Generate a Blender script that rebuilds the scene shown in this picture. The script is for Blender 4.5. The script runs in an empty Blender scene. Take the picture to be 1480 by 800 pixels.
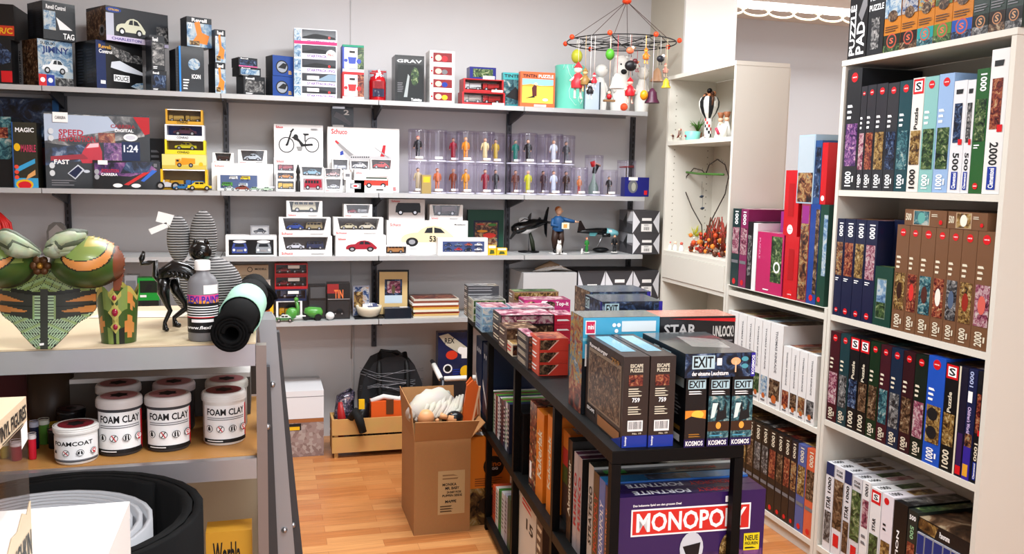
import bpy, math, random
from mathutils import Vector, Matrix
PI = math.pi
random.seed(7)
scn = bpy.context.scene
COL = scn.collection

# ------------------------------------------------------------------ camera, world, lights
FPX, PITCH, YAW, ROLL, CAMH = 1258.4, .112655, .277688, -.01991698, 1.5
def _basis():
    cy, sy, cp, sp, cr, sr = math.cos(YAW), math.sin(YAW), math.cos(PITCH), math.sin(PITCH), math.cos(ROLL), math.sin(ROLL)
    f = Vector((sy*cp, cy*cp, -sp)); rt = Vector((cy, -sy, 0)); dn = f.cross(rt)
    return cr*rt+sr*dn, -sr*rt+cr*dn, f
RT, DN, FW = _basis()
CAM = Vector((0, 0, CAMH))
cd = bpy.data.cameras.new('camera'); cam = bpy.data.objects.new('camera', cd); COL.objects.link(cam)
cd.sensor_width = 36; cd.lens = 36*FPX/1480; cd.clip_start = .05
m = Matrix((RT, -DN, -FW)).transposed().to_4x4(); m.translation = CAM; cam.matrix_world = m
scn.camera = cam
scn.view_settings.view_transform = 'Standard'; scn.view_settings.look = 'None'
scn.view_settings.exposure = 0.0; scn.view_settings.gamma = 1; scn.view_settings.use_curve_mapping = False
scn.cycles.transparent_max_bounces = 24
wd = bpy.data.worlds.new('world'); scn.world = wd; wd.use_nodes = True
wd.node_tree.nodes['Background'].inputs[0].default_value = (.75, .85, 1, 1)
wd.node_tree.nodes['Background'].inputs[1].default_value = .1
CEIL = 2.85
LAMPS = [(.3, 3.25, 1.1), (1.25, 3.45, .95), (.7, .8, .85), (1.3, -.5, .8), (-1.5, 1.7, .15), (3.7, 3.8, 1.1)]
LAMP_W = 55
def arealight(x, y, z, sx, sy, p, c):
    l = bpy.data.lights.new('panel_light', 'AREA'); l.shape = 'RECTANGLE'; l.size = sx; l.size_y = sy; l.energy = p; l.color = c
    o = bpy.data.objects.new('panel_light', l); COL.objects.link(o); o.location = (x, y, z); return o
for x, y, k in LAMPS:
    arealight(x, y, CEIL-.062, 1.15, .28, LAMP_W*k, (.93, .97, 1))

# daylight through the shop window behind the camera
day = arealight(1.4, -2.44, 1.75, 3.0, 1.7, 48, (.84, .91, 1)); day.rotation_euler = (PI/2, 0, 0)

# ------------------------------------------------------------------ frames (measuring)
class Fr:
    def __init__(s, ox, oy, yaw): s.o = Vector((ox, oy, 0)); s.yaw = yaw; s.R = Matrix.Rotation(-yaw, 3, 'Z'); s.C = s.R@(CAM-s.o)
    def ray(s, x, y): return s.R@(RT*((x-740)/FPX)+DN*((y-400)/FPX)+FW)
    def on(s, ax, val, x, y):
        d = s.ray(x, y); return s.C+d*((val-s.C[ax])/d[ax])
    def w(s, u, v, z): return s.R.transposed()@Vector((u, v, z))+s.o
    def pj(s, u, v, z):
        p = s.w(u, v, z)-CAM; return 740+FPX*p.dot(RT)/p.dot(FW), 400+FPX*p.dot(DN)/p.dot(FW)
    def solve(s, ax, val, px, z):      # point on the plane at height z that shows at column px
        y = 400
        for i in range(8):
            p = s.on(ax, val, px, y); q = s.pj(p[0], p[1], z); y = q[1]
        return p[1-ax]
W = Fr(0, 0, 0)
RK = Fr(.801, 1.896, -math.atan2(.144, 2.424))

# ------------------------------------------------------------------ materials
def lin(c):
    if isinstance(c, str):
        c = c.lstrip('#'); c = [int(c[i:i+2], 16)/255 for i in (0, 2, 4)]
    return tuple(((v+.055)/1.055)**2.4 if v > .04045 else v/12.92 for v in c)+(1,)
MC = {}
def mat(c, rough=.45, metal=0, coat=0, noise=0, nscale=40, spec=.5, sss=0):
    if isinstance(c, str):
        q = [int(c[i:i+2], 16) for i in (1, 3, 5)]
        if max(q) < 110: c = '#%02x%02x%02x' % tuple(int(v*.8) for v in q)
    k = (c, rough, metal, coat, noise, nscale, spec)
    if k in MC: return MC[k]
    m_ = bpy.data.materials.new('plain'); m_.use_nodes = True; n = m_.node_tree; b = n.nodes['Principled BSDF']
    b.inputs['Base Color'].default_value = lin(c); b.inputs['Roughness'].default_value = rough; b.inputs['Metallic'].default_value = metal
    b.inputs['Coat Weight'].default_value = coat*.35; b.inputs['Coat Roughness'].default_value = .08; b.inputs['Specular IOR Level'].default_value = spec*.6
    tc = n.nodes.new('ShaderNodeTexCoord'); t = n.nodes.new('ShaderNodeTexNoise'); t.inputs['Scale'].default_value = nscale; t.inputs['Detail'].default_value = 3
    n.links.new(tc.outputs['Object'], t.inputs['Vector'])
    if noise:
        mx = n.nodes.new('ShaderNodeMix'); mx.data_type = 'RGBA'; mx.blend_type = 'MULTIPLY'; mx.inputs[0].default_value = noise
        mx.inputs[6].default_value = lin(c); n.links.new(t.outputs['Color'], mx.inputs[7]); n.links.new(mx.outputs[2], b.inputs['Base Color'])
    bp = n.nodes.new('ShaderNodeBump'); bp.inputs['Strength'].default_value = .06 if not coat else .12; bp.inputs['Distance'].default_value = .004
    n.links.new(t.outputs['Fac'], bp.inputs['Height']); n.links.new(bp.outputs['Normal'], b.inputs['Normal'])
    MC[k] = m_; return m_
def tone(c):
    v = [int(c[i:i+2], 16) for i in (1, 3, 5)]; g = sum(v)/3; return '#%02x%02x%02x' % tuple(int(max(0, min(255, (q*.72+g*.28)*.78))) for q in v)
def art(cols, s=30, seed=0, kind='n', coat=.5, rough=.35):
    cols = [tone(c) for c in cols]; s = s*1.5
    k = (tuple(cols), s, seed, kind, coat)
    if k in MC: return MC[k]
    m_ = bpy.data.materials.new('printed'); m_.use_nodes = True; n = m_.node_tree; b = n.nodes['Principled BSDF']
    b.inputs['Roughness'].default_value = rough; b.inputs['Coat Weight'].default_value = coat*.35; b.inputs['Specular IOR Level'].default_value = .3; b.inputs['Coat Roughness'].default_value = .1
    tc = n.nodes.new('ShaderNodeTexCoord'); mp = n.nodes.new('ShaderNodeMapping'); mp.inputs['Location'].default_value = (seed*3.7, seed*1.3, seed*2.1)
    n.links.new(tc.outputs['Object'], mp.inputs['Vector'])
    if kind == 'v':
        t = n.nodes.new('ShaderNodeTexVoronoi'); t.inputs['Scale'].default_value = s; sp = n.nodes.new('ShaderNodeSeparateColor')
        n.links.new(t.outputs['Color'], sp.inputs[0]); out = sp.outputs[0]
    else:
        t = n.nodes.new('ShaderNodeTexNoise'); t.inputs['Scale'].default_value = s; t.inputs['Detail'].default_value = 4; t.inputs['Roughness'].default_value = .65; t.inputs['Distortion'].default_value = 1.2; out = t.outputs['Fac']
    n.links.new(mp.outputs[0], t.inputs['Vector'])
    r = n.nodes.new('ShaderNodeValToRGB'); n.links.new(out, r.inputs[0]); cr = r.color_ramp
    a, z = (.33, .67) if kind != 'v' else (0, .9); N = len(cols)
    cr.elements[0].position = a; cr.elements[0].color = lin(cols[0]); cr.elements[1].position = z; cr.elements[1].color = lin(cols[-1])
    for i in range(1, N-1):
        e = cr.elements.new(a+(z-a)*i/(N-1)); e.color = lin(cols[i])
    cr.interpolation = 'CONSTANT' if kind == 'v' else 'EASE'
    n.links.new(r.outputs[0], b.inputs['Base Color'])
    MC[k] = m_; return m_
def clear(tint=(.9, .9, .93), k=.12, rough=.04):
    key = ('clear', tint, k)
    if key in MC: return MC[key]
    m_ = bpy.data.materials.new('clear_plastic'); m_.use_nodes = True; n = m_.node_tree; n.nodes.remove(n.nodes['Principled BSDF'])
    o = n.nodes['Material Output']; tr = n.nodes.new('ShaderNodeBsdfTransparent'); tr.inputs[0].default_value = (*tint, 1)
    g = n.nodes.new('ShaderNodeBsdfGlossy'); g.inputs['Roughness'].default_value = rough; lw = n.nodes.new('ShaderNodeLayerWeight'); lw.inputs[0].default_value = .35
    ad = n.nodes.new('ShaderNodeMath'); ad.operation = 'MULTIPLY_ADD'; ad.inputs[1].default_value = .3; ad.inputs[2].default_value = k*.5; ad.use_clamp = True
    mx = n.nodes.new('ShaderNodeMixShader'); n.links.new(lw.outputs['Fresnel'], ad.inputs[0]); n.links.new(ad.outputs[0], mx.inputs[0])
    n.links.new(tr.outputs[0], mx.inputs[1]); n.links.new(g.outputs[0], mx.inputs[2]); n.links.new(mx.outputs[0], o.inputs[0]); MC[key] = m_; return m_
def emit(c, s):
    m_ = bpy.data.materials.new('lamp_glow'); m_.use_nodes = True; b = m_.node_tree.nodes['Principled BSDF']
    b.inputs['Emission Color'].default_value = lin(c); b.inputs['Emission Strength'].default_value = s; return m_
WHITE = mat('#ece9e6', .45); OFFW = mat('#dcd6cb', .5, noise=.08); BLACK = mat('#0c0c0e', .4); DARK = mat('#0e0f12', .4, coat=.5); CREAM = mat('#d8cfb8', .45)
RED = mat('#c4161c', .35, coat=.4); GREY = mat('#6d6c70', .45); SILVER = mat('#aaaaad', .3, .9); CARD = mat('#a9794b', .75, noise=.15, nscale=90); GOLD = mat('#b8893a', .35, .7)
BLUE = mat('#15318f', .35, coat=.5); YEL = mat('#e2b117', .4, coat=.3); GREEN = mat('#2c8a2f', .35); TEXTW = mat('#f2f2f2', .5); INK = mat('#1a1a1c', .5); BROWNW = mat('#6b4023', .5)

# ------------------------------------------------------------------ mesh builder
TXT = {}
def glyphs(t, bold=True):
    k = (t, bold)
    if k in TXT: return TXT[k]
    c = bpy.data.curves.new('t', 'FONT'); c.body = t; c.resolution_u = 2; c.fill_mode = 'FRONT'; c.size = 1; c.offset = .025 if bold else .004
    ob = bpy.data.objects.new('t', c); me = bpy.data.meshes.new_from_object(ob)
    vs = [(v.co.x, v.co.y) for v in me.vertices]; fs = [tuple(p.vertices) for p in me.polygons]
    if vs:
        x0 = min(v[0] for v in vs); x1 = max(v[0] for v in vs); y0 = min(v[1] for v in vs); y1 = max(v[1] for v in vs)
        vs = [((x-x0)/max(x1-x0, 1e-6), (y-y0)/max(y1-y0, 1e-6)) for x, y in vs]
    bpy.data.objects.remove(ob); bpy.data.curves.remove(c); bpy.data.meshes.remove(me)
    TXT[k] = (vs, fs); return TXT[k]
class MB:
    def __init__(s): s.v = []; s.f = []; s.m = []; s.s = []; s.mats = []; s.xf = None
    def mi(s, m_):
        if m_ not in s.mats: s.mats.append(m_)
        return s.mats.index(m_)
    def add(s, vs, fs, m_, smooth=False):
        b = len(s.v); i = s.mi(m_)
        if s.xf is not None: vs = [tuple(s.xf@Vector(v)) for v in vs]
        s.v += [tuple(v) for v in vs]
        for f in fs: s.f.append(tuple(b+k for k in f)); s.m.append(i); s.s.append(smooth)
        return s
    def box(s, x0, y0, z0, x1, y1, z1, m_):
        vs = [(x, y, z) for z in (z0, z1) for y in (y0, y1) for x in (x0, x1)]
        return s.add(vs, [(0, 2, 3, 1), (4, 5, 7, 6), (0, 1, 5, 4), (2, 6, 7, 3), (0, 4, 6, 2), (1, 3, 7, 5)], m_)
    def hexa(s, b4, t4, m_):
        return s.add(list(b4)+list(t4), [(3, 2, 1, 0), (4, 5, 6, 7), (0, 1, 5, 4), (1, 2, 6, 5), (2, 3, 7, 6), (3, 0, 4, 7)], m_)
    def lathe(s, prof, m_, c=(0, 0), n=16, smooth=True, cap=True):
        vs = []; fs = []
        for r, z in prof:
            for i in range(n): a = 2*PI*i/n; vs.append((c[0]+r*math.cos(a), c[1]+r*math.sin(a), z))
        for j in range(len(prof)-1):
            for i in range(n): k = (i+1) % n; fs.append((j*n+i, j*n+k, (j+1)*n+k, (j+1)*n+i))
        s.add(vs, fs, m_, smooth)
        if cap:
            L = len(prof)-1
            if prof[0][0] > 1e-5: s.add(vs[:n], [tuple(range(n))[::-1]], m_)
            if prof[L][0] > 1e-5: s.add(vs[L*n:], [tuple(range(n))], m_)
        return s
    def sph(s, c, r, m_, n=12, sq=(1, 1, 1)):
        vs = []; fs = []; k = n//2
        for j in range(k+1):
            t = PI*j/k
            for i in range(n): a = 2*PI*i/n; vs.append((c[0]+r*sq[0]*math.sin(t)*math.cos(a), c[1]+r*sq[1]*math.sin(t)*math.sin(a), c[2]-r*sq[2]*math.cos(t)))
        for j in range(k):
            for i in range(n): q = (i+1) % n; fs.append((j*n+i, j*n+q, (j+1)*n+q, (j+1)*n+i))
        return s.add(vs, fs, m_, True)
    def tube(s, pts, r, m_, n=8, closed=False):
        pts = [Vector(p) for p in pts]; rs = r if isinstance(r, (list, tuple)) else [r]*len(pts); vs = []; fs = []; N = len(pts); pv = None
        for i, p in enumerate(pts):
            if closed: d = pts[(i+1) % N]-pts[i-1]
            else: d = pts[min(i+1, N-1)]-pts[max(i-1, 0)]
            if d.length < 1e-9: d = Vector((0, 0, 1))
            d.normalize(); a = (pv-d*pv.dot(d)) if pv is not None else d.orthogonal()
            if a.length < 1e-6: a = d.orthogonal()
            a.normalize(); pv = a; b = d.cross(a)
            for k in range(n): t = 2*PI*k/n; vs.append(p+(a*math.cos(t)+b*math.sin(t))*rs[i])
        for i in range(N if closed else N-1):
            j = (i+1) % N
            for k in range(n): q = (k+1) % n; fs.append((i*n+k, i*n+q, j*n+q, j*n+k))
        if not closed: fs.append(tuple(range(n))[::-1]); fs.append(tuple((N-1)*n+k for k in range(n)))
        return s.add(vs, fs, m_, True)
    def prism(s, pts, y0, y1, m_, smooth=False):     # outline in xz, extruded in y
        n = len(pts); vs = [(x, y0, z) for x, z in pts]+[(x, y1, z) for x, z in pts]
        s.add(vs, [tuple(range(n)), tuple(range(2*n-1, n-1, -1))], m_)
        return s.add(vs, [((i+1) % n, i, n+i, n+(i+1) % n) for i in range(n)], m_, smooth)
    def zprism(s, pts, z0, z1, m_):
        n = len(pts); vs = [(x, y, z0) for x, y in pts]+[(x, y, z1) for x, y in pts]
        return s.add(vs, [tuple(range(n))[::-1], tuple(range(n, 2*n))]+[(i, (i+1) % n, n+(i+1) % n, n+i) for i in range(n)], m_)
    def build(s, name, parent=None, loc=None, rz=0):
        me = bpy.data.meshes.new(name); me.from_pydata(s.v, [], s.f)
        for m_ in s.mats: me.materials.append(m_)
        me.polygons.foreach_set('material_index', s.m); me.polygons.foreach_set('use_smooth', s.s); me.update()
        o = bpy.data.objects.new(name, me); COL.objects.link(o)
        if parent: o.parent = parent
        if loc is not None: o.location = loc
        o.rotation_euler.z = rz
        return o
def tag(o, label, cat, group=None, kind=None):
    if label: o['label'] = label
    if cat: o['category'] = cat
    if group: o['group'] = group
    if kind: o['kind'] = kind
    return o
def thing(name, label, cat, loc=(0, 0, 0), rz=0, group=None):
    o = bpy.data.objects.new(name, None); COL.objects.link(o); o.empty_display_size = .05; o.location = loc; o.rotation_euler.z = rz
    return tag(o, label, cat, group)
def struct(name, mb): o = mb.build(name); o['kind'] = 'structure'; return o
def dup(o, loc=None, rz=None, label=None, group=None, parent=None):
    c = o.copy(); COL.objects.link(c)
    if parent: c.parent = parent
    if loc is not None: c.location = loc
    if rz is not None: c.rotation_euler.z = rz
    if label: c['label'] = label
    if group: c['group'] = group
    for ch in list(o.children): dup(ch, parent=c)
    return c
def face(w, d, h, f):      # origin, u vector, v vector, normal of a face of a box w,d,h standing centred on the origin
    a, b = w/2, d/2
    return {'F': ((-a, -b, 0), (w, 0, 0), (0, 0, h), (0, -1, 0)), 'B': ((a, b, 0), (-w, 0, 0), (0, 0, h), (0, 1, 0)),
            'L': ((-a, b, 0), (0, -d, 0), (0, 0, h), (-1, 0, 0)), 'R': ((a, -b, 0), (0, d, 0), (0, 0, h), (1, 0, 0)),
            'T': ((-a, -b, h), (w, 0, 0), (0, d, 0), (0, 0, 1))}[f]
def deco(mb, w, d, h, f, items, eps=.0006):
    O, U, V, N = [Vector(q) for q in face(w, d, h, f)]; lu, lv = U.length, V.length
    for i, it in enumerate(items):
        e = N*(eps*(1+i*.35)); k = it[0]
        P = lambda u, v: O+U*u+V*v+e
        if k == 'r': _, u0, v0, u1, v1, m_ = it; mb.add([P(u0, v0), P(u1, v0), P(u1, v1), P(u0, v1)], [(0, 1, 2, 3)], m_)
        elif k == 'p': pts = it[1]; mb.add([P(*q) for q in pts], [tuple(range(len(pts)))], it[2])
        elif k == 'c':     # circle: centre, radius as a share of face width
            _, cu, cv, r, m_ = it; rr = r*lu; mb.add([P(cu+math.cos(t*PI/9)*rr/lu, cv+math.sin(t*PI/9)*rr/lv) for t in range(18)], [tuple(range(18))], m_)
        elif k == 'e': _, cu, cv, ru, rv, m_ = it; mb.add([P(cu+math.cos(t*PI/9)*ru, cv+math.sin(t*PI/9)*rv) for t in range(18)], [tuple(range(18))], m_)
        elif k == 't':     # text filling a rectangle, turned by quarter turns
            _, tx, u0, v0, u1, v1, m_ = it[:7]; q = it[7] if len(it) > 7 else 0; vs, fs = glyphs(tx)
            if q == 1: vs = [(1-y, x) for x, y in vs]        # reads upwards
            elif q == 3: vs = [(y, 1-x) for x, y in vs]      # reads downwards
            elif q == 2: vs = [(1-x, 1-y) for x, y in vs]
            mb.add([P(u0+(u1-u0)*x, v0+(v1-v0)*y) for x, y in vs], fs, m_)
        elif k == 'l':     # lines of small print
            _, u0, v0, u1, v1, n, m_ = it; rr = random.Random(int(n*97+u0*1000)); st = (v1-v0)/n
            for j in range(n):
                a = v0+st*(j+.25); b = a+st*.45; mb.add([P(u0, a), P(u0+(u1-u0)*rr.uniform(.6, 1), a), P(u0+(u1-u0)*rr.uniform(.6, 1), b), P(u0, b)], [(0, 1, 2, 3)], m_)
        elif k == 'bar':   # bar code
            _, u0, v0, u1, v1 = it; mb.add([P(u0, v0), P(u1, v0), P(u1, v1), P(u0, v1)], [(0, 1, 2, 3)], WHITE); rr = random.Random(5); x = u0+(u1-u0)*.08
            while x < u1-(u1-u0)*.1:
                wd_ = (u1-u0)*rr.uniform(.015, .05); a, b = v0+(v1-v0)*.2, v0+(v1-v0)*.9; e2 = N*eps*.3
                mb.add([P(x, a)+e2, P(x+wd_, a)+e2, P(x+wd_, b)+e2, P(x, b)+e2], [(0, 1, 2, 3)], INK); x += wd_+(u1-u0)*rr.uniform(.02, .05)
def carton(w, d, h, m_, decos=None, top=None, side=None):
    mb = MB(); mb.box(-w/2, -d/2, 0, w/2, d/2, h, m_)
    if top: deco(mb, w, d, h, 'T', [('r', 0, 0, 1, 1, top)], .0003)
    if side: deco(mb, w, d, h, 'L', [('r', 0, 0, 1, 1, side)], .0003); deco(mb, w, d, h, 'R', [('r', 0, 0, 1, 1, side)], .0003)
    for f, it in (decos or {}).items(): deco(mb, w, d, h, f, it)
    return mb
# ---- placing from the photograph's measurements
def mfront(fr, x0, x1, yt, v, zb):        # a face looking at -v: returns u0, u1, height
    xm = (x0+x1)/2; zt = fr.on(1, v, xm, yt)[2]; zm = (zb+zt)/2
    return fr.solve(1, v, x0, zm), fr.solve(1, v, x1, zm), zt-zb
def mside(fr, x0, x1, yt, u, zb, bot=False):         # a face looking at -u: returns v near, v far, height
    xm = (x0+x1)/2; zt = fr.on(0, u, xm, yt)[2]; zm = zb+.01 if bot else (zb+zt)/2
    a, b = fr.solve(0, u, x0, zm), fr.solve(0, u, x1, zm); return min(a, b), max(a, b), zt-zb
def fbox(fr, x0, x1, yt, v, zb, dep, name, label, cat, m_, decos=None, group=None, top=None, side=None, rz=0, mk=None, gap=.0006):
    """box standing on height zb, front face at v between columns x0..x1, top at row yt; returns object, top height"""
    u0, u1, h = mfront(fr, x0, x1, yt, v, zb); w = abs(u1-u0)-gap; zb2 = zb+.0004
    loc = fr.w((u0+u1)/2, v+dep/2, zb2)
    if mk: o = mk(w, dep, h, loc, fr.yaw+rz)
    else: o = tag(carton(w, dep, h-.0006, m_, decos, top, side).build(name, None, loc, fr.yaw+rz), label, cat, group)
    return o, zb+h
def sbox(fr, x0, x1, yt, u, zb, dep, name, label, cat, m_, decos=None, group=None, top=None, side=None, gap=.0006, h=None, bot=False, rec=None, hmax=9):
    """box whose spine looks at -u"""
    a, b, hh = mside(fr, x0, x1, yt, u, zb, bot)
    if rec: hh = fr.on(0, u+rec, (x0+x1)/2, yt)[2]-zb; u += rec
    hh = min(hh, hmax)
    if h: hh = h
    if fr is W and abs(u-XB) < .3:
        lo, hi = (2.1085, 2.8635) if (a+b)/2 < 2.885 else ((2.9065 if zb < 1 else 2.887), 3.64)
        if zb < 1.9: a, b = max(a, lo), min(b, hi)
    wd_ = b-a-gap; loc = fr.w(u+dep/2, (a+b)/2, zb+.0004)
    o = tag(carton(wd_, dep, hh, m_, decos, top, side).build(name, None, loc, fr.yaw-PI/2), label, cat, group)
    return o, zb+hh
def cbox(xa, xb, xc, yt, a, v, zb, name, label, cat, m_, decos=None, group=None, top=None, zt=None, maxd=.3, side=None):
    """box turned by a degrees, its near corner at column xb and depth v, left side reaching to xa, front to xc"""
    a = math.radians(a); zt = zt or W.on(1, v, xb, yt)[2]; zm = (zb+zt)/2; ux = W.solve(1, v, xb, zm)
    def reach(px, dx, dy):
        lo, hi = 0.0, 1.2
        s0 = 1 if dx > 0 else -1
        for i in range(30):
            md = (lo+hi)/2; q = W.pj(ux+dx*md, v+dy*md, zm)[0]
            if (q-px)*s0 < 0: lo = md
            else: hi = md
        return lo
    w = reach(xc, math.cos(a), math.sin(a)); d = min(maxd, reach(xa, -math.sin(a), math.cos(a))) if xa is not None else maxd
    cx = ux+math.cos(a)*w/2-math.sin(a)*d/2; cy = v+math.sin(a)*w/2+math.cos(a)*d/2
    return tag(carton(w, d, zt-zb-.0006, m_, decos, top, side).build(name, None, (cx, cy, zb+.0004), a), label, cat, group), zt

# ------------------------------------------------------------------ the room
YB, XS, YP = 5.0, 2.27, 4.54
def wallmat(c, n=.1):
    m_ = bpy.data.materials.new('painted_plaster'); m_.use_nodes = True; t = m_.node_tree; b = t.nodes['Principled BSDF']; b.inputs['Roughness'].default_value = .75
    tc = t.nodes.new('ShaderNodeTexCoord'); no = t.nodes.new('ShaderNodeTexNoise'); no.inputs['Scale'].default_value = 2.2; no.inputs['Detail'].default_value = 4
    fi = t.nodes.new('ShaderNodeTexNoise'); fi.inputs['Scale'].default_value = 160; bp = t.nodes.new('ShaderNodeBump'); bp.inputs['Strength'].default_value = .12; bp.inputs['Distance'].default_value = .002
    t.links.new(tc.outputs['Object'], no.inputs[0]); t.links.new(tc.outputs['Object'], fi.inputs[0]); t.links.new(fi.outputs[0], bp.inputs['Height']); t.links.new(bp.outputs[0], b.inputs['Normal'])
    r = t.nodes.new('ShaderNodeMix'); r.data_type = 'RGBA'; c2 = lin(c); r.inputs[6].default_value = c2; r.inputs[7].default_value = tuple(v*(1-n) for v in c2[:3])+(1,)
    t.links.new(no.outputs[0], r.inputs[0]); t.links.new(r.outputs[2], b.inputs['Base Color']); return m_
WALL = wallmat('#c9c6c6'); WALL2 = wallmat('#cbc4b4'); WALL3 = wallmat('#e6e3df', .04); CEILM = wallmat('#dedcd8', .03)
def floormat():
    m_ = bpy.data.materials.new('parquet'); m_.use_nodes = True; t = m_.node_tree; b = t.nodes['Principled BSDF']; b.inputs['Roughness'].default_value = .3
    tc = t.nodes.new('ShaderNodeTexCoord'); mp = t.nodes.new('ShaderNodeMapping'); mp.inputs['Location'].default_value = (.13, .02, 0)
    t.links.new(tc.outputs['Object'], mp.inputs[0])
    br = t.nodes.new('ShaderNodeTexBrick'); br.offset = .37; br.inputs['Scale'].default_value = 1; br.inputs['Brick Width'].default_value = .36; br.inputs['Row Height'].default_value = .066
    br.inputs['Mortar Size'].default_value = .0007; br.inputs['Color1'].default_value = lin('#ad6a38'); br.inputs['Color2'].default_value = lin('#c98f58'); br.inputs['Mortar'].default_value = lin('#8f5026'); br.inputs['Bias'].default_value = -.1
    t.links.new(mp.outputs[0], br.inputs[0])
    m2 = t.nodes.new('ShaderNodeMapping'); m2.inputs['Scale'].default_value = (2.2, 40, 1); t.links.new(tc.outputs['Object'], m2.inputs[0])
    no = t.nodes.new('ShaderNodeTexNoise'); no.inputs['Scale'].default_value = 2; no.inputs['Detail'].default_value = 5; t.links.new(m2.outputs[0], no.inputs[0])
    mx = t.nodes.new('ShaderNodeMix'); mx.data_type = 'RGBA'; mx.blend_type = 'OVERLAY'; mx.inputs[0].default_value = .45; t.links.new(br.outputs[0], mx.inputs[6]); t.links.new(no.outputs[0], mx.inputs[7])
    t.links.new(mx.outputs[2], b.inputs['Base Color']); return m_
struct('floor', MB().box(-4, -2.5, -.05, 8, 8, 0, floormat()))
struct('ceiling', MB().box(-4, -2.5, CEIL, 8, 8, CEIL+.05, CEILM))
struct('wall_back', MB().box(-4, YB, 0, XS, YB+.1, CEIL, WALL))
struct('trim_1', MB().tube([(.47, YB-.003, .45), (.47, YB-.003, CEIL)], .004, WALL, 6).tube([(.48, YB-.004, .05), (.48, YB-.004, .65)], .006, WALL, 6))
struct('wall_side', MB().box(XS, YP+.02, 0, XS+.32, YB+.1, CEIL, WALL2).box(XS, YP, 0, XS+.32, YP+.02, CEIL, WALL3))
struct('wall_far', MB().box(XS-.2, 6.6, 0, 8, 6.7, CEIL, wallmat('#c3c6cc', .04)))
struct('wall_right', MB().box(6.4, -2.5, 0, 6.5, 6.6, CEIL, WALL2))
struct('wall_left', MB().box(-4.1, -2.5, 0, -4, YB+.1, CEIL, WALL3))
struct('wall_rear', MB().box(-4, -2.6, 0, 8, -2.5, CEIL, WALL3))
wn = MB().box(-.15, -2.4995, .85, 2.95, -2.47, .9, WHITE).box(-.15, -2.4995, 2.6, 2.95, -2.47, 2.65, WHITE)
for x in (-.15, 1.375, 2.9): wn.box(x, -2.4995, .9, x+.05, -2.47, 2.6, WHITE)
struct('window_1', wn)
struct('window_2', MB().box(-.1, -2.4993, .9, 1.375, -2.49, 2.6, emit('#dfeaff', 1.2)).box(1.425, -2.4993, .9, 2.9, -2.49, 2.6, emit('#dfeaff', 1.2)))
LG = emit('#fff6ea', 3)
for i, (x, y, k) in enumerate(LAMPS):
    t = thing('ceiling_light', 'flat rectangular office ceiling light panel over the shop floor', 'ceiling light', (x, y, CEIL), 0, 'ceiling light panels')
    MB().box(-.6, -.17, -.05, .6, .17, -.0005, WHITE).build('housing', t); MB().box(-.575, -.14, -.056, .575, .14, -.0505, LG).build('diffuser', t)
t = thing('strip_light', 'long glowing strip light with cream rings for its scallops of light above the pillar', 'ceiling light', (4.0, 5.5, 2.735))
MB().box(-1.6, -.06, 0, 1.6, .06, .11, WHITE).build('housing', t)
MB().box(-1.58, -.05, -.03, 1.58, .05, -.0005, emit('#ffffff', 9)).build('tube', t)
sc = MB()  # cream rings modelled in place of the scallops of light reflected on the wall
for i in range(16): x = -1.5+i*.2; sc.tube([(x+.1*math.cos(a*PI/8), .03, -.05+.03*math.sin(a*PI/8)) for a in range(16)], .008, CREAM, 6, True)
sc.build('light_scallops', t)
l = arealight(4.0, 5.35, 2.69, 3, .1, 40, (1, .98, .95))

# ------------------------------------------------------------------ wall shelving
SH = [1.893, 1.409, 1.074, .73]      # upper faces
YF = 4.65
SHM = mat('#b4b4b4', .4, .1, noise=.1, nscale=8); SHT = mat('#8a8a8c', .5, .2); STEEL = mat('#56565b', .4, .7)
UPX = [-1.78, -.983, -.195, .599, 1.385, 2.171]
UPX = [x for x in UPX]
slot = MB()
def upright(x):
    mb = MB(); z0 = .52 if x > -1 else .52
    mb.box(-.014, -.022, 0, .014, -.001, 1.885-z0, STEEL)
    z = .03
    while z < 1.33: mb.box(-.004, -.0225, z, .004, -.0221, z+.022, BLACK); z += .036
    return tag(mb.build('shelf_upright', None, (x, YB, z0)), None, 'shelf rail', 'slotted uprights on the back wall')
ul = ['leftmost slotted metal wall rail behind the racing set boxes', 'slotted wall rail above the striped grey plush cactus', 'slotted wall rail beside the white plane model box', 'slotted wall rail behind the clear figurine tubes', 'slotted wall rail at the right end near the corner']
for x, lb in zip(UPX[1:], ul): upright(x)['label'] = lb
rows = [('top wall shelf', 'upper'), ('second wall shelf from the top', 'second'), ('third wall shelf from the top', 'third'), ('lowest wall shelf', 'lowest')]
JX = [[W.solve(1, YF, p, z) for p in (60, 319, 547.5, 758)] for z in SH]
for r, z in enumerate(SH):
    js = [-1.9]+JX[r]+[2.115]
    names = ['left end section', 'section left of centre', 'middle section', 'section right of centre', 'right end section']
    for i in range(5):
        if r == 3 and i == 0: continue
        if r == 2 and i == 0: pass
        x0, x1 = js[i]+.002, js[i+1]-.002
        w = x1-x0; cx = (x0+x1)/2
        t = thing('wall_shelf', 'grey metal plank, %s of the %s' % (names[i], rows[r][0]), 'shelf', (cx, YF, z), 0, 'metal planks on the back wall')
        MB().box(-w/2, 0, -.024, w/2, .012, 0, SHM).box(-w/2, .012, -.006, w/2, YB-YF-.024, -.0002, SHM).box(-w/2, YB-YF-.034, -.02, w/2, YB-YF-.024, -.006, SHT).build('plank', t)
        for ux in UPX[1:]:
            if x0-.001 <= ux < x1:
                MB().hexa([(ux-cx-.006, .02, -.034), (ux-cx+.006, .02, -.034), (ux-cx+.006, YB-YF-.024, -.085), (ux-cx-.006, YB-YF-.024, -.085)], [(ux-cx-.006, .02, -.0065), (ux-cx+.006, .02, -.0065), (ux-cx+.006, YB-YF-.024, -.0065), (ux-cx-.006, YB-YF-.024, -.0065)], STEEL).build('bracket', t)

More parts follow.
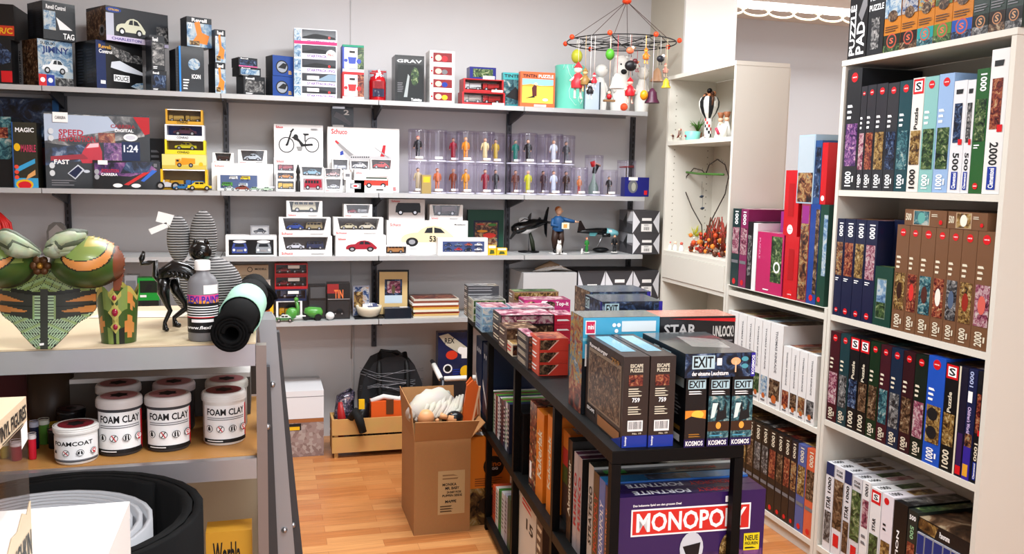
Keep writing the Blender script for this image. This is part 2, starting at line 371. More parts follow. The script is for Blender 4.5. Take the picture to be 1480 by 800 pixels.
# ------------------------------------------------------------------ white bookcases along the right
XB, DEP = 2.1, .28
BW = mat('#d3cfc4', .45); BK = mat('#8a8577', .6)
def bookcase(y0, y1, top, shelves, label, sides=(1, 1), hi=None):
    t = thing('bookcase', label, 'bookcase', (XB, (y0+y1)/2, 0)); L = (y1-y0)/2
    if sides[0]: MB().box(0, -L+.0005, 0, DEP, -L+.019, top, BW).build('side_panel', t)
    MB().box(0, L-.019, 0, DEP, L-.0005, top if not hi else hi, BW).build('side_panel', t)
    MB().box(DEP, -L+.001, .02, DEP+.006, L-.001, top if hi is None else hi, BW).build('back_panel', t)
    for z in shelves: MB().box(.001, -L+.0195, z-.022, DEP-.001, L-.0195, z, BW).build('shelf', t)
    MB().box(.02, -L+.0195, 0, .035, L-.0195, shelves[0]-.0225, BW).build('plinth', t)
    return t
b1 = bookcase(2.088, 2.884, 1.9425, [.075, .588, 1.003, 1.481], 'near white bookcase packed with puzzle boxes at the right edge')
MB().box(-.002, -.4, 1.943, DEP, .4, 1.963, BW).build('top_board', b1)
b2 = bookcase(2.886, 3.66, 1.02, [.075, .536, .998], 'low white bookcase with red and white boxed puzzles between two taller bookcases')
MB().box(0, -.387, 1.0205, DEP, .387, 1.0225, BW).build('top_board', b2)
b3 = bookcase(3.662, 4.37, 2.04, [.075, .6, .98, 1.128, 1.715], 'tall white bookcase with ornaments beside the pillar')
MB().box(-.002, -.354, 2.0405, DEP, .354, 2.06, BW).build('top_board', b3)
MB().box(-.004, -.334, .981, .012, .334, 1.105, BW).build('drawer', b3)
for k in range(22):
    z = 1.2+k*.036
    if abs(z-1.715) > .04:
        for y_ in (.04, .24): MB().box(y_, .3345, z, y_+.006, .3352, z+.006, BK).build('peg_hole', b3)

# ------------------------------------------------------------------ black metal rack
RZ = [.75, .40, .06]; RL, RWD = 2.45, .36
t = thing('metal_rack', 'long black metal rack loaded with board games in the middle of the shop', 'rack', RK.w(0, 0, 0), RK.yaw)
BLKM = mat('#060607', .5, 0, spec=.25)
RZ = [.85, .434, .06]; RL, RWD = 2.12, .347
for u in (.012, RWD-.012):
    for v in (.012, .537, 1.084, 1.595, RL-.012):
        MB().box(u-.012, v-.012, 0, u+.012, v+.012, .8165, BLKM).build('post', t)
for z in RZ:
    rl = RL if z > .1 else 1.58; MB().box(.0005, .0005, z-.032, RWD, rl, z-.003, BLKM).box(.001, .001, z-.003, RWD-.001, rl-.001, z, mat('#0a0a0b', .5, spec=.3)).build('shelf', t)

# ------------------------------------------------------------------ steel workbench on the left
STL = mat('#b4b4b8', .3, .65, noise=.15, nscale=6); PLY = mat('#d2bf9f', .5, noise=.12, nscale=7)
YC, XC = 1.75, -.02
t = thing('workbench', 'steel framed workbench with wooden top holding craft supplies', 'workbench', (XC, YC, 0))
MB().box(-1.9, 0, 1.125, -.001, .02, 1.168, STL).box(-1.9, .5, 1.125, 0, .52, 1.168, STL).box(-.02, .0205, 1.125, 0, .4995, 1.168, STL).box(-1.9, 0, 1.1685, 0, .52, 1.172, PLY).build('table_top', t)
MB().box(-1.9, 0, .897, -.001, .02, .938, STL).box(-1.9, .0205, .93, -.001, .5, .94, mat('#c08a4c', .4, noise=.2, nscale=6)).build('shelf', t)
MB().box(-1.9, 0, .3, -.001, .02, .34, STL).box(-1.9, .0205, .33, -.001, .5, .34, PLY).build('shelf', t)
POST = mat('#8b7f7a', .3, .4)
for y in (.0, .49): MB().box(.0, y, 0, .02, y+.03, 1.165, POST).box(.004, y-.001, .7, .016, y, .704, BLACK).build('leg', t)
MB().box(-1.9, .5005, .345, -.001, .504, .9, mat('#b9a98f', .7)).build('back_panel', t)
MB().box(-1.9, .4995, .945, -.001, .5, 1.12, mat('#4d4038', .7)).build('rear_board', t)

# folded step ladder leaning beside the bench
LAD = mat('#9a9ca0', .3, .45); LADD = mat('#5a5a5d', .35, .4)
t = thing('step_ladder', 'folded grey metal step ladder standing beside the workbench', 'ladder', (0, 0, 0))
def rail(a, b, y, wd_, dp, m_, bend=0, name='rail'):
    p, q = W.on(1, y, *a), W.on(1, y, *b); k = p[2]/(p[2]-q[2]); f = p+(q-p)*k
    mb = MB(); n = 10; L = []
    for i in range(n+1):
        s_ = i/n; c = p.lerp(f, s_); c = c+Vector((0, 0, 0)); L.append(c)
    if bend: L = [p+Vector((-.02, .02, -.012)), p+Vector((-.008, .01, .012))]+L[0:]
    vs = []
    for c in L:
        for dx, dy in ((-wd_/2, 0), (wd_/2, 0), (wd_/2, dp), (-wd_/2, dp)): vs.append((c.x+dx, c.y+dy, max(c.z, .0)))
    fs = []
    for i in range(len(L)-1):
        for k_ in range(4): j = (k_+1) % 4; fs.append((i*4+k_, (i+1)*4+k_, (i+1)*4+j, i*4+j))
    fs += [(0, 1, 2, 3), tuple(len(vs)-4+k_ for k_ in (3, 2, 1, 0))]; mb.add(vs, fs, m_)
    for s_ in (.12, .4, .65, .9):
        c = p.lerp(f, s_); mb.sph((c.x, c.y-.002, c.z), .007, SILVER, 8)
    return mb.build(name, t), p, f
_, pa, fa = rail((386, 462), (414, 800), 1.93, .036, .03, LAD, 1)
_, pb, fb = rail((394, 480), (428, 800), 2.02, .03, .03, LADD)
_, pc, fc = rail((388, 470), (412, 800), 2.35, .036, .03, LAD, 1)
_, pd, fd = rail((383, 530), (395, 800), 1.9, .02, .02, LADD)
for i in range(4):
    s_ = .2+i*.2; a = pa.lerp(fa, s_); c = pc.lerp(fc, s_); MB().box(a.x-.012, a.y+.031, a.z-.012, a.x+.012, c.y-.001, a.z+.012, LAD).build('step', t)

# ------------------------------------------------------------------ helpers for goods
PAL = {'fant': ('#120f1c', '#5b2a1c', '#b0582a', '#e6b25c', '#3c6a8c'), 'sea': ('#08202c', '#135a70', '#4fa0a8', '#d5ded0'), 'red': ('#2a0608', '#8c1c18', '#d85a2c', '#f0c078'), 'gold': ('#201408', '#7a4a18', '#d29a3a', '#f2dc9a'),
       'green': ('#07170c', '#1e4a24', '#5f8a3a', '#c8cf90'), 'night': ('#03040a', '#101c3c', '#29508c', '#98b4d8'), 'pink': ('#3c0f24', '#b83a64', '#eab0b8', '#f7eadf'), 'grey': ('#101012', '#3c3c40', '#8c8a88', '#dedad4'),
       'toy': ('#0b0f20', '#1e4fa0', '#d8d8d8', '#e88a2a'), 'brown': ('#1c0f08', '#4c2c18', '#94643c', '#d8b888'), 'pop': ('#20104a', '#d8342c', '#f2c230', '#2a8cc8', '#f4efe4'), 'sky': ('#2a6ab0', '#7ab4e4', '#d8ecf6', '#f4e8d0'), 'purple': ('#180a2c', '#4c1f78', '#a84fae', '#f0b8d0')}
def A(p, seed=0, s=30, kind='n', coat=.5): return art(PAL[p], s, seed, kind, coat)
# profiles of toy vehicles (x along length 1, z up), drawn as a solid body with a glass cabin
def car(mb, L, c, kind='car', x=0, y=0, z=0, c2=None):
    col = mat(c, .25, .1, coat=.8); roof = mat(c2, .3, coat=.5) if c2 else col; G = mat('#16181c', .15); T = mat('#101010', .6); HUB = mat('#b8b8b8', .3, .7)
    wd_ = L*.4; P = {'car': ([(0, .1), (.02, .2), (.25, .24), (.98, .22), (1, .1)], [(.25, .24), (.38, .37), (.68, .37), (.85, .23)]),
                     'beetle': ([(0, .1), (.04, .2), (.16, .27), (.3, .28), (.8, .3), (.95, .2), (1, .1)], [(.3, .28), (.4, .4), (.55, .43), (.7, .38), (.85, .28)]),
                     'van': ([(0, .1), (.01, .28), (.98, .3), (1, .1)], [(.01, .28), (.06, .46), (.95, .47), (.98, .3)]),
                     'truck': ([(0, .1), (.0, .4), (.04, .44), (.26, .44), (.26, .14), (1, .14), (1, .1)], [(.3, .16), (.3, .4), (.98, .42), (1, .2)]),
                     'bike': ([(.2, .14), (.3, .34), (.45, .4), (.75, .3), (.8, .16)], [(.25, .36), (.3, .5), (.34, .5), (.36, .36)])}[kind]
    f = lambda pts: [(x+(a-.5)*L, z+b*L) for a, b in pts]
    w2 = wd_/2 if kind != 'bike' else wd_*.15
    mb.prism(f(P[0]), y-w2, y+w2, col); mb.prism(f(P[1]), y-w2*.86, y+w2*.86, roof)
    a, b = P[1], kind
    if kind in ('car', 'beetle', 'van'):
        xs = [(.34, .5), (.53, .68)] if kind != 'van' else [(.1, .24), (.28, .44), (.48, .64), (.68, .88)]; zb = .27 if kind != 'van' else .33; zt = .345 if kind == 'car' else (.37 if kind == 'beetle' else .43)
        for p, q in xs:
            for yy, s_ in ((y-w2*.87, -1), (y+w2*.87, 1)): mb.box(x+(p-.5)*L, min(yy, yy+s_*.0004), z+zb*L, x+(q-.5)*L, max(yy, yy+s_*.0004), z+zt*L, G)
    r = L*.1 if kind != 'bike' else L*.2
    for wx in ((.2, .8) if kind != 'bike' else (.15, .85)):
        for sy in (-1, 1):
            yy = y+sy*w2*.9; n = 12; cx, cz = x+(wx-.5)*L, z+r
            mb.prism([(cx+r*math.cos(2*PI*i/n), cz+r*math.sin(2*PI*i/n)) for i in range(n)], yy-L*.03, yy+L*.03, T, True)
            mb.prism([(cx+r*.55*math.cos(2*PI*i/n), cz+r*.55*math.sin(2*PI*i/n)) for i in range(n)], yy-L*.034, yy+L*.034, HUB)
    return mb
def carpic(u0, v0, u1, v1, c, kind='beetle', c2=None):      # a printed vehicle as flat patches
    P = {'beetle': [(0, .25), (.01, .42), (.07, .56), (.18, .64), (.3, .67), (.37, .84), (.47, .96), (.6, 1), (.73, .93), (.84, .76), (.93, .54), (1, .36), (.98, .2), (.02, .18)], 'van': [(0, .2), (.02, .7), (.1, 1), (.97, 1), (1, .7), (1, .2)], 'car': [(0, .25), (.03, .5), (.28, .6), (.42, .95), (.7, .95), (.85, .6), (.98, .5), (1, .2)],
         'truck': [(0, .2), (0, .8), (.25, .85), (.27, .5), (.32, .95), (1, .9), (1, .35), (.3, .2)]}[kind]
    f = lambda a, b: (u0+(u1-u0)*a, v0+(v1-v0)*b)
    o = [('p', [f(*q) for q in P], mat(c, .4))]
    if kind == 'van': o += [('r', *f(.06+.16*i, .62), *f(.18+.16*i, .9), mat('#20262c')) for i in range(5)]
    elif kind == 'truck': o += [('r', *f(.05, .55), *f(.18, .75), mat('#20262c'))]
    else: o += [('p', [f(.42, .64), f(.47, .88), f(.57, .92), f(.57, .64)], mat('#20262c')), ('p', [f(.6, .64), f(.6, .92), f(.72, .85), f(.8, .64)], mat('#20262c'))]
    for q in (.2, .78): o += [('e', *f(q, .2), (u1-u0)*.11, (v1-v0)*.22, INK), ('e', *f(q, .2), (u1-u0)*.06, (v1-v0)*.12, SILVER)]
    return o
REDL = mat('#d0202a', .4)
def logo(u0=.04, v0=.84, u1=.26, v1=.94): return [('t', 'Schuco', u0, v0, u1, v1, REDL)]
def window_box(x0, x1, yt, v, zb, dep, label, cars, frame=WHITE, lip=.3, rim=.13, group='white window boxes of model cars', back=None, trap=True, cat='toy box', fr=W, name='model_car_box', logos=True, extra=None, toplip=.04, pane=True):
    """carton with a window, the model cars inside as its children"""
    u0, u1, h = mfront(fr, x0, x1, yt, v, zb); w = u1-u0-.0008; h -= .0008; loc = fr.w((u0+u1)/2, v, zb+.0004)
    t = thing(name, label, cat, loc, fr.yaw, group); a = w/2; r = w*rim; th = .002; k = r*.45 if trap else 0
    mb = MB(); mb.box(-a, 0, 0, a, dep, h*lip, frame); mb.box(-a, dep-th, h*lip, a, dep, h, back or mat('#8c8886', .6))
    for s in (-1, 1):
        mb.add([(s*a, 0, h*lip), (s*(a-r), 0, h*lip), (s*(a-r+k), 0, h), (s*a, 0, h), (s*a, dep, h*lip), (s*(a-r), dep-th, h*lip), (s*(a-r+k), dep-th, h), (s*a, dep, h)], [(0, 1, 2, 3), (4, 5, 6, 7), (0, 4, 7, 3), (1, 5, 6, 2), (3, 2, 6, 7)], frame)
    if toplip: mb.box(-a+.001, .001, h*(1-toplip), a-.001, dep-th-.0005, h-.0003, frame if toplip > .06 else WHITE)
    if logos: deco(mb, w, 0, h, 'F', [('t', 'Schuco', .05, .07*lip/.3, .26, .2*lip/.3, REDL), ('l', .6, .06, .92, .14, 2, GREY)])
    if extra: deco(mb, w, 0, h, 'F', extra)
    mb.build('carton', t)
    if pane: MB().add([(-a+r, .0012, h*lip), (a-r, .0012, h*lip), (a-r+k, .0012, h*(1-toplip)), (-a+r-k, .0012, h*(1-toplip))], [(0, 1, 2, 3)], clear(k=.05)).build('window', t)
    n = len(cars); iw = w-2*r
    for i, (c, kd) in enumerate(cars):
        L = min(iw/n*.9, h*(1-lip)*2.1, (dep-.006)*2.3); m_ = MB(); car(m_, L, c, kd); m_.build('toy_car', t, ((-iw/2+iw*(i+.5)/n), dep*.5, h*lip+.0002))
    return t, zb+h+.0008

# ================================================================== TOP SHELF
z1 = SH[0]
def revell(front, big=None): return front
dk = DARK; SP = mat('#1c2026', .4, coat=.5)
sidep = [('l', .1, .1, .45, .85, 12, mat('#3d4450', .5)), ('l', .55, .1, .9, .85, 12, mat('#3d4450', .5))]
cbox(None, -6, 17, 56, 0, YF+.03, z1, 'toy_box', 'dark toy box with red logo at the far left end of the top shelf', 'toy box', dk, {'F': [('r', .3, .05, 1, .3, RED), ('p', [(0, .4), (.9, .5), (1, .7), (.2, .95)], A('night', 2))]})
_, zj = cbox(17, 55, 105, 55, 38, YF+.0, z1, 'toy_box', 'sky blue model car kit box with big lettering on the top shelf', 'toy box', A('sky', 3, 14), {'F': [('r', 0, 0, 1, 1, A('sky', 3, 14)), ('t', 'SUZUKI', .08, .89, .5, .95, INK), ('t', 'JIMNY', .12, .68, .9, .86, mat('#15306e')), ('r', 0, .0, .22, .25, RED), ('r', .22, .0, .45, .25, BLUE), ('c', .11, .13, .07, WHITE), ('c', .33, .13, .07, WHITE)]+carpic(.1, .28, .85, .6, '#dfe3e6', 'car')+[('r', .47, 0, 1, .2, A('grey', 4))], 'L': [('r', 0, 0, .25, 1, mat('#9a9a9c')), ('r', .25, .0, 1, 1, A('brown', 3)), ('t', 'SUZUKI JIMNY', .07, .1, .18, .8, INK, 1)]}, maxd=.2)
_, zp = cbox(105, 139, 206, 57, 40, YF+.0, z1, 'toy_box', 'black remote control police car box below the cream car box', 'toy box', dk, {'F': [('r', 0, 0, .2, 1, mat('#0f2a66', coat=.5)), ('t', 'Revell', .06, .84, .32, .92, GOLD), ('t', 'Control', .06, .74, .34, .82, TEXTW), ('p', [(.3, .92), (1, .75), (1, .6), (.55, .62), (.35, .75)], A('grey', 6)), ('p', [(.32, .58), (.5, .62), (1, .42), (1, .36), (.6, .4), (.3, .46)], mat('#cfd4dc')), ('r', .36, .18, .7, .32, TEXTW), ('t', 'POLICE', .38, .2, .68, .3, INK), ('r', .08, .1, .18, .17, TEXTW), ('p', [(.72, .1), (.85, .18), (1, .2), (1, .02)], A('sky', 2))], 'L': sidep}, maxd=.18)
cbox(None, -4, 20, 5, 0, YF+.04, W.on(1, YF, 0, 56)[2]+.001, 'toy_box', 'orange red toy box at the upper left corner of the photo', 'toy box', mat('#17120f'), {'F': [('r', .0, .12, 1, .4, mat('#b8351a')), ('t', 'R/C', .1, .17, .9, .34, YEL)]})
zz = zj+.001
cbox(20, 62, 109, 0, 36, YF+.0, zz, 'toy_box', 'dark blue remote control box with white letters, standing on the car kit box', 'toy box', SP, {'F': [('t', 'Revell Control', .1, .8, .7, .92, TEXTW), ('r', .02, .25, .38, .75, A('sky', 8)), ('p', [(.4, .6), (.9, .3), (.5, .28)], TEXTW), ('t', 'TAG', .6, .04, .95, .2, TEXTW)], 'L': sidep}, maxd=.16)
cbox(109, 153, 243, 7, 36, YF+.0, max(zp, zz)+.001, 'toy_box', 'wide box showing a cream vintage car, lying on the police car box', 'toy box', mat('#33363c', coat=.5), {'F': [('r', 0, 0, 1, .16, mat('#c8bfd8')), ('r', 0, .16, .12, .8, mat('#b8bccb')), ('t', 'CHARLESTON', .08, .04, .55, .12, mat('#4a3a8c')), ('e', .12, .9, .12, .08, mat('#24408c')), ('t', 'CITROEN', .04, .87, .2, .93, YEL), ('r', .8, .1, 1, .6, A('grey', 9))]+carpic(.15, .2, .62, .72, '#cfd0b8', 'beetle'), 'L': [('p', [(0, 0), (1, 0), (1, 1), (0, .9)], A('brown', 7)), ('c', .8, .3, .14, GREY), ('c', .8, .3, .08, INK)]}, maxd=.19)
for i, (a, b, c, yt, yb, lb, cc) in enumerate([(206, 219, 241, 101, None, 'lower of two small black toy boxes beside the police car box', 'night'), (206, 219, 238, 50, 101, 'upper of two small black toy boxes beside the police car box', 'grey'), (243, 254, 258, 70, None, 'narrow dark toy box left of the blue edged drone box', 'night'), (None, 259, 295, 66, None, 'black drone box with a bright blue edge stripe', 'night'), (255, 270, 306, 23, 66, 'digger kit box standing on the blue edged drone box', 'gold'), (296, 311, 326, 90, None, 'lower of two blue construction kit boxes with orange pictures', 'toy'), (296, 311, 326, 42, 90, 'upper of two blue construction kit boxes with orange pictures', 'toy'), (326, 352, 383, 109, None, 'bottom small black helicopter box in the low stack', 'grey'), (328, 346, 377, 96, 109, 'thin blue and white box in the middle of the low toy stack', 'sky'), (330, 345, 372, 82, 96, 'topmost small box with pink edge in the low toy stack', 'night'), (384, 394, 424, 109, None, 'lower of two blue helicopter boxes with round windows', 'night'), (384, 394, 424, 79, 109, 'upper of two blue helicopter boxes with round windows', 'night')]):
    z0 = z1 if yb is None else zprev+.001
    D = [('r', .06, .15, .94, .78, A(cc, 20+i, 22)), ('t', 'Revell', .1, .82, .5, .94, TEXTW), ('l', .1, .03, .5, .12, 2, TEXTW)]
    if 'round windows' in lb: D = [('r', 0, .0, 1, 1, mat('#123a80', coat=.5)), ('c', .45, .45, .3, mat('#0c0c10')), ('c', .45, .45, .25, mat('#8a8f98')), ('p', [(.25, .4), (.6, .35), (.7, .6), (.5, .65)], INK), ('l', .75, .1, .95, .3, 3, YEL)]
    if 'blue edged drone box' in lb and 'black drone' not in lb and 'digger' not in lb: D = sidep
    if 'black drone' in lb: D = [('r', 0, 0, .07, 1, mat('#1e7fd0')), ('c', .6, .62, .24, A('sky', 5)), ('t', 'ICON', .5, .3, .85, .4, TEXTW), ('l', .15, .05, .4, .3, 4, TEXTW)]
    if 'digger' in lb or 'construction' in lb: D = [('r', 0, 0, 1, .8, A('sky', 2, 8)), ('p', [(.2, .15), (.8, .1), (.9, .4), (.6, .5), (.5, .9), (.3, .8), (.4, .4)], mat('#d87a1c')), ('r', .1, .05, .5, .2, A('gold', 5)), ('t', '22', .05, .6, .2, .8, TEXTW), ('t', 'Revell', .2, .84, .8, .96, TEXTW)]
    if 'pink edge' in lb: D.append(('r', 0, 0, 1, .12, mat('#c85a8c')))
    _, zprev = cbox(a, b, c, yt, 22 if a else 12, YF+.01, z0, 'toy_box', lb, 'toy box', SP, {'F': D, 'L': sidep}, maxd=.1)
# train boxes
yt = [124, 105, 84.5, 64.5, 42]; z = z1
for i, y in enumerate(yt):
    ords = ['bottom', 'second', 'third', 'fourth', 'topmost'][i]
    D = [('r', .18, .34, .98, .95, mat('#383a42', .25, coat=.8)), ('r', 0, .05, .16, .95, A('sky', 30+i)), ('t', 'STARTPACKUNG', .3, .06, .95, .26, mat('#6a3d8c'))]
    D += [('p', [(.2, .45), (.5, .72), (.95, .5), (.95, .4), (.2, .38)], mat('#17181c')), ('c', .82, .48, .03, RED)] if i != 1 else [('p', [(.5, .4), (.8, .9), (.98, .9), (.98, .4)], mat('#7f95a8')), ('r', .3, .45, .58, .75, WHITE)]
    if i == 4: D.append(('r', 0, 0, 1, .2, mat('#d8246a')))
    if i == 3: D.append(('c', .86, .3, .12, WHITE)); D.append(('t', 'Piko', .78, .2, .93, .4, RED))
    if i == 0: D.append(('r', .3, .5, .58, .8, WHITE))
    _, z = fbox(W, 425, 487, y, YF+.02, z, .16, 'train_set_box', '%s white and purple model train box in the stack of five' % ords, 'toy box', mat('#e6e2ea', .4, coat=.4), {'F': D}, group='stacked white model train boxes', top=mat('#c9c6d2'))
# robot boxes
z = z1
for i, (y, c, pl) in enumerate([(104, '#c8282c', 'lower box with a red toy robot'), (65, '#3c4fa8', 'upper box with a blue toy robot')]):
    rb = [('r', .08, .12, .92, .9, mat('#d8dade')), ('r', .7, .1, 1, 1, A('green' if i else 'red', 41+i)), ('e', .45, .72, .2, .13, WHITE), ('r', .32, .7, .58, .78, INK), ('p', [(.25, .55), (.65, .55), (.6, .3), (.3, .3)], mat(c)), ('r', .3, .14, .42, .3, WHITE), ('r', .5, .14, .62, .3, WHITE), ('c', .16, .42, .08, mat(c)), ('c', .76, .4, .11, mat(c)), ('r', 0, .92, 1, 1, mat(c if not i else '#1f8a6a')), ('r', 0, 0, 1, .1, WHITE)]
    _, z = fbox(W, 495, 526, y, YF+.03, z, .12, 'robot_box', pl+' beside the model train stack', 'toy box', mat(c), {'F': rb}, group='toy robot boxes')
# red canister toy shaped like a fire extinguisher
p = W.w(W.solve(1, YF+.07, 545.5, z1), YF+.07, z1+.0005)
t = thing('toy_extinguisher', 'red toy fire extinguisher canister in clear shell on the top shelf', 'toy', p)
MB().lathe([(.042, 0), (.044, .01), (.044, .1), (.038, .122), (.02, .13), (.018, .14)], mat('#c8101c', .25, coat=.8)).box(-.03, -.0455, .02, .03, -.0405, .06, mat('#20244a')).box(-.03, -.0457, .062, .03, -.0405, .1, mat('#8c0c14')).build('body', t)
MB().box(-.04, -.008, .14, .03, .008, .147, mat('#b00e18')).box(-.03, -.008, .15, .045, .008, .157, mat('#b00e18')).lathe([(.008, .13), (.008, .16)], RED, n=8).build('handle', t)
MB().lathe([(.05, .0), (.05, .158), (.049, .16)], clear(k=.06), n=16, cap=False).build('shell', t)
fbox(W, 571, 613, 80, YF+.03, z1, .13, 'figure_box', 'tall black box with silver letters beside the red canister toy', 'toy box', mat('#121314', .35, coat=.6), {'F': [('t', 'GRAV', .06, .84, .92, .91, mat('#cfd2d2')), ('r', .1, .03, .92, .8, mat('#1e2222', .3)), ('p', [(.3, .1), (.42, .1), (.5, .55), (.44, .6)], mat('#9aa0a0')), ('e', .68, .55, .14, .2, A('green', 3)), ('l', .08, .2, .3, .42, 6, GREY), ('t', 'Tobidas', .55, .02, .92, .08, TEXTW)]})
z = z1
for i, y in enumerate([130.5, 112, 94, 73.5]):
    D = [('r', .14, .2, .9, .86, mat('#7c1a20')), ('e', .35, .5, .13, .22, mat('#e0b8a0')), ('e', .6, .45, .12, .2, [YEL, BLUE, GREY, REDL][i]), ('r', .2, .02, .8, .16, TEXTW), ('c', .08, .5, .04, REDL)]
    _, z = fbox(W, 621, 657, y, YF+.02, z, .12, 'figure_box', '%s white figure box with a red window in the narrow stack of four' % ['bottom', 'second', 'third', 'topmost'][i], 'toy box', WHITE, {'F': D}, group='narrow white boxes with red windows')
# red showcase with two levels
z = z1
for i, (a, b, y, lb, cc) in enumerate([(668, 730, 133, 'lower red display box with a model lorry', '#a8a090'), (670, 728, 114, 'upper red display box with a pale model lorry', '#c8ccc8')]):
    t, z = window_box(a, b, y, YF+.02, z, .11, lb+' on the top shelf', [(cc, 'truck'), ('#b02020', 'truck')], mat('#b02024', .3, coat=.6), .16, .04, 'red display boxes of model lorries', mat('#9aa09a'), False, logos=False, toplip=.08, extra=[('r', .7, .03, .98, .2, WHITE)])
fbox(W, 679, 717, 97, YF+.03, z, .08, 'model_car_box', 'small dark blue display box on top of the red lorry boxes', 'toy box', mat('#1c2170', .3, coat=.5), {'F': [('r', .12, .15, .88, .85, A('green', 8)), ('r', .5, .0, .95, .28, WHITE)]})
cm = [('r', 0, .08, 1, .8, A('sea', 5, 14)), ('r', 0, 0, 1, .08, mat('#1f7f88')), ('t', 'TINTIN', .05, .86, .9, .95, INK), ('p', [(.1, .3), (.6, .6), (.95, .3), (.7, .2)], INK)]
fbox(W, 727, 757, 105, YF+.09, z1, .04, 'puzzle_box', 'teal comic puzzle box partly behind the orange one', 'puzzle', mat('#3aa0a4', .4, coat=.5), {'F': cm})
fbox(W, 752, 802, 104, YF+.03, z1, .04, 'puzzle_box', 'orange comic puzzle box with a yellow desert picture on the top shelf', 'puzzle', mat('#d8643a', .4, coat=.5), {'F': [('r', .05, .12, .95, .68, mat('#e8c44c')), ('r', .05, .62, .95, .8, mat('#8cc0d8')), ('p', [(.05, .62), (.3, .66), (.6, .61), (.95, .64), (.95, .6), (.05, .58)], mat('#c89a3a')), ('t', 'TINTIN', .07, .84, .47, .93, INK), ('t', 'PUZZLE', .52, .84, .95, .93, TEXTW), ('p', [(.35, .3), (.47, .32), (.47, .6), (.4, .64), (.33, .55)], mat('#6a2a2c')), ('e', .44, .66, .05, .035, mat('#e8c8a0')), ('p', [(.15, .25), (.42, .28), (.4, .33)], INK), ('e', .72, .22, .08, .04, WHITE), ('r', .4, .02, .75, .08, WHITE)]})
# mint tin with line drawing
u = W.solve(1, YF+.09, 822, z1); r = .083
mb = MB(); MI = mat('#66c4ad', .35); mb.lathe([(r, 0), (r, .235), (r*.99, .242), (r*.9, .243)], MI, n=28)
def oncyl(mb, r, pts, w, m_):      # thin drawn line on a cylinder: pts are (angle from front, z)
    mb.tube([((r+.0005)*math.sin(a), -(r+.0005)*math.cos(a), z) for a, z in pts], w, m_, 5)
LW = mat('#cfeee4', .4)
oncyl(mb, r, [(-.5, .23), (-.35, .19), (-.1, .16), (-.35, .1), (-.3, .06), (.1, .02), (.6, .03), (.75, .06)], .0014, LW)
oncyl(mb, r, [(.55+.22*math.cos(k), .055+.02*math.sin(k)) for k in [j*.6 for j in range(11)]], .0014, LW)
for a in (-.8, -.55, -.2, .1): oncyl(mb, r, [(a, .215), (a+.08, .24)], .0012, LW)
for a, z in ((.3, .17), (.45, .15), (.25, .13), (.5, .18)): oncyl(mb, r, [(a, z), (a, z+.012)], .0012, LW)
tag(mb.build('storage_tin', None, (u, YF+.09, z1+.0005)), 'round mint green tin with white line drawing on the top shelf', 'tin')
fbox(W, 846, 868, 118, YF+.05, z1, .06, 'gift_box', 'pale blue upright box beside the mint tin', 'box', mat('#b9c7d6', .5), {'F': [('r', .9, 0, 1, 1, mat('#3a4a58'))]})
def blob(name, label, x, yt, v, prof, m_, extra=None, dark=None):
    u = W.solve(1, v, x, z1+.05); h = W.on(1, v, x, yt)[2]-z1; mb = MB(); mb.lathe([(r_*h*.66, z_*h) for r_, z_ in prof], m_, n=18)
    if extra: extra(mb, h)
    return tag(mb.build(name, None, (u, v, z1+.0005)), label, 'figurine')
PW = mat('#e4e2dc', .5)
def bearx(mb, h):
    for s in (-1, 1): mb.sph((s*h*.1, 0, h*.97), h*.035, PW); mb.sph((s*h*.05, -h*.115, h*.83), h*.018, INK, 8); mb.tube([(s*h*.12, 0, h*.6), (s*h*.17, -h*.05, h*.45), (s*h*.14, -h*.1, h*.34)], [h*.05, h*.045, h*.035], PW)
    mb.sph((0, -h*.135, h*.7), h*.06, INK, 10, (1, .6, .8)); mb.sph((0, -h*.19, h*.08), h*.07, mat('#e8542c'), 10)
blob('bear_figure', 'white polar bear figure behind the hanging mobile', 896, 80, YF+.12, [(.25, 0), (.27, .1), (.26, .4), (.2, .6), (.21, .75), (.17, .95), (.05, 1)], PW, bearx)
def rabx(mb, h):
    mb.sph((0, -.01, h*.86), h*.14, PW); mb.sph((.02, -h*.12, h*.9), h*.02, INK, 8)
    for s in (-1, 1): mb.tube([(s*h*.08, 0, h*.6), (s*h*.16, -h*.04, h*.4)], [h*.05, h*.035], PW)
blob('troll_figure', 'smooth white round headed figure between the blue box and bear', 867, 93, YF+.13, [(.2, 0), (.22, .15), (.18, .5), (.1, .72), (.02, .8)], PW, rabx)
blob('rabbit_figure', 'small white seated figure at the right end of the top shelf', 927, 97, YF+.13, [(.22, 0), (.24, .2), (.2, .5), (.12, .72), (.02, .8)], PW, rabx)

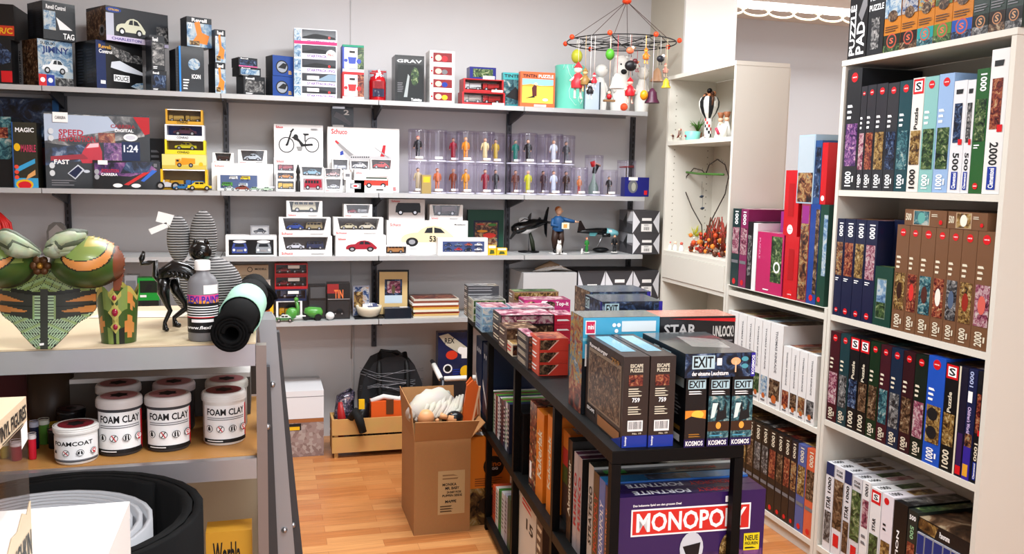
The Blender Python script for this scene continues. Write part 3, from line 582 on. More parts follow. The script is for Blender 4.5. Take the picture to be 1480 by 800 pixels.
# ================================================================== SECOND SHELF
z2 = SH[1]
fbox(W, -8, 87, 141, YF+.26, z2, .05, 'train_set_box', 'large dark blue boxed train set standing behind the race track boxes', 'toy box', mat('#182c44', .4, coat=.4), {'F': [('r', .02, .45, 1, .98, A('night', 50, 9)), ('r', .9, .6, 1, .98, mat('#1b5a94')), ('p', [(.0, .3), (1, .5), (1, .3), (0, .1)], mat('#7a2a28'))]})
cbox(None, -8, 18, 168, 0, YF+.04, z2, 'toy_box', 'teal and black toy box at the left end of the second shelf', 'toy box', DARK, {'F': [('r', 0, .4, 1, 1, A('sea', 51, 16)), ('r', 0, .7, .8, .85, A('red', 52))]}, maxd=.2)
TM = mat('#8fd4e4', .4)
cbox(None, 18, 54, 176, 0, YF+.02, z2, 'race_track_box', 'tall race track box with curved blue tracks and an orange badge', 'toy box', mat('#3a372a', .4, coat=.5), {'F': [('r', -.0, 0, .05, 1, mat('#23508c')), ('p', [(.1, .3), (.9, .45), (.9, .38), (.1, .22)], mat('#3a9ccc')), ('r', .05, 0, 1, .15, mat('#3a9ccc')), ('e', .45, .05, .35, .08, YEL), ('e', .45, .04, .27, .06, REDL), ('t', 'MAGIC', .15, .85, .9, .92, TEXTW), ('t', 'MARBLE', .35, .55, .95, .66, mat('#b43a58')), ('e', .2, .62, .13, .06, YEL), ('c', .15, .32, .09, mat('#e04a34')), ('c', .15, .24, .09, mat('#e04a34')), ('c', .15, .16, .09, mat('#e04a34')), ('p', [(.5, .12), (.9, .2), (.9, .28), (.6, .2)], mat('#d9a060'))], 'L': [('r', 0, 0, 1, 1, mat('#23406c'))]}, maxd=.1)
CAR = [('r', .0, .0, 1, 1, mat('#101114', .35, coat=.6)), ('p', [(0, .98), (.95, .98), (.95, .72), (.3, .55), (0, .6)], A('grey', 60, 5)), ('p', [(.0, .97), (.6, .97), (.7, .8), (0, .62)], mat('#aab6c8')), ('p', [(0, .3), (.5, .4), (.5, .62), (0, .52)], A('night', 61, 6)),
       ('t', 'SPEED', .13, .7, .36, .78, mat('#a81c34')), ('t', 'REVOLUTION', .13, .62, .47, .7, mat('#a81c34')), ('t', 'CARRERA', .62, .82, .86, .87, mat('#8c1c28')), ('t', 'DIGITAL', .66, .77, .84, .81, TEXTW), ('p', [(.84, .98), (1, .98), (1, .76), (.95, .74)], mat('#b0141e')),
       ('p', [(.32, .4), (.35, .5), (.4, .6), (.5, .62), (.53, .5), (.53, .38), (.42, .34), (.34, .34)], mat('#b82838', .3)), ('p', [(.38, .54), (.42, .6), (.5, .61), (.5, .56)], mat('#e8b8c0')), ('r', .5, .62, .66, .75, A('red', 62, 14)), ('r', .55, .38, .72, .62, A('purple', 63, 16)), ('r', .72, .36, .9, .64, mat('#1d2f5c')), ('t', '1:24', .74, .5, .88, .6, SILVER), ('e', .81, .7, .07, .05, WHITE), ('e', .81, .7, .05, .03, mat('#c8c8d0')),
       ('p', [(.05, .36), (.4, .4), (.35, .46), (.05, .42)], mat('#94303c')), ('t', 'FAST', .08, .32, .22, .38, TEXTW), ('p', [(.2, .2), (.3, .32), (.36, .25), (.27, .12)], SILVER), ('p', [(.21, .2), (.3, .3), (.34, .25), (.27, .14)], mat('#15204a')), ('e', .38, .23, .03, .02, SILVER), ('l', .05, .03, .3, .12, 3, GREY), ('r', .08, .87, .22, 1, WHITE), ('t', 'CARRERA', .1, .91, .2, .95, INK)]+[('e', .06, y, .025, .04, mat('#c9cdd0')) for y in (.75, .66, .3, .2)]
cbox(53, 65, 217, 161, 10, YF+.005, z2, 'race_track_box', 'huge black race track set box with a red sports car', 'toy box', DARK, {'F': CAR}, maxd=.08)
CA2 = [('p', [(.03, .9), (.8, .97), (.95, .7), (.55, .45), (.03, .5)], A('purple', 64, 8)), ('p', [(.5, .95), (.9, .97), (.8, .6), (.4, .55)], A('night', 65, 8)), ('t', 'EVOLUTION', .13, .58, .38, .7, mat('#b82038')), ('t', 'CARRERA', .12, .46, .36, .56, TEXTW), ('p', [(.45, .16), (.75, .6), (.85, .62), (.52, .14)], mat('#c02828')), ('p', [(.7, .3), (.88, .7), (.95, .66), (.75, .27)], mat('#3464c0')), ('e', .36, .13, .07, .07, WHITE), ('e', .63, .13, .07, .07, WHITE), ('e', .06, .6, .035, .09, SILVER), ('e', .06, .42, .035, .09, SILVER), ('r', .08, .85, .22, 1, WHITE), ('r', .9, .8, .95, .92, GREY)]
cbox(125, 134, 232, 231, 6, YF-.0, z2, 'race_track_box', 'smaller black race track box leaning before the huge one', 'toy box', mat('#0f1013', .35, coat=.6), {'F': CA2}, maxd=.004)
fbox(W, 214, 237, 200, YF+.2, z2, .05, 'toy_box', 'small dark box between the race track boxes and the yellow stack', 'toy box', DARK, {'F': [('l', .2, .3, .8, .8, 5, GREY)]})
# yellow model stack
z = z2
ys = [('yellow based window box with lorries, bottom of the yellow stack', 232, 300, 244.5, [('#d9a41c', 'truck'), ('#3a7ac0', 'truck')], YEL, .1), ('printed yellow lorry box, second in the yellow stack', 234, 298, 223, None, YEL, 0), ('yellow window box with a yellow racing car', 238, 297, 202, [('#d8d020', 'car')], mat('#e6cf28', .4), .3), ('blue and white window box with a dark car', 238, 295, 180, [('#6a3a50', 'car')], mat('#e6e6ea', .4), .28), ('yellow window box with pale lorries, topmost of the yellow stack', 239, 293, 158, [('#b89a50', 'truck'), ('#a88a40', 'truck')], mat('#c8962a', .4), .22)]
for lb, a, b, y, cars, fm, lip in ys:
    if cars: _, z = window_box(a, b, y, YF+.03, z, .1, lb, cars, fm, lip, .05, 'stack of yellow and blue model boxes', mat('#24408c' if 'blue' in lb else '#8c7440', .5), False, logos=False, toplip=.06, extra=[('t', 'CONRAD', .3, .06, .6, .22, INK)] if lip > .2 else None)
    else: _, z = fbox(W, a, b, y, YF+.03, z, .1, 'model_car_box', lb, 'toy box', mat('#d6cf7a', .4, coat=.3), {'F': [('p', [(0, 0), (1, 0), (1, .3), (0, .25)], mat('#c9b24a')), ('c', .88, .35, .05, YEL)]+carpic(.3, .15, .75, .8, '#d8901c', 'truck')}, group='stack of yellow and blue model boxes')
def toycar(px, v, zb, L, c, kind, label, name='toy_car', rz=0, group=None, c2=None, fr=W):
    m_ = MB(); car(m_, L, c, kind, c2=c2); u = fr.solve(1, v, px, zb+.01)
    return tag(m_.build(name, None, fr.w(u, v, zb+.0005), rz), label, 'toy car', group)
toycar(289, YF+.0+.012, z2, .115, '#d8b81c', 'car', 'yellow metal toy car at the foot of the yellow box stack', rz=PI)
toycar(263, YF+.012, z2, .08, '#2a6a9c', 'car', 'blue metal toy car at the foot of the yellow box stack')
toycar(243, YF+.012, z2, .1, '#c0c2c8', 'bike', 'white toy motorcycle at the foot of the yellow box stack', 'toy_motorcycle')
# white model corner
G2 = 'white model cartons on the second shelf'
MC_ = lambda u0, v0, u1, v1, c, k: carpic(u0, v0, u1, v1, c, k)
_, zh = fbox(W, 306, 395, 236, YF+.16, z2, .12, 'model_car_box', 'wide plain white model carton under two small ones, left of the moped box', 'toy box', WHITE, {'F': [('t', 'Schuco', .05, .86, .2, .93, REDL)]}, group=G2)
window_box(307, 338, 220.5, YF+.18, zh, .06, 'small white window box with a dark model, left on the wide white carton', [('#4a2a20', 'truck')], lip=.2, rim=.2, group=G2)
window_box(344, 386, 216.5, YF+.18, zh, .06, 'small white window box with a silver car, right on the wide white carton', [('#c4ccd0', 'beetle')], lip=.2, rim=.16, group=G2)
fbox(W, 314, 375, 249, YF+.09, z2, .05, 'model_car_box', 'white box with a blue window picture of four little vans', 'toy box', WHITE, {'F': [('r', .07, .12, .95, .85, mat('#4a5a80', .3, coat=.8))]+carpic(.28, .6, .48, .8, '#dcdcdc', 'van')+carpic(.55, .58, .78, .8, '#e0c030', 'van')+carpic(.1, .2, .36, .46, '#4a8a3c', 'van')+carpic(.5, .2, .72, .42, '#c8d0d8', 'van')}, group=G2)
for px, c, kd, L, lb in [(331, '#b8c4c0', 'car', .06, 'tiny pale green car before the blue window box'), (350, '#7c3a2a', 'beetle', .07, 'tiny brown car before the blue window box'), (367, '#8aa890', 'car', .06, 'tiny grey green car before the blue window box'), (385, '#a8c0a4', 'car', .06, 'tiny pale green car beside the white toy aeroplane')]:
    toycar(px, YF+.02, z2, L, c, kd, lb, group='tiny metal cars on the second shelf')
def aeroplane(mb, L, c, c2):
    m1 = mat(c, .25, coat=.6); m2 = mat(c2, .4); mb.tube([(-L/2, 0, L*.12), (-L*.42, 0, L*.13), (-L*.2, 0, L*.13), (L*.2, 0, L*.14), (L*.5, 0, L*.17)], [L*.01, L*.05, L*.06, L*.05, L*.012], m1, 12)
    mb.hexa([(-L*.15, -L*.5, L*.1), (-L*.08, -L*.5, L*.1), (L*.04, L*.5, L*.1), (-L*.15, L*.5, L*.1)], [(-L*.15, -L*.5, L*.112), (-L*.08, -L*.5, L*.112), (L*.04, L*.5, L*.112), (-L*.15, L*.5, L*.112)], m1)
    mb.prism([(L*.38, L*.16), (L*.5, L*.16), (L*.5, L*.32), (L*.45, L*.32)], -L*.008, L*.008, m2); mb.box(L*.38, -L*.16, L*.16, L*.48, L*.16, L*.168, m1)
    for s in (-1, 1): mb.tube([(-L*.2, s*L*.18, L*.1), (-L*.05, s*L*.18, L*.1)], L*.025, m2, 8); mb.sph((-L*.1, s*L*.1, L*.03), L*.03, INK, 8)
    return mb
mb = aeroplane(MB(), .13, '#dcdce0', '#26262c'); tag(mb.build('toy_aeroplane', None, (W.solve(1, YF+.08, 388, z2+.02), YF+.1, z2+.0005), .2), 'small white and black toy aeroplane left of the moped box', 'toy aeroplane')
# moped box
wh = [(.13, .3, .11), (.62, .3, .11)]
def ring(cu, cv, ru, rv, m1, m2): return [('e', cu, cv, ru, rv, m1), ('e', cu, cv, ru*.88, rv*.88, m2)]
LG_ = mat('#d9d7d6', .5)
MP = [('r', 0, 0, 1, 1, LG_)]+ring(.25, .38, .16, .24, INK, LG_)+ring(.77, .4, .15, .23, INK, LG_)+[('e', .25, .38, .02, .03, INK), ('e', .77, .4, .02, .03, INK), ('p', [(.24, .38), (.33, .75), (.36, .75), (.28, .36)], INK), ('p', [(.32, .78), (.38, .88), (.41, .86), (.35, .74)], INK), ('p', [(.35, .62), (.45, .65), (.6, .42), (.78, .44), (.78, .38), (.55, .34), (.5, .48)], INK), ('e', .44, .62, .05, .09, INK), ('p', [(.58, .74), (.7, .74), (.71, .7), (.64, .68), (.64, .5), (.62, .5), (.62, .68)], INK), ('p', [(.45, .34), (.58, .34), (.56, .22), (.48, .22)], mat('#8a8a88')), ('t', 'Schuco', .04, .88, .18, .95, REDL), ('l', .75, .84, .93, .9, 2, GREY)]
_, z = fbox(W, 396, 467, 228, YF+.17, z2, .1, 'model_box', 'lower white carton directly under the moped box', 'toy box', WHITE, {'F': [('t', 'Schuco', .05, .85, .2, .93, REDL)]}, group=G2)
fbox(W, 396, 467, 180, YF+.17, z+.0003, .1, 'model_box', 'white carton printed with a black moped', 'toy box', WHITE, {'F': MP}, group=G2)
z = z2
for i, (y, c, kd) in enumerate([(261, '#e0b420', 'truck'), (249, '#d88a28', 'car'), (237, '#b04a50', 'truck')]):
    _, z = window_box(399, 427, y, YF+.06, z, .05, 'small white box with a %s, %s of three before the moped box' % (['yellow lorry', 'orange car', 'red vehicle'][i], ['bottom', 'middle', 'top'][i]), [(c, kd)], lip=.2, rim=.08, group=G2, back=mat('#77839c', .5), trap=False, logos=False)
t = tag(MB().lathe([(.012, 0), (.012, .05), (.006, .06), (.009, .075), (.007, .09), (.012, .1), (.008, .12), (.003, .14)], mat('#2b2b2c', .3), n=10).build('tower_figure', None, (W.solve(1, YF+.05, 431, z2), YF+.05, z2+.0005)), 'slim dark tower shaped model beside the red van box', 'model')
VD = [('r', .12, .12, .95, .92, mat('#9a8488', .4))]+carpic(.16, .16, .9, .85, '#9c1c30', 'van')
_, z = fbox(W, 434, 468.5, 256, YF+.05, z2, .05, 'model_car_box', 'white box with a dark red van picture', 'toy box', WHITE, {'F': VD}, group=G2)
window_box(434, 468, 240.5, YF+.055, z, .05, 'low white window box with a pale blue car on the red van box', [('#8ab4c4', 'car')], lip=.15, rim=.1, group=G2)
_, z = window_box(469, 495, 258, YF+.05, z2, .05, 'small white window box with a white and black car', [('#e0e0e0', 'car')], lip=.25, rim=.14, group=G2)
window_box(468.5, 494, 243, YF+.055, z, .05, 'small white box with a pale red trimmed car above the white car box', [('#d8b0a8', 'car')], lip=.2, rim=.1, group=G2)
AP = [('p', [(.1, .78), (.13, .8), (.35, .58), (.65, .56), (.78, .6), (.88, .56), (.9, .53), (.75, .5), (.4, .42), (.3, .4), (.26, .5)], mat('#b4b0b0', .35, .2)), ('p', [(.12, .8), (.2, .72), (.36, .58), (.3, .55), (.2, .66), (.1, .77)], mat('#8c8888', .4)), ('p', [(.73, .56), (.77, .74), (.81, .74), (.79, .56)], mat('#b01c28')), ('p', [(.64, .7), (.66, .7), (.86, .55), (.84, .54)], mat('#9a9696')), ('t', 'Schuco', .05, .89, .27, .97, REDL), ('p', [(.17, .56), (.22, .58), (.21, .64), (.17, .62)], BLUE), ('p', [(.11, .8), (.16, .75), (.14, .74), (.1, .77)], REDL)]+[('r', .32+.03*i, .53+.001*i, .335+.03*i, .55+.001*i, INK) for i in range(9)]+[('l', .9, .03, .97, .09, 2, REDL)]
_, za = fbox(W, 473.5, 577, 184.5, YF+.17, z2, .1, 'model_box', 'big white carton printed with a silver aeroplane', 'toy box', WHITE, {'F': AP}, group=G2, top=mat('#c9c7c6'))
fbox(W, 479, 511, 154, YF+.19, za, .06, 'model_box', 'small dark box standing on the aeroplane carton', 'toy box', mat('#23242c', .35, coat=.5), {'F': [('p', [(.1, .5), (.4, .35), (.8, .1), (.9, .2), (.5, .6), (.2, .75)], mat('#6d7078')), ('t', '2', .55, .6, .8, .85, TEXTW), ('r', .05, .0, .55, .1, TEXTW), ('r', .05, .9, .6, 1, SILVER)]})
_, z = fbox(W, 500, 527, 260, YF+.05, z2, .045, 'model_car_box', 'small white box showing a white and red badge below the aeroplane', 'toy box', WHITE, {'F': [('r', .2, .3, .8, .75, mat('#8a8c90')), ('e', .5, .52, .2, .16, TEXTW), ('e', .5, .52, .12, .09, REDL)]}, group=G2)
window_box(480, 504, 229.5, YF+.1, SH[1]+.09, .05, 'small white window box with a grey lorry, before the aeroplane carton', [('#c2c4c8', 'truck')], lip=.3, rim=.1, group=G2)
fbox(W, 497, 508, 245, YF+.07, z, .05, 'model_car_box', 'narrow white box standing on the badge box', 'toy box', WHITE, {'F': [('r', .2, .3, .8, .6, GREY)]}, group=G2)
_, zs = fbox(W, 480, 505, 245.5, YF+.101, z2, .05, 'model_car_box', 'plain white box holding up the small grey lorry box', 'toy box', WHITE, {'F': [('r', .3, .3, .7, .6, GREY)]}, group=G2)
BUS = [('t', 'Schuco', .04, .82, .2, .93, REDL)]+carpic(.25, .22, .88, .72, '#d03a2c', 'van')+[('r', .27, .55, .86, .7, mat('#e4e2dc')), ('r', .3, .62, .84, .68, mat('#24402c'))]+[('p', [(.5, .05), (.55, .3), (.75, .32), (.85, .05)], mat('#e8e0d8')), ('r', .56, .1, .75, .16, INK)]
_, zr = fbox(W, 512, 568, 245.5, YF+.05, z2, .06, 'model_car_box', 'white box with a red and white camper bus', 'toy box', WHITE, {'F': BUS}, group=G2)
window_box(506, 534, 232, YF+.052, zr, .05, 'small white window box with a white car, on the camper bus box', [('#e8e4e0', 'beetle')], lip=.12, rim=.08, group=G2)
window_box(535.5, 567, 230, YF+.052, zr, .05, 'small white window box with a red car, on the camper bus box', [('#c03028', 'beetle')], lip=.12, rim=.08, group=G2)

# clear figurine tubes
CT = clear((.93, .91, .97), .06); CB = mat('#c9c6d6', .15, coat=.6)
SK = mat('#d8a888', .5)
def person_fig(mb, h, top, legs, skin=SK, hair='#3a2418', coat_=None, base=None):
    T, L_, Hm = mat(top, .45), mat(legs, .45), mat(hair, .5); k = h
    if base: mb.lathe([(k*.2, 0), (k*.2, k*.03)], mat(base, .4), n=12)
    z0 = k*.03 if base else 0
    for s in (-1, 1):
        mb.tube([(s*k*.06, -k*.03, z0+k*.012), (s*k*.06, 0, z0+k*.02), (s*k*.055, 0, z0+k*.25), (s*k*.05, 0, z0+k*.47)], [k*.03, k*.035, k*.04, k*.055], L_, 8)
        mb.tube([(s*k*.1, 0, z0+k*.76), (s*k*.15, -k*.01, z0+k*.62), (s*k*(.13 if s > 0 else .17), -k*.05, z0+k*.5)], [k*.045, k*.038, k*.03], T, 8)
        mb.sph((s*k*(.13 if s > 0 else .17), -k*.06, z0+k*.47), k*.03, skin, 8)
    lo = .12 if coat_ else .42
    mb.lathe([(k*.09, z0+k*lo), (k*.11, z0+k*(lo+.05)), (k*.1, z0+k*.55), (k*.12, z0+k*.72), (k*.07, z0+k*.8), (k*.04, z0+k*.83)], T, n=12)
    mb.sph((0, 0, z0+k*.9), k*.085, skin, 12, (.9, .95, 1.1)); mb.sph((0, k*.015, z0+k*.93), k*.086, Hm, 12, (.95, .95, .85)); mb.sph((0, -k*.085, z0+k*.89), k*.018, skin, 6)
    return mb
TB = []
def tube_thing(px, v, zb, r, h, label, grp='clear display tubes with figurines'):
    u = W.solve(1, v, px, zb+h/2); t = thing('display_tube', label, 'display tube', (u, v, zb+.0006), 0, grp)
    MB().lathe([(r, .008), (r, h-.012)], CT, n=24, cap=False).build('tube', t); MB().lathe([(r*.97, 0), (r*.98, .006), (r*.9, .008)], CB, n=24).build('base', t)
    MB().lathe([(r*1.01, h-.014), (r*1.01, h-.001), (r*.9, h)], CT, n=24).build('lid', t)
    s_ = MB(); n = 5
    vs = []
    for j in (0, 1):
        for i in range(n+1): a = -.4+.8*i/n; vs.append(((r+.0008)*math.sin(a), -(r+.0008)*math.cos(a), .014+j*.012))
    s_.add(vs, [(i, i+1, n+2+i, n+1+i) for i in range(n)], WHITE); s_.build('price_label', t); return u
def figure(px, v, zb, h, label, top, legs, coat_=None, hair='#3a2418', base='#a8906c'):
    u = W.solve(1, v, px, zb+.05); mb = person_fig(MB(), h, top, legs, hair=hair, coat_=coat_, base=base)
    return tag(mb.build('figurine', None, (u, v, zb+.0095), random.uniform(-.3, .3)), label, 'figurine', 'figurines in the clear tubes')
R1, H1 = .053, .172
fr_ = [(604, 'first from the left', ('#1c1c24', '#1c1c24', None, '#b02820'), ('#c8b890', '#a89060', 1, '#403020')), (632, 'second from the left', None, ('#c86a3a', '#c86a3a', None, '#c86a3a')), (673, 'third from the left', ('#e08a1c', '#e08a1c', None, '#e0a040'), ('#d9921c', '#d9921c', None, '#d8a030')), (701, 'fourth from the left', ('#d8c890', '#8a6a40', 1, '#7a5a38'), ('#8c1c30', '#8c1c30', 1, '#6a3020')), (763, 'fifth from the left', ('#1c1a1e', '#1c1a1e', 1, '#1a1210'), ('#c8c828', '#c8c828', 1, '#e8d8c0')), (800, 'sixth from the left', ('#ccd4dc', '#ccd4dc', 1, '#8c6a50'), ('#ccd8e4', '#ccd8e4', 1, '#7c5a44'))]
bk_ = [(655, ('#a81c30', '#a81c30', 1, '#701c20'), ('#a84a20', '#a84a20', None, '#d89a60')), (716, ('#d0b030', '#d0b030', 1, '#202020'), ('#26262e', '#26262e', None, '#302018')), (745, ('#1c7a68', '#1c7a68', 1, '#1c7a68'), ('#7a4638', '#7a4638', None, '#50281c')), (785, None, ('#6a4448', '#6a4448', None, '#302018')), (818, ('#5a5a5c', '#5a5a5c', None, '#606060'), ('#6a4c38', '#4a3428', None, '#202020'))]
for rowi, (vv, lst, wo) in enumerate([(YF+.1, fr_, 'front'), (YF+.225, [(a, ['first', 'second', 'third', 'fourth', 'fifth'][i]+' from the left', b, c) for i, (a, b, c) in enumerate(bk_)], 'back')]):
    for px, pos, up, lo in lst:
        tube_thing(px, vv, z2, R1, H1, 'clear tube in the lower tier, %s row, %s' % (wo, pos))
        tube_thing(px, vv, z2+H1+.001, R1, H1, 'clear tube in the upper tier, %s row, %s' % (wo, pos))
        for k_, (f_, zz_) in enumerate([(lo, z2), (up, z2+H1+.001)]):
            if f_: figure(px, vv, zz_, .125 if f_[2] or 1 else .1, 'tiny figurine in %s tube, %s row, %s' % (['the lower', 'the upper'][k_], wo, pos), f_[0], f_[1], f_[2], f_[3])
tag(MB().box(-.025, -.02, 0, .025, .02, .1, mat('#a08a54', .4, .3)).box(-.018, -.0206, .06, .018, -.02, .09, YEL).build('trophy_block', None, (W.solve(1, YF+.01, 616, z2), YF-.0+.021, z2+.0005)), 'tall bronze coloured block at the foot of the tubes', 'ornament')
for px, h, lb, f_ in [(837, .16, 'single clear tube right of the tube wall', ('#c87840', '#b03c28', None, '#d88a50')), (880, .15, 'clear tube with a dark figurine near the blue box', ('#1c1c20', '#1c1c20', None, '#202020'))]:
    tube_thing(px, YF+.06, z2, .05, h, lb); figure(px, YF+.06, z2, .1, 'tiny figurine inside the '+lb.replace('with a dark figurine ', ''), *f_[:3], hair=f_[3])
for px, h, lb, r in [(858, .235, 'tall wide clear tube with a red leaping figurine', .055), (905, .21, 'tall wide clear tube with a thin model on a post', .056)]:
    tube_thing(px, YF+.18, z2, r, h, lb)
u = W.solve(1, YF+.18, 858, z2+.1); mb = MB(); mb.lathe([(.03, 0), (.03, .04), (.012, .08), (.006, .12)], mat('#8aa090', .4), n=10); mb.tube([(0, 0, .12), (.01, 0, .15), (.02, -.01, .17)], [.012, .016, .012], mat('#1c1c20', .4)); mb.tube([(0, 0, .16), (-.01, 0, .19)], .016, RED); mb.tube([(.0, 0, .18), (.04, 0, .165)], .006, SK)
tag(mb.build('figurine', None, (u, YF+.18, z2+.0095)), 'red and black leaping figurine in the tall wide tube', 'figurine')
u = W.solve(1, YF+.18, 905, z2+.1); mb = MB(); mb.tube([(0, 0, 0), (0, 0, .16)], .004, mat('#5a4a38')); mb.tube([(-.045, 0, .16), (.045, 0, .165)], [.003, .008], mat('#8c2c30')); mb.tube([(-.01, -.03, .16), (0, .03, .16)], .003, mat('#8c2c30'))
tag(mb.build('figurine', None, (u, YF+.18, z2+.0095)), 'thin dark red aircraft model on a post in a clear tube', 'model')
fbox(W, 903, 938, 256, YF+.03, z2, .06, 'gift_box', 'dark blue box with a round window at the right end of the second shelf', 'toy box', mat('#1c2074', .35, coat=.5), {'F': [('e', .33, .52, .2, .34, mat('#6a6c70', .3)), ('e', .36, .5, .09, .22, mat('#a8a89a')), ('r', .15, .84, .52, 1, WHITE), ('r', .8, .1, .93, .32, REDL)]})

# ================================================================== THIRD SHELF
z3 = SH[2]; G3 = 'white window cartons on the third shelf'
SPC = [('r', .06, .06, .94, .8, mat('#17181c', .25, coat=.8))]
def frontcar(u, c, r): return [('p', [(u-.15, .15), (u-.15, .4), (u-.12, .62), (u+.12, .62), (u+.15, .4), (u+.15, .15)], mat(c, .3)), ('p', [(u-.1, .45), (u-.08, .6), (u+.08, .6), (u+.1, .45)], mat('#20262e')), ('e', u, .7, .13, .07, mat(r, .4)), ('c', u-.11, .3, .025, WHITE), ('c', u+.11, .3, .025, WHITE), ('r', u-.06, .22, u+.06, .32, SILVER)]
_, za = fbox(W, 326, 400, 340, YF+.03, z3, .1, 'model_car_box', 'white box with two old cars seen from the front, left end of the third shelf', 'toy box', WHITE, {'F': SPC+frontcar(.27, '#3a4a8c', '#dcdcdc')+frontcar(.74, '#8c9298', '#e4e4e4')}, group='printed model boxes on the third shelf')
fbox(W, 362, 389, 326, YF+.06, za, .05, 'model_car_box', 'tiny grey display case on the white box with two cars', 'toy box', mat('#8c8c90', .3, coat=.5), {'F': [('r', .08, .15, .92, .85, mat('#a8a8aa'))]+carpic(.15, .2, .85, .75, '#5c6068', 'car')})
z = z3
for a, b, y, lb, cs in [(403, 480, 341, 'bottom box of the left window stack, white car and dark car', [('#dcdfe4', 'car'), ('#2c3c6c', 'van')]), (403, 478, 314, 'middle box of the left window stack, blue rounded car and trailer', [('#24489c', 'beetle'), ('#a09068', 'van')]), (414, 466, 290, 'top box of the left window stack with a cream bus', [('#ccc4a4', 'van')])]:
    _, z = window_box(a, b, y, YF+.02, z, .1, lb, cs, group=G3)
_, z = fbox(W, 485, 558, 340, YF+.015, z3, .1, 'model_car_box', 'white box printed with a dark red sports car', 'toy box', WHITE, {'F': carpic(.2, .22, .82, .76, '#9c1a2c', 'beetle')+[('t', 'Schuco', .05, .78, .2, .88, REDL)]}, group='printed model boxes on the third shelf')
for a, b, y, lb, cs in [(482, 554, 314, 'middle window box above the red sports car box, two cream cars', [('#d4cca8', 'car'), ('#d8d0b8', 'beetle')]), (497, 538, 295, 'top small window box above the cream cars, red tractor', [('#a82030', 'beetle'), ('#b8b8b8', 'truck')])]:
    _, z = window_box(a, b, y, YF+.02, z, .1, lb, cs, group=G3)
HB = [('t', 'Schuco', .04, .83, .17, .92, REDL), ('t', 'Modellauto', .83, .86, .97, .91, INK)]+carpic(.17, .25, .85, .85, '#dccba4', 'beetle')+[('t', '53', .52, .38, .6, .55, INK), ('r', .27, .17, .38, .2, mat('#c8c8c8'))]
_, z = fbox(W, 559, 676, 318.5, YF+.08, z3, .14, 'model_car_box', 'large white box printed with a cream rounded car numbered 53', 'toy box', WHITE, {'F': HB}, group='printed model boxes on the third shelf', top=mat('#d0cecc'))
_, _ = fbox(W, 562, 614, 287.5, YF+.1, z, .08, 'model_car_box', 'greyish box printed with a black delivery van', 'toy box', mat('#cfcac8', .5), {'F': carpic(.18, .25, .88, .82, '#1d2328', 'van')+[('t', 'Schuco', .07, .85, .3, .95, REDL)]}, group='printed model boxes on the third shelf')
window_box(621, 669, 295.5, YF+.1, z, .08, 'window box with a dark red tractor on the large rounded car box', [('#5c2020', 'truck')], group=G3)
window_box(552, 592, 354.5, YF+.02, z3, .05, 'low white window box with a cream and orange car', [('#c89058', 'van')], lip=.2, rim=.12, group=G3, trap=False, toplip=.1)
MU = [('r', .09, .2, .93, .8, mat('#3a4a78', .3, coat=.8))]
for i in range(4):
    for j in range(2): MU += carpic(.12+.2*i, .25+.28*j, .28+.2*i, .46+.28*j, ['#24345c', '#b02c34', '#1c2838', '#d0d0d4', '#2c3c6c', '#5c6c8c', '#a04838', '#dcdcdc'][i+4*j], 'car')
fbox(W, 633, 705, 343.5, YF+.02, z3, .05, 'model_car_box', 'white box with a blue window showing eight little cars', 'toy box', WHITE, {'F': MU}, group='printed model boxes on the third shelf')
fbox(W, 676, 728, 303, YF+.2, z3, .03, 'album', 'dark green framed album leaning at the back of the third shelf', 'album', mat('#14503c', .5), {'F': [('r', .16, .1, .86, .75, mat('#16203c')), ('r', .2, .15, .82, .7, A('fant', 70, 20)), ('e', .35, .66, .12, .02, mat('#b03c28')), ('e', .68, .65, .12, .03, mat('#3c7a2c')), ('e', .4, .5, .15, .03, mat('#d88a28')), ('e', .6, .4, .18, .06, mat('#c02a20'))]})
for a, b, y, lb in [(705, 717.5, 354, 'taller of two small yellow boxes by the eight car box'), (718, 733, 358, 'wider of two small yellow boxes by the eight car box')]:
    fbox(W, a, b, y, YF+.02, z3, .03, 'match_box', lb, 'toy box', YEL, {'F': [('r', .1, .7, .9, .95, WHITE), ('p', [(.2, .1), (.8, .15), (.7, .5), (.3, .55)], mat('#5a6a2c'))]})
# shark submarine model
p = W.w(W.solve(1, YF+.2, 764, z3), YF+.2, z3+.0005)
t = thing('shark_submarine_model', 'black and white shark shaped submarine model on a round stand', 'model', p)
HM = mat('#16171a', .2, coat=.9)
MB().lathe([(.062, 0), (.062, .006), (.03, .008)], BLACK, n=24).build('stand', t)
MB().tube([(0, 0, .006), (-.0, .0, .13)], .002, STEEL).tube([(.03, 0, .006), (.02, 0, .06), (.005, 0, .12)], [.012, .014, .006], mat('#2c3424', .5)).build('strut', t)
mb = MB(); mb.tube([(-.105, 0, .125), (-.1, 0, .128), (-.08, 0, .135), (-.03, 0, .15), (.03, 0, .165), (.08, 0, .175), (.11, 0, .178)], [.006, .022, .032, .036, .03, .018, .008], HM, 16)
mb.tube([(-.07, -.004, .117), (-.02, -.005, .128), (.05, -.004, .148)], [.008, .025, .008], mat('#d4d4d4', .3), 12); mb.sph((-.078, -.03, .138), .006, WHITE, 8); mb.build('hull', t)
MB().sph((-.035, 0, .185), .03, mat('#dadde0', .1, coat=1), 14, (1.1, .7, .7)).tube([(-.06, -.02, .18), (-.035, -.022, .195), (-.01, -.02, .19)], .003, INK).build('cockpit', t)
fb = MB()
for pts in ([(-.02, .18), (.0, .22), (.012, .23), (.008, .18)], [(.05, .19), (.06, .205), (.07, .2), (.07, .18)]): fb.prism(pts, -.004, .004, HM)
fb.prism([(-.1, .13), (-.125, .08), (-.118, .075), (-.08, .115)], -.03, -.025, HM); fb.build('fin', t)
tf = MB()
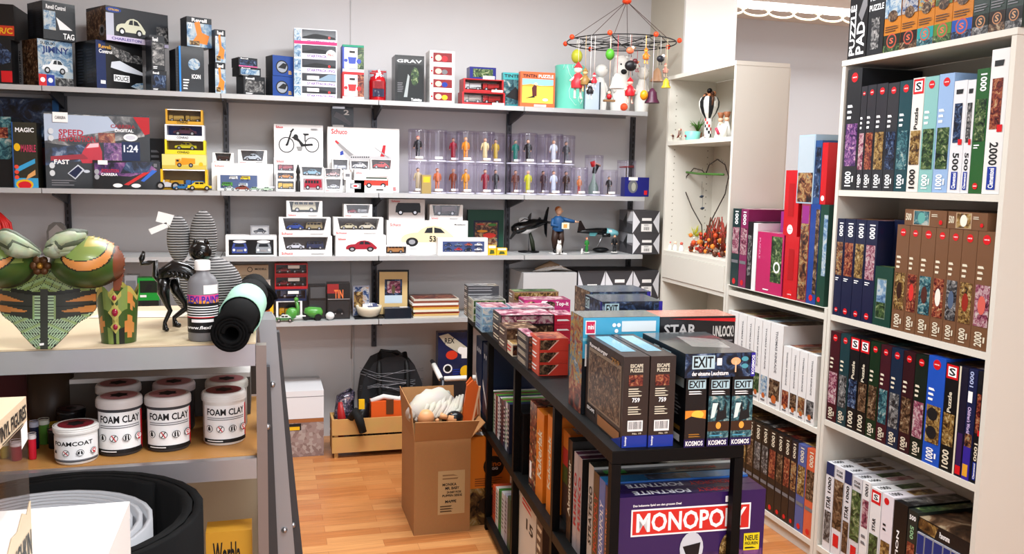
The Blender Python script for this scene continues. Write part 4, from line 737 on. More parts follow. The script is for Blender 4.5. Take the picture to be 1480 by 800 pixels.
tf.prism([(.085, .185), (.1, .24), (.112, .265), (.118, .262), (.108, .185)], -.004, .004, HM); tf.prism([(.088, .17), (.095, .11), (.108, .085), (.11, .17)], -.004, .004, HM); tf.hexa([(.09, -.09, .172), (.1, -.09, .172), (.11, .09, .172), (.09, .09, .172)], [(.09, -.09, .177), (.1, -.09, .177), (.11, .09, .177), (.09, .09, .177)], HM); tf.tube([(.11, 0, .178), (.14, 0, .176)], .003, HM); tf.build('tail_fin', t)
# standing boy statuette, plain
p = W.w(W.solve(1, YF+.09, 808, z3), YF+.09, z3+.0005); t = thing('boy_statuette', 'painted statuette of a boy in blue jumper with arm stretched out', 'figurine', p)
MB().box(-.05, -.035, 0, .035, .035, .005, WHITE).build('base', t)
mb = MB(); BR = mat('#3b251c', .5)
for s in (-1, 1): mb.tube([(s*.02-.01, -.02, .011), (s*.018-.01, 0, .014), (s*.018-.01, 0, .03)], [.008, .01, .007], INK, 8); mb.tube([(s*.018-.01, 0, .03), (s*.02-.01, 0, .08), (s*.014-.01, 0, .135)], [.012, .019, .02], BR, 10)
mb.build('trousers', t)
mb = MB(); BJ = mat('#1d4a78', .5); mb.lathe([(.03, .13), (.034, .145), (.03, .17), (.034, .2), (.02, .215), (.01, .218)], BJ, (-.01, 0), 14); mb.tube([(.015, 0, .2), (.055, -.01, .19), (.085, -.012, .186)], [.013, .011, .009], BJ); mb.tube([(-.04, 0, .2), (-.048, -.005, .165), (-.02, -.03, .16)], [.012, .011, .009], BJ); mb.build('jumper', t)
mb = MB(); mb.lathe([(.009, .214), (.008, .228)], SK, (-.01, 0), 8); mb.sph((-.008, -.002, .245), .022, SK, 14, (.9, 1, 1.1)); mb.sph((.008, -.022, .244), .004, SK, 6); mb.tube([(.085, -.012, .186), (.098, -.012, .184)], [.007, .005], SK)
for k in range(4): mb.tube([(.098, -.018+k*.004, .184), (.112-abs(k-1.5)*.002, -.02+k*.005, .186-k*.002)], .0022, SK, 6)
mb.build('head', t); MB().sph((-.01, .004, .254), .0225, mat('#a85a24', .5), 12, (.9, 1, .85)).build('hair', t); MB().box(0, -.036, .145, .045, -.033, .18, mat('#cfd6c0')).box(.01, -.0365, .15, .032, -.036, .172, mat('#d89a50')).build('paper', t)
def dogfig(px, v, zb, h, label, m_=PW, grp=None):
    mb = MB(); k = h
    mb.tube([(0, 0, k*.15), (0, 0, k*.5), (0, -k*.02, k*.75)], [k*.2, k*.19, k*.13], m_, 12); mb.sph((0, -k*.05, k*.82), k*.14, m_); mb.sph((0, -k*.18, k*.78), k*.07, m_, 8); mb.sph((0, -k*.25, k*.79), k*.025, INK, 6)
    for s in (-1, 1): mb.tube([(s*k*.09, -k*.08, k*.5), (s*k*.1, -k*.14, k*.03)], [k*.06, k*.045], m_, 8); mb.sph((s*k*.12, -k*.08, k*.08), k*.09, m_, 8, (1, 1.3, .8)); mb.prism([(s*k*.05, k*.9), (s*k*.13, k*.9), (s*k*.1, k*1.03)], -k*.06, -k*.03, m_)
    return tag(mb.build('dog_figure', None, (W.solve(1, v, px, zb+h/2), v, zb+.0005)), label, 'figurine', grp)
dogfig(808, YF+.035, z3, .083, 'small white sitting dog figure before the boy statuette')
# aircraft model on stand
p = W.w(W.solve(1, YF+.17, 868, z3), YF+.17, z3+.0005); t = thing('aircraft_model', 'black and turquoise aeroplane model on a slanted stand', 'model', p)
MB().sph((0, 0, .0), .05, BLACK, 20, (1, .8, .3)).build('stand', t); t.children[0].location.z = .0155; 
MB().tube([(-.03, 0, .015), (.012, 0, .105)], .004, SILVER).build('strut', t)
TQ = mat('#7fc0c8', .3, coat=.5)
mb = MB(); mb.tube([(-.15, 0, .12), (-.1, 0, .125), (-.03, 0, .125), (.03, 0, .124)], [.004, .014, .02, .022], HM, 14); mb.tube([(.028, 0, .124), (.07, 0, .118), (.1, 0, .112), (.11, 0, .11)], [.022, .022, .016, .006], TQ, 14); mb.box(.04, -.022, .12, .06, .022, .135, WHITE); mb.build('fuselage', t)
mb = MB(); mb.hexa([(-.14, -.17, .108), (-.1, -.17, .108), (.05, .16, .115), (-.01, .16, .115)], [(-.14, -.17, .113), (-.1, -.17, .113), (.05, .16, .12), (-.01, .16, .12)], mat('#4c8c90', .35)); mb.build('wing', t)
MB().prism([(-.15, .12), (-.14, .185), (-.13, .188), (-.095, .13)], -.003, .003, mat('#2a1414', .3)).build('tail_fin', t)
for yy, xx in ((-.05, .01), (.05, .05)): MB().tube([(xx-.02, yy, .105), (xx+.025, yy, .105)], .012, HM, 10).build('engine', t)
figure(848, YF+.05, z3, .085, 'small figurine in a green coat before the aeroplane stand', '#2a7a34', '#2a7a34', 1, '#c8502c', '#e0ddd6')['group'] = 'small figures before the aeroplane'
dogfig(841, YF+.03, z3, .035, 'tiny white dog figure beside the green coated figurine')
figure(888, YF+.06, z3, .1, 'small dark suited figurine before the grey boxes', '#16161a', '#16161a', None, '#101010', '#e0ddd6')['group'] = 'small figures before the aeroplane'
GB = mat('#58565a', .5); GF = [('r', 0, 0, 1, 1, mat('#504e52', .45)), ('p', [(0, 1), (0, 0), (.27, .5)], mat('#d4d4d8', .45)), ('p', [(1, 1), (1, 0), (.76, .5)], mat('#d4d4d8', .45)), ('r', .32, .08, .72, .42, WHITE), ('bar', .4, .1, .64, .3), ('l', .42, .32, .64, .4, 2, GREY), ('r', .34, .56, .7, .68, WHITE)]
GL = [('p', [(0, 1), (1, 1), (1, .4), (0, .55)], mat('#7a787c')), ('p', [(.6, .95), (1, .95), (1, .55), (.5, .5)], mat('#c4c4c8')), ('p', [(.3, .5), (.6, .95), (.55, .2)], mat('#2e2d30'))]
_, z = fbox(W, 914.5, 953, 337, YF+.03, z3, .2, 'figure_carton', 'lower grey carton with white arrow shapes on the third shelf end', 'carton', GB, {'F': GF, 'L': GL}, group='grey cartons with white arrow shapes', side=None)
fbox(W, 914.5, 953, 304.5, YF+.03, z, .2, 'figure_carton', 'upper grey carton with white arrow shapes on the third shelf end', 'carton', GB, {'F': GF, 'L': GL}, group='grey cartons with white arrow shapes')

# ================================================================== LOWEST SHELF
z4 = SH[3]
fbox(W, 835, 874, 391, YF+.06, z4, .25, 'figure_carton', 'grey arrow carton on the lowest shelf, leftmost beside the big pale box', 'carton', GB, {'F': GF}, group='grey cartons with white arrow shapes')
_, z = fbox(W, 875, 914, 430, YF+.06, z4, .25, 'figure_carton', 'grey arrow carton on the lowest shelf, under the middle one', 'carton', GB, {'F': GF}, group='grey cartons with white arrow shapes')
fbox(W, 875, 914, 391, YF+.06, z, .25, 'figure_carton', 'grey arrow carton on the lowest shelf, middle column', 'carton', GB, {'F': GF}, group='grey cartons with white arrow shapes')
_, z = fbox(W, 915, 952, 430, YF+.06, z4, .25, 'figure_carton', 'grey arrow carton on the lowest shelf, bottom right corner', 'carton', GB, {'F': GF}, group='grey cartons with white arrow shapes')
fbox(W, 915, 952, 391, YF+.06, z, .25, 'figure_carton', 'grey arrow carton on the lowest shelf, right below the end shelf', 'carton', GB, {'F': GF}, group='grey cartons with white arrow shapes')
_, z = fbox(W, 756, 833, 394, YF+.02, z4, .28, 'carton', 'large pale grey box on the lowest shelf behind the game rack', 'carton', mat('#b5b4b4', .55), {})
mb = MB(); random.seed(3)
for i in range(5): mb.tube([(-.12+.02*i, -.05, .003), (-.04+.02*i, -.04-.01*i, .02+.004*i), (.05, -.03-.01*i, .012+.003*i), (.12, -.04, .003)], [.002, .006, .006, .002], mat('#cfccc8', .3), 6)
mb.tube([(-.09, 0, .008), (0, 0, .03), (.1, 0, .008)], [.008, .03, .008], mat('#a4886c', .5), 10)
tag(mb.build('folded_bag', None, (W.solve(1, YF+.12, 795, z), YF+.12, z+.001)), 'crumpled pale bag lying on the large pale grey box', 'bag')
fbox(W, 335, 391, 404, YF+.1, z4, .1, 'toy_box', 'white and orange toy box behind the foam rolls', 'toy box', mat('#d8d4d0', .5), {'F': [('p', [(.3, .1), (1, .1), (1, .6), (.7, .75), (.4, .55)], mat('#d86a28')), ('r', .1, .75, .6, .9, GREY)]})
fbox(W, 339, 388, 383, YF+.12, W.on(1, YF+.12, 365, 404)[2]+.002, .06, 'toy_box', 'sand coloured box with round emblem under the third shelf', 'toy box', mat('#b8a890', .55), {'F': [('c', .45, .7, .08, INK), ('c', .45, .7, .06, mat('#b8a890')), ('t', 'MODELL', .6, .65, .95, .8, INK), ('l', .2, .1, .8, .35, 2, mat('#8a7a60'))]})
tag(carton(.018, .1, .15, YEL).build('ruler', None, (W.solve(1, YF+.05, 392.5, z4+.07), YF+.06, z4+.0005)), 'thin upright yellow stick box at the left end of the lowest shelf', 'box')
z = z4
_, z = window_box(399, 437, 435, YF+.1, z, .09, 'white framed box with a yellow engine at the bottom of the red stack', [('#d89a20', 'truck')], lip=.1, rim=.08, group='showcases on the lowest shelf', trap=False, logos=False, back=mat('#303848'))
for a, b, y, lb, bs, cs in [(398, 443, 417.5, 'blue printed box under the two red based showcases', '#26345c', [('#5c6c8c', 'truck')]), (397, 445, 398.5, 'lower red based showcase with small red cars', '#b01c20', [('#a83038', 'car'), ('#2a2a2e', 'car')]), (397, 445, 380.5, 'upper red based showcase with small red cars', '#b01c20', [('#a83038', 'car'), ('#38383c', 'car')])]:
    _, z = window_box(a, b, y, YF+.105, z, .09, lb, cs, mat(bs, .35, coat=.5), .2, .04, 'showcases on the lowest shelf', mat('#5c646c', .3), False, logos=False, toplip=.1, extra=[('r', .4, .6, .75, .85, WHITE)])
fbox(W, 446, 472, 412, YF+.08, z4, .08, 'model_car_box', 'black clear fronted case beside the red stack', 'toy box', mat('#1c1d20', .25, coat=.8), {'F': [('r', .06, .08, .94, .55, mat('#35363a', .2, coat=.8)), ('r', .1, .62, .94, .95, mat('#5a5c60', .2, coat=.8))]+carpic(.2, .12, .8, .35, '#8c2028', 'car')})
fbox(W, 473, 506, 409, YF+.05, z4, .08, 'model_car_box', 'tall dark showcase box with orange lettering on the lowest shelf', 'toy box', mat('#202124', .25, coat=.8), {'F': [('r', .06, .05, .94, .5, mat('#2e3034', .2, coat=.8)), ('p', [(.0, .72), (.5, .72), (.5, .98), (0, .98)], mat('#8c2424')), ('t', 'TIN', .3, .58, .7, .82, mat('#d8703c')), ('r', .02, .55, 1, .57, SILVER)]+carpic(.25, .12, .75, .3, '#101012', 'beetle')})
# green scooter and sidecar, white wheel and small car
SG = mat('#4f9440', .25, coat=.9)
p = W.w(W.solve(1, YF+.04, 425, z4), YF+.04, z4+.0005); t = thing('toy_scooter', 'green toy motor scooter model with a round headlamp on the lowest shelf', 'toy scooter', p)
mb = MB(); mb.sph((-.01, 0, .04), .034, SG, 14, (1, .6, .9)); mb.tube([(.015, 0, .03), (.02, 0, .07), (.012, 0, .105)], [.014, .01, .008], SG); mb.sph((.012, 0, .112), .013, SG, 10); mb.box(.0, -.012, .022, .06, .012, .028, WHITE); mb.build('body', t)
mb = MB()
for x in (-.02, .06): mb.prism([(x+.017*math.cos(2*PI*i/14), .017+.017*math.sin(2*PI*i/14)) for i in range(14)], -.006, .006, INK, True)
mb.build('wheel', t); MB().tube([(.012, -.025, .1), (.012, .025, .1)], .003, SILVER).build('handlebar', t)
p = W.w(W.solve(1, YF+.05, 454, z4), YF+.05, z4+.0005); t = thing('toy_sidecar', 'green toy sidecar with bullet nose beside the scooter', 'toy sidecar', p)
MB().tube([(-.05, 0, .05), (-.03, 0, .046), (0, 0, .04), (.035, 0, .04), (.045, 0, .04)], [.014, .026, .03, .026, .01], SG, 14).build('body', t); MB().prism([(.02+.018*math.cos(2*PI*i/14), .018+.018*math.sin(2*PI*i/14)) for i in range(14)], -.034, -.024, INK, True).build('wheel', t)
toycar(411, YF+.015, z4, .095, '#4a7c4c', 'car', 'tiny green and white toy car at the edge of the lowest shelf', c2='#dfe3df')
tag(MB().sph((0, 0, .022), .024, mat('#dadcdc', .25, coat=.8), 14, (1, .8, .9)).build('toy_helmet', None, (W.solve(1, YF+.03, 477, z4), YF+.03, z4+.001)), 'small white rounded helmet shape beside the sidecar', 'toy')
fbox(W, 510, 534, 412, YF+.12, z4, .005, 'picture_card', 'colourful picture card standing behind the bowl', 'card', mat('#8c8c98'), {'F': [('r', .05, .05, .95, .95, A('toy', 74, 20)), ('r', .05, .3, .6, .8, A('gold', 75, 20))]})
p = W.w(W.solve(1, YF+.08, 533, z4), YF+.08, z4+.0005)
tag(MB().box(-.08, -.05, 0, .075, .05, .006, INK).build('tray', None, p), 'flat black tray under the cream bowl', 'tray')
p2 = (p[0], p[1], z4+.007)
tag(MB().lathe([(.04, 0), (.058, .012), (.068, .04), (.07, .06), (.066, .06), (.06, .035), (.0, .03)], mat('#d6cdb8', .4), n=24, cap=False).build('bowl', None, p2), 'round cream bowl filled with small trinkets', 'bowl')
mb = MB(); random.seed(5)
for i in range(16): a, r = random.uniform(0, 6.28), random.uniform(0, .045); mb.box(*[q for q in (r*math.cos(a)-.012, r*math.sin(a)-.008, .045, r*math.cos(a)+.012, r*math.sin(a)+.008, .055+.018*random.random())], [WHITE, mat('#4c5478'), mat('#b8bcc8'), WHITE][i % 4])
tag(mb.build('trinkets', None, p2), 'heap of white and blue trinkets in the cream bowl', 'trinkets', kind='stuff')
cbox(None, 546, 591, 390, -2, YF+.12, z4, 'framed_picture', 'framed watercolour with black frame and cream mount on the lowest shelf', 'picture', BLACK, {'F': [('r', .05, .04, .95, .96, mat('#c9ac78', .6)), ('r', .22, .28, .78, .8, A('night', 76, 25)), ('r', .22, .28, .78, .45, mat('#b8c8d4')), ('r', .3, .5, .72, .76, A('pink', 77, 25)), ('e', .5, .58, .06, .1, mat('#6a5a3c'))]}, maxd=.015)
fbox(W, 556, 595, 445.5, YF+.02, z4, .07, 'picture_box', 'flat dark picture case lying before the framed picture', 'box', mat('#1c2430', .3, coat=.6), {'T': [('r', .04, .04, .96, .96, A('night', 78, 20)), ('r', .6, .5, .9, .9, WHITE)]})
z = z4; random.seed(11)
cols = ['#c8bfae', '#c8a468', '#a8432c', '#d8d0bc', '#caa04c', '#c9642c', '#d8d4cc', '#7c4030', '#c2bcae']
for i, c in enumerate(cols):
    dx = random.uniform(-2, 3); o, z = fbox(W, 597+dx, 663+dx*.4, 456.2-3.1*i, YF+.02+.004*(i % 3), z, .2, 'comic_album', 'comic album in the low stack beside the framed picture, %s from the bottom' % ['first', 'second', 'third', 'fourth', 'fifth', 'sixth', 'seventh', 'eighth', 'ninth'][i], 'book', mat(c, .5), {'T': [('r', .03, .03, .97, .97, A('red' if i == 8 else 'gold', 79, 14))]}, group='stack of comic albums on the lowest shelf')

# hanging mobile with trinkets
HZ, HX, HY = 2.19, 1.92, 4.5
c0 = W.on(1, HY, 898, 62); R0 = .295
hub = W.on(1, HY, 906, 2)
t = thing('wire_mobile', 'round black wire mobile with orange beads hanging from the ceiling', 'mobile', (c0[0], HY, c0[2]))
wr = MB(); wr.tube([(R0*math.cos(a*PI/20), R0*math.sin(a*PI/20), 0) for a in range(40)], .0032, INK, 6, True); wr.build('ring', t)
spk = MB()
for k in range(4): a = k*PI/4+.2; spk.tube([(-R0*math.cos(a), -R0*math.sin(a), 0), (0, 0, -.01), (R0*math.cos(a), R0*math.sin(a), 0)], .003, INK, 6)
for rr in (.4, .65, .85):
    for k in range(8):
        a, b = k*PI/4+.2, (k+1)*PI/4+.2; mda = (a+b)/2; spk.tube([(R0*rr*math.cos(a), R0*rr*math.sin(a), 0), (R0*rr*.8*math.cos(mda), R0*rr*.8*math.sin(mda), -.004), (R0*rr*math.cos(b), R0*rr*math.sin(b), 0)], .0018, INK, 5)
spk.build('web', t)
OB = mat('#e0441c', .4)
for k in range(8):
    a = k*PI/4+.2; MB().sph((R0*1.06*math.cos(a), R0*1.06*math.sin(a), .004), .014, OB, 10).build('bead', t)
hz = hub[2]-c0[2]; cd_ = MB()
for k in range(6): a = k*PI/3; cd_.tube([(R0*math.cos(a), R0*math.sin(a), 0), (hub[0]-c0[0], 0, hz)], .0016, mat('#5a3a34', .6), 5)
cd_.tube([(hub[0]-c0[0], 0, hz), (hub[0]-c0[0], 0, CEIL-c0[2]-.001)], .002, mat('#5a3a34', .6), 5); cd_.build('cord', t)
MB().sph((hub[0]-c0[0], 0, hz), .026, OB, 12, (1, 1, .6)).build('knot', t)
def hang(px, yt, yb, dv, kind, label, c, c2='#e6e2da', name='hanging_ornament'):
    v = HY+dv
    for _k in range(4): dx = W.on(1, v, px, yt)[0]-c0[0]; v = HY+math.copysign(math.sqrt(max(0, R0*R0-dx*dx)), dv)
    q = W.on(1, v, px, yt); b = W.on(1, v, px, yb); h = q[2]-b[2]; r = h/2; mb = MB(); m1, m2 = mat(c, .4), mat(c2, .45)
    top = c0[2]-b[2]
    if kind == 'egg': mb.sph((0, 0, r), r, m1, 14, (.8, .8, 1))
    elif kind == 'doll': mb.sph((0, 0, h*.85), h*.13, m2, 10); mb.lathe([(h*.2, h*.3), (h*.22, h*.45), (h*.12, h*.7), (h*.03, h*.75)], m1, n=12); [mb.tube([(s*h*.08, 0, h*.33), (s*h*.1, 0, h*.02), (s*h*.1, -.01, 0)], h*.035, m2, 6) for s in (-1, 1)]; [mb.tube([(s*h*.08, 0, h*.65), (s*h*.26, -.005, h*.5)], h*.035, m2, 6) for s in (-1, 1)]; mb.lathe([(h*.15, h*.9), (.001, h*1.08)], m1, n=10)
    elif kind == 'bell': mb.lathe([(h*.5, 0), (h*.48, h*.1), (h*.35, h*.3), (h*.3, h*.7), (h*.12, h*.95), (.002, h)], m1, n=16)
    elif kind == 'bird': mb.sph((0, 0, h*.5), h*.4, m1, 12, (1.1, .8, .9)); mb.sph((h*.3, 0, h*.8), h*.2, m2, 10); mb.tube([(h*.45, 0, h*.8), (h*.65, 0, h*.78)], [h*.06, .001], mat('#e08a20')); [mb.tube([(s*h*.12, 0, h*.2), (s*h*.14, -.004, -h*.15)], .0015, INK, 5) for s in (-1, 1)]
    elif kind == 'swing': mb.box(-h*.4, -.012, 0, h*.4, .012, h*.14, mat('#7a5a3c')); mb.sph((0, 0, h*.35), h*.2, m1, 10); mb.sph((0, 0, h*.62), h*.12, m2, 10); [mb.tube([(s*h*.35, 0, h*.1), (0, 0, h)], .001, INK, 4) for s in (-1, 1)]
    if top > h: mb.tube([(0, 0, h*.98), (0, 0, top)], .0012, m2, 5)
    return tag(mb.build(name, None, (q[0], v, b[2])), label, 'ornament', 'ornaments hanging from the wire mobile')
for px, a, b, dv, k, c, c2, lb in [(834, 71, 92, -.05, 'egg', '#a8a830', '#e0e0d0', 'lime green egg hanging at the left edge of the mobile'), (836, 93, 142, -.09, 'doll', '#c83038', '#e8e0d4', 'long limbed doll hanging below the lime green egg'), (846, 100, 132, -.18, 'doll', '#8c6a38', '#c8a878', 'brown thin doll hanging beside the mint tin'), (853, 118, 143, -.22, 'doll', '#1c1a1e', '#e8e0dc', 'black and pink doll hanging over the blue box'), (859, 106, 126, -.12, 'doll', '#c02430', '#e8d8d0', 'small red doll hanging left of the bear'), (882, 70, 87, -.1, 'egg', '#4c9c2c', '#f0e8dc', 'green round bird ornament hanging from the mobile'), (881, 126, 147, -.2, 'swing', '#b02028', '#e8c8a8', 'figure sitting on a brown swing below the mobile'), (892, 106, 128, -.16, 'bell', '#e0ddd6', '#c83038', 'white bell with red clapper hanging before the bear'), (911, 66, 80, -.12, 'bird', '#d86a48', '#e8e0d8', 'small pink hanging bird near the mobile hub'), (912, 84, 106, -.14, 'bird', '#1f1c20', '#6a1c24', 'black hanging bird above the red heart doll'), (911, 114, 149, -.18, 'doll', '#b81420', '#e8a898', 'red heart bodied doll with long legs on the mobile'), (934, 70, 92, -.1, 'doll', '#dc6c1c', '#e8a040', 'orange star shaped doll on the right of the mobile'), (931, 130, 145, -.15, 'egg', '#e08c14', '#e0c8a0', 'orange pumpkin ball hanging on the mobile'), (943, 127, 149, -.12, 'bell', '#5c2440', '#e0d8e0', 'dark pink skirted figure hanging beside the pumpkin ball'), (955, 78, 92, -.05, 'bird', '#23252e', '#d8d8d8', 'dark blue bird with white wings on the mobile'), (963, 113, 127, -.02, 'bell', '#d0b42c', '#e8d8b0', 'yellow bell hanging at the right edge of the mobile'), (962, 92, 111, .0, 'doll', '#c88878', '#e8c8b0', 'pale pink doll hanging above the yellow bell'), (950, 98, 118, .05, 'bell', '#a07a5c', '#d8c8b0', 'brown cone ornament hanging behind the dark blue bird'), (921, 88, 104, .1, 'doll', '#d4ccc0', '#c83038', 'cream doll with red scarf hanging in the middle back')]:
    hang(px, a, b, dv, k, lb, c, c2)

# ================================================================== WORKBENCH TOP
ZT, ZS = 1.1722, .9402
def cyldeco(mb, r, z0, h, a0, a1, items, tilt=0, eps=.0006):
    """flat art wrapped round a cylinder: u runs from angle a0 to a1 (0 faces -y), v from z0 to z0+h"""
    for i, it in enumerate(items):
        e = eps*(1+i*.4); P = lambda u, v: ((r+e)*math.sin(a0+(a1-a0)*u), -(r+e)*math.cos(a0+(a1-a0)*u), z0+h*v); k = it[0]; L = abs(a1-a0)*r
        if k == 'r':
            _, u0, v0, u1, v1, m_ = it; n = max(1, int((u1-u0)*14)+1); vs = [P(u0+(u1-u0)*j/n, v) for v in (v0, v1) for j in range(n+1)]
            mb.add(vs, [(j, j+1, n+2+j, n+1+j) for j in range(n)], m_, True)
        elif k == 'c': _, cu, cv, rr, m_ = it; mb.add([P(cu+math.cos(t*PI/8)*rr, cv+math.sin(t*PI/8)*rr*L/h) for t in range(16)], [tuple(range(16))], m_)
        elif k == 'p': mb.add([P(*q) for q in it[1]], [tuple(range(len(it[1])))], it[2])
        elif k == 't': _, tx, u0, v0, u1, v1, m_ = it[:7]; vs, fs = glyphs(tx); mb.add([P(u0+(u1-u0)*x, v0+(v1-v0)*y) for x, y in vs], fs, m_)
        elif k == 'l':
            _, u0, v0, u1, v1, n, m_ = it; st = (v1-v0)/n; rr = random.Random(n)
            for j in range(n): a = v0+st*(j+.3); q = u0+(u1-u0)*rr.uniform(.8, 1); cyldeco(mb, r+eps*i*.4, z0, h, a0, a1, [('r', u0, a, q, a+st*.4, m_)], eps=eps)
# --- costume bodice: one moulded shell, its painted pattern in its own faces
S1 = 3.81; VB = 1.8
def BP(X, Y, d=0): q = W.on(1, VB, X/S1, 300+Y/S1); return (q[0], VB-d, q[2])
_q = W.on(1, VB, 285/S1, 300+768/S1); dz_ = ZT+.001-_q[2]; ORI = Vector((_q[0], VB, ZT+.001))
mg = {'g': A('green', 80, 20), 'g1': mat('#4c6b2c', .35, coat=.3, noise=.3, nscale=25), 'g2': mat('#7c8f4a', .35, coat=.3, noise=.25, nscale=25), 'o': mat('#c98544', .4, noise=.3, nscale=40), 'y': mat('#b3a352', .35, noise=.25, nscale=20), 'k': mat('#20241a', .4), 'b': mat('#3b2a1a', .4, noise=.3), 'r': mat('#7a3e24', .4, noise=.3), 'l': mat('#93ad72', .4, noise=.3, nscale=40), 'm': mat('#a9c4a0', .45, noise=.2), 's': mat('#3c4038', .45)}
HWT = [(335, 40), (380, 200), (430, 250), (480, 258), (560, 262), (600, 235), (640, 165), (700, 112), (750, 62), (768, 40)]
def hw(Y):
    for (a, p), (b, q) in zip(HWT, HWT[1:]):
        if a <= Y <= b: return p+(q-p)*(Y-a)/(b-a)
    return 0
def bod(X, Y):
    dx = abs(X-285); Xr = 285+dx; e = ((Xr-510)/190)**2+((Y-310)/130)**2; d = 0.0; c = None
    if dx <= hw(Y):
        d = .055*math.sqrt(max(0, 1-(dx/300)**2))
        if dx < 18+max(0, (500-Y))*.0 and Y > 450: c = 's'
        elif Y < 490-dx*.12:
            u = (X*.9+Y*.5) % 46; v = (Y-.45*dx) % 38; c = 'k' if u < 3 or v < 3 else ('l' if v < 20 else 'g2')
            if Y > 470-dx*.12 and dx < 180: c = 'k'
        elif Y < 620-.15*dx:
            if 18 < dx < 60: c = 'l' if dx > 48 else ('k' if (Y % 16) < 5 else 'm')
            else:
                c = 's'; t1 = 505+dx*.02; 
                if dx > 105 and abs(Y-(512+8*math.sin(dx*.02))) < (dx-100)*.13: c = 'o'
                if dx > 75 and abs(Y-(575-dx*.06)) < min(24, (dx-70)*.12): c = 'o'
                if abs(Y-(545-dx*.02)) < 3: c = 'k'
        else:
            t = (Y-.45*dx); c = 'k' if (Y+dx*1.2) % 18 < 7 else 'm'
            if t % 62 < 14: c = 'l'
        if hw(Y)-dx < 5: c = 'k'
    if e < 1:
        dd = .035+.085*math.sqrt(1-e)
        if dd > d or c is None:
            d = dd; E1 = ((Xr-515)/108)**2+((Y-232)/56)**2; E2 = ((Xr-532)/122)**2+((Y-252)/82)**2; c = 'g1'
            if Y > 345+(Xr-510)*.0 and e > .78: c = 'b'
            if Xr > 655: c = 'r'
            if E2 < 1 and Xr > 410: c = 'o'
            if abs(E2-1) < .07 and Xr > 410 and Y > 235: c = 'k'
            if E1 < 1: c = 'y' if Y < 225 and Xr > 520 else 'g2'
            if abs(E1-1) < .06 and Y > 215: c = 'k'
            if e < .5 and E2 > 1.1 and Y < 300 and Xr < 450: c = 'g2'
    if c is None and 640 < Xr < 700 and 270 < Y < 470 and (Xr-640)/60 < 1-abs(Y-360)/160*.6: c, d = 'r', .03
    return c, d
mb = MB(); st = 5; grid = {}; cells = {}
for i in range(-140, 715, st):
    for j in range(175, 770, st):
        c, d = bod(i+st/2, j+st/2)
        if c: cells.setdefault(c, []).append((i, j))
def gv(i, j):
    if (i, j) not in grid:
        ds = [bod(i+a, j+b) for a in (-3, 3) for b in (-3, 3)]; ds = [q[1] for q in ds if q[0]]; d = sum(ds)/len(ds) if ds else 0
        q = BP(i, j, d); grid[(i, j)] = Vector(q)+Vector((0, 0, dz_))-ORI
    return grid[(i, j)]
vi = {}; vv = []
def gi(i, j):
    if (i, j) not in vi: vi[(i, j)] = len(vv); vv.append(tuple(gv(i, j)))
    return vi[(i, j)]
b0 = 0
for c, L in cells.items():
    for (i, j) in L: mb.f.append((gi(i, j), gi(i, j+st), gi(i+st, j+st), gi(i+st, j))); mb.m.append(mb.mi(mg[c])); mb.s.append(True)
mb.v = vv
t = thing('costume_bodice', 'moulded costume bodice painted with green scales and orange flames on the workbench', 'costume', ORI)
o = mb.build('shell', t); so = o.modifiers.new('thickness', 'SOLIDIFY'); so.thickness = .004; so.offset = 1
FRL = mat('#a9b496', .55, noise=.45, nscale=60); random.seed(2)
for s in (1, -1):
    fb = MB()
    for k in range(9):
        f = k/8; X0, Y0 = 312, 250+6*f; X1, Y1 = 505-60*f*f, 150+95*f; P = []
        for q in range(5):
            g = q/4; X = X0+(X1-X0)*g; Y = Y0+(Y1-Y0)*g-30*math.sin(g*PI)*(1-f*.6); X = 285+s*(X-285); P.append(Vector(BP(X, Y, .06+.05*math.sin(g*PI)+.012*(k % 2)))+Vector((0, 0, dz_))-ORI)
        fb.tube(P, [.005, .011, .013, .012, .006], FRL if k % 3 else mat('#5c6650', .55), 8)
    fb.build('ruffle', t)
fb = MB(); c = Vector(BP(285, 318, .085))+Vector((0, 0, dz_))-ORI
for k in range(6): a = k*PI/3; fb.sph((c.x+.011*math.cos(a), c.y, c.z+.011*math.sin(a)), .0075, mat('#6a4424', .35, .3), 8, (1, .6, 1))
fb.sph((c.x, c.y-.003, c.z), .006, GOLD, 8); fb.build('flower_brooch', t)
MB().add([tuple(Vector(BP(x, y, .07))+Vector((0, 0, dz_))-ORI) for x, y in ((268, 745), (292, 742), (292, 730), (268, 733))], [(0, 1, 2, 3)], WHITE).build('price_label', t)
# --- armguard cup
u = W.solve(1, 1.8, 171, ZT+.05); mb = MB(); r0, r1, hh = .031, .038, .09; n = 40
petal = lambda a: .012*abs(math.sin(a*2.5))
vs = []; fs = []
for j in range(11):
    for i in range(n):
        a = 2*PI*i/n; f = j/10; r = r0+(r1-r0)*f; z = f*(hh+(.022*abs(math.sin(a*2.5))**1.5)); vs.append((r*math.sin(a), -r*math.cos(a), z))
for j in range(10):
    for i in range(n):
        q = (i+1) % n; a = 2*PI*(i+.5)/n; a = (a+PI) % (2*PI)-PI; f = j/10
        c = 'g1'
        if ((a-.75)/.28)**2+((f-.25)/.2)**2 < 1 or ((a-.85)/.2)**2+((f-.72)/.14)**2 < 1 or ((a+.95)/.25)**2+((f-.28)/.18)**2 < 1: c = 'o'
        elif abs(a) < .7 and f > .5 and abs(abs(a)-.42) < .3*(1.1-f)+.12: c = 'g2'
        elif abs(a) < .5 and f < .25: c = 'k' if int((a+5)*8) % 2 else 'g2'
        elif abs(a)+abs(f-.55)*.8 < .2 or f > .88: c = 'y'
        mb.add([vs[j*n+i], vs[j*n+q], vs[(j+1)*n+q], vs[(j+1)*n+i]], [(0, 1, 2, 3)], mg[c], True)
mb.lathe([(0, .002), (r0, .002)], mg['b'], n=24, cap=False)
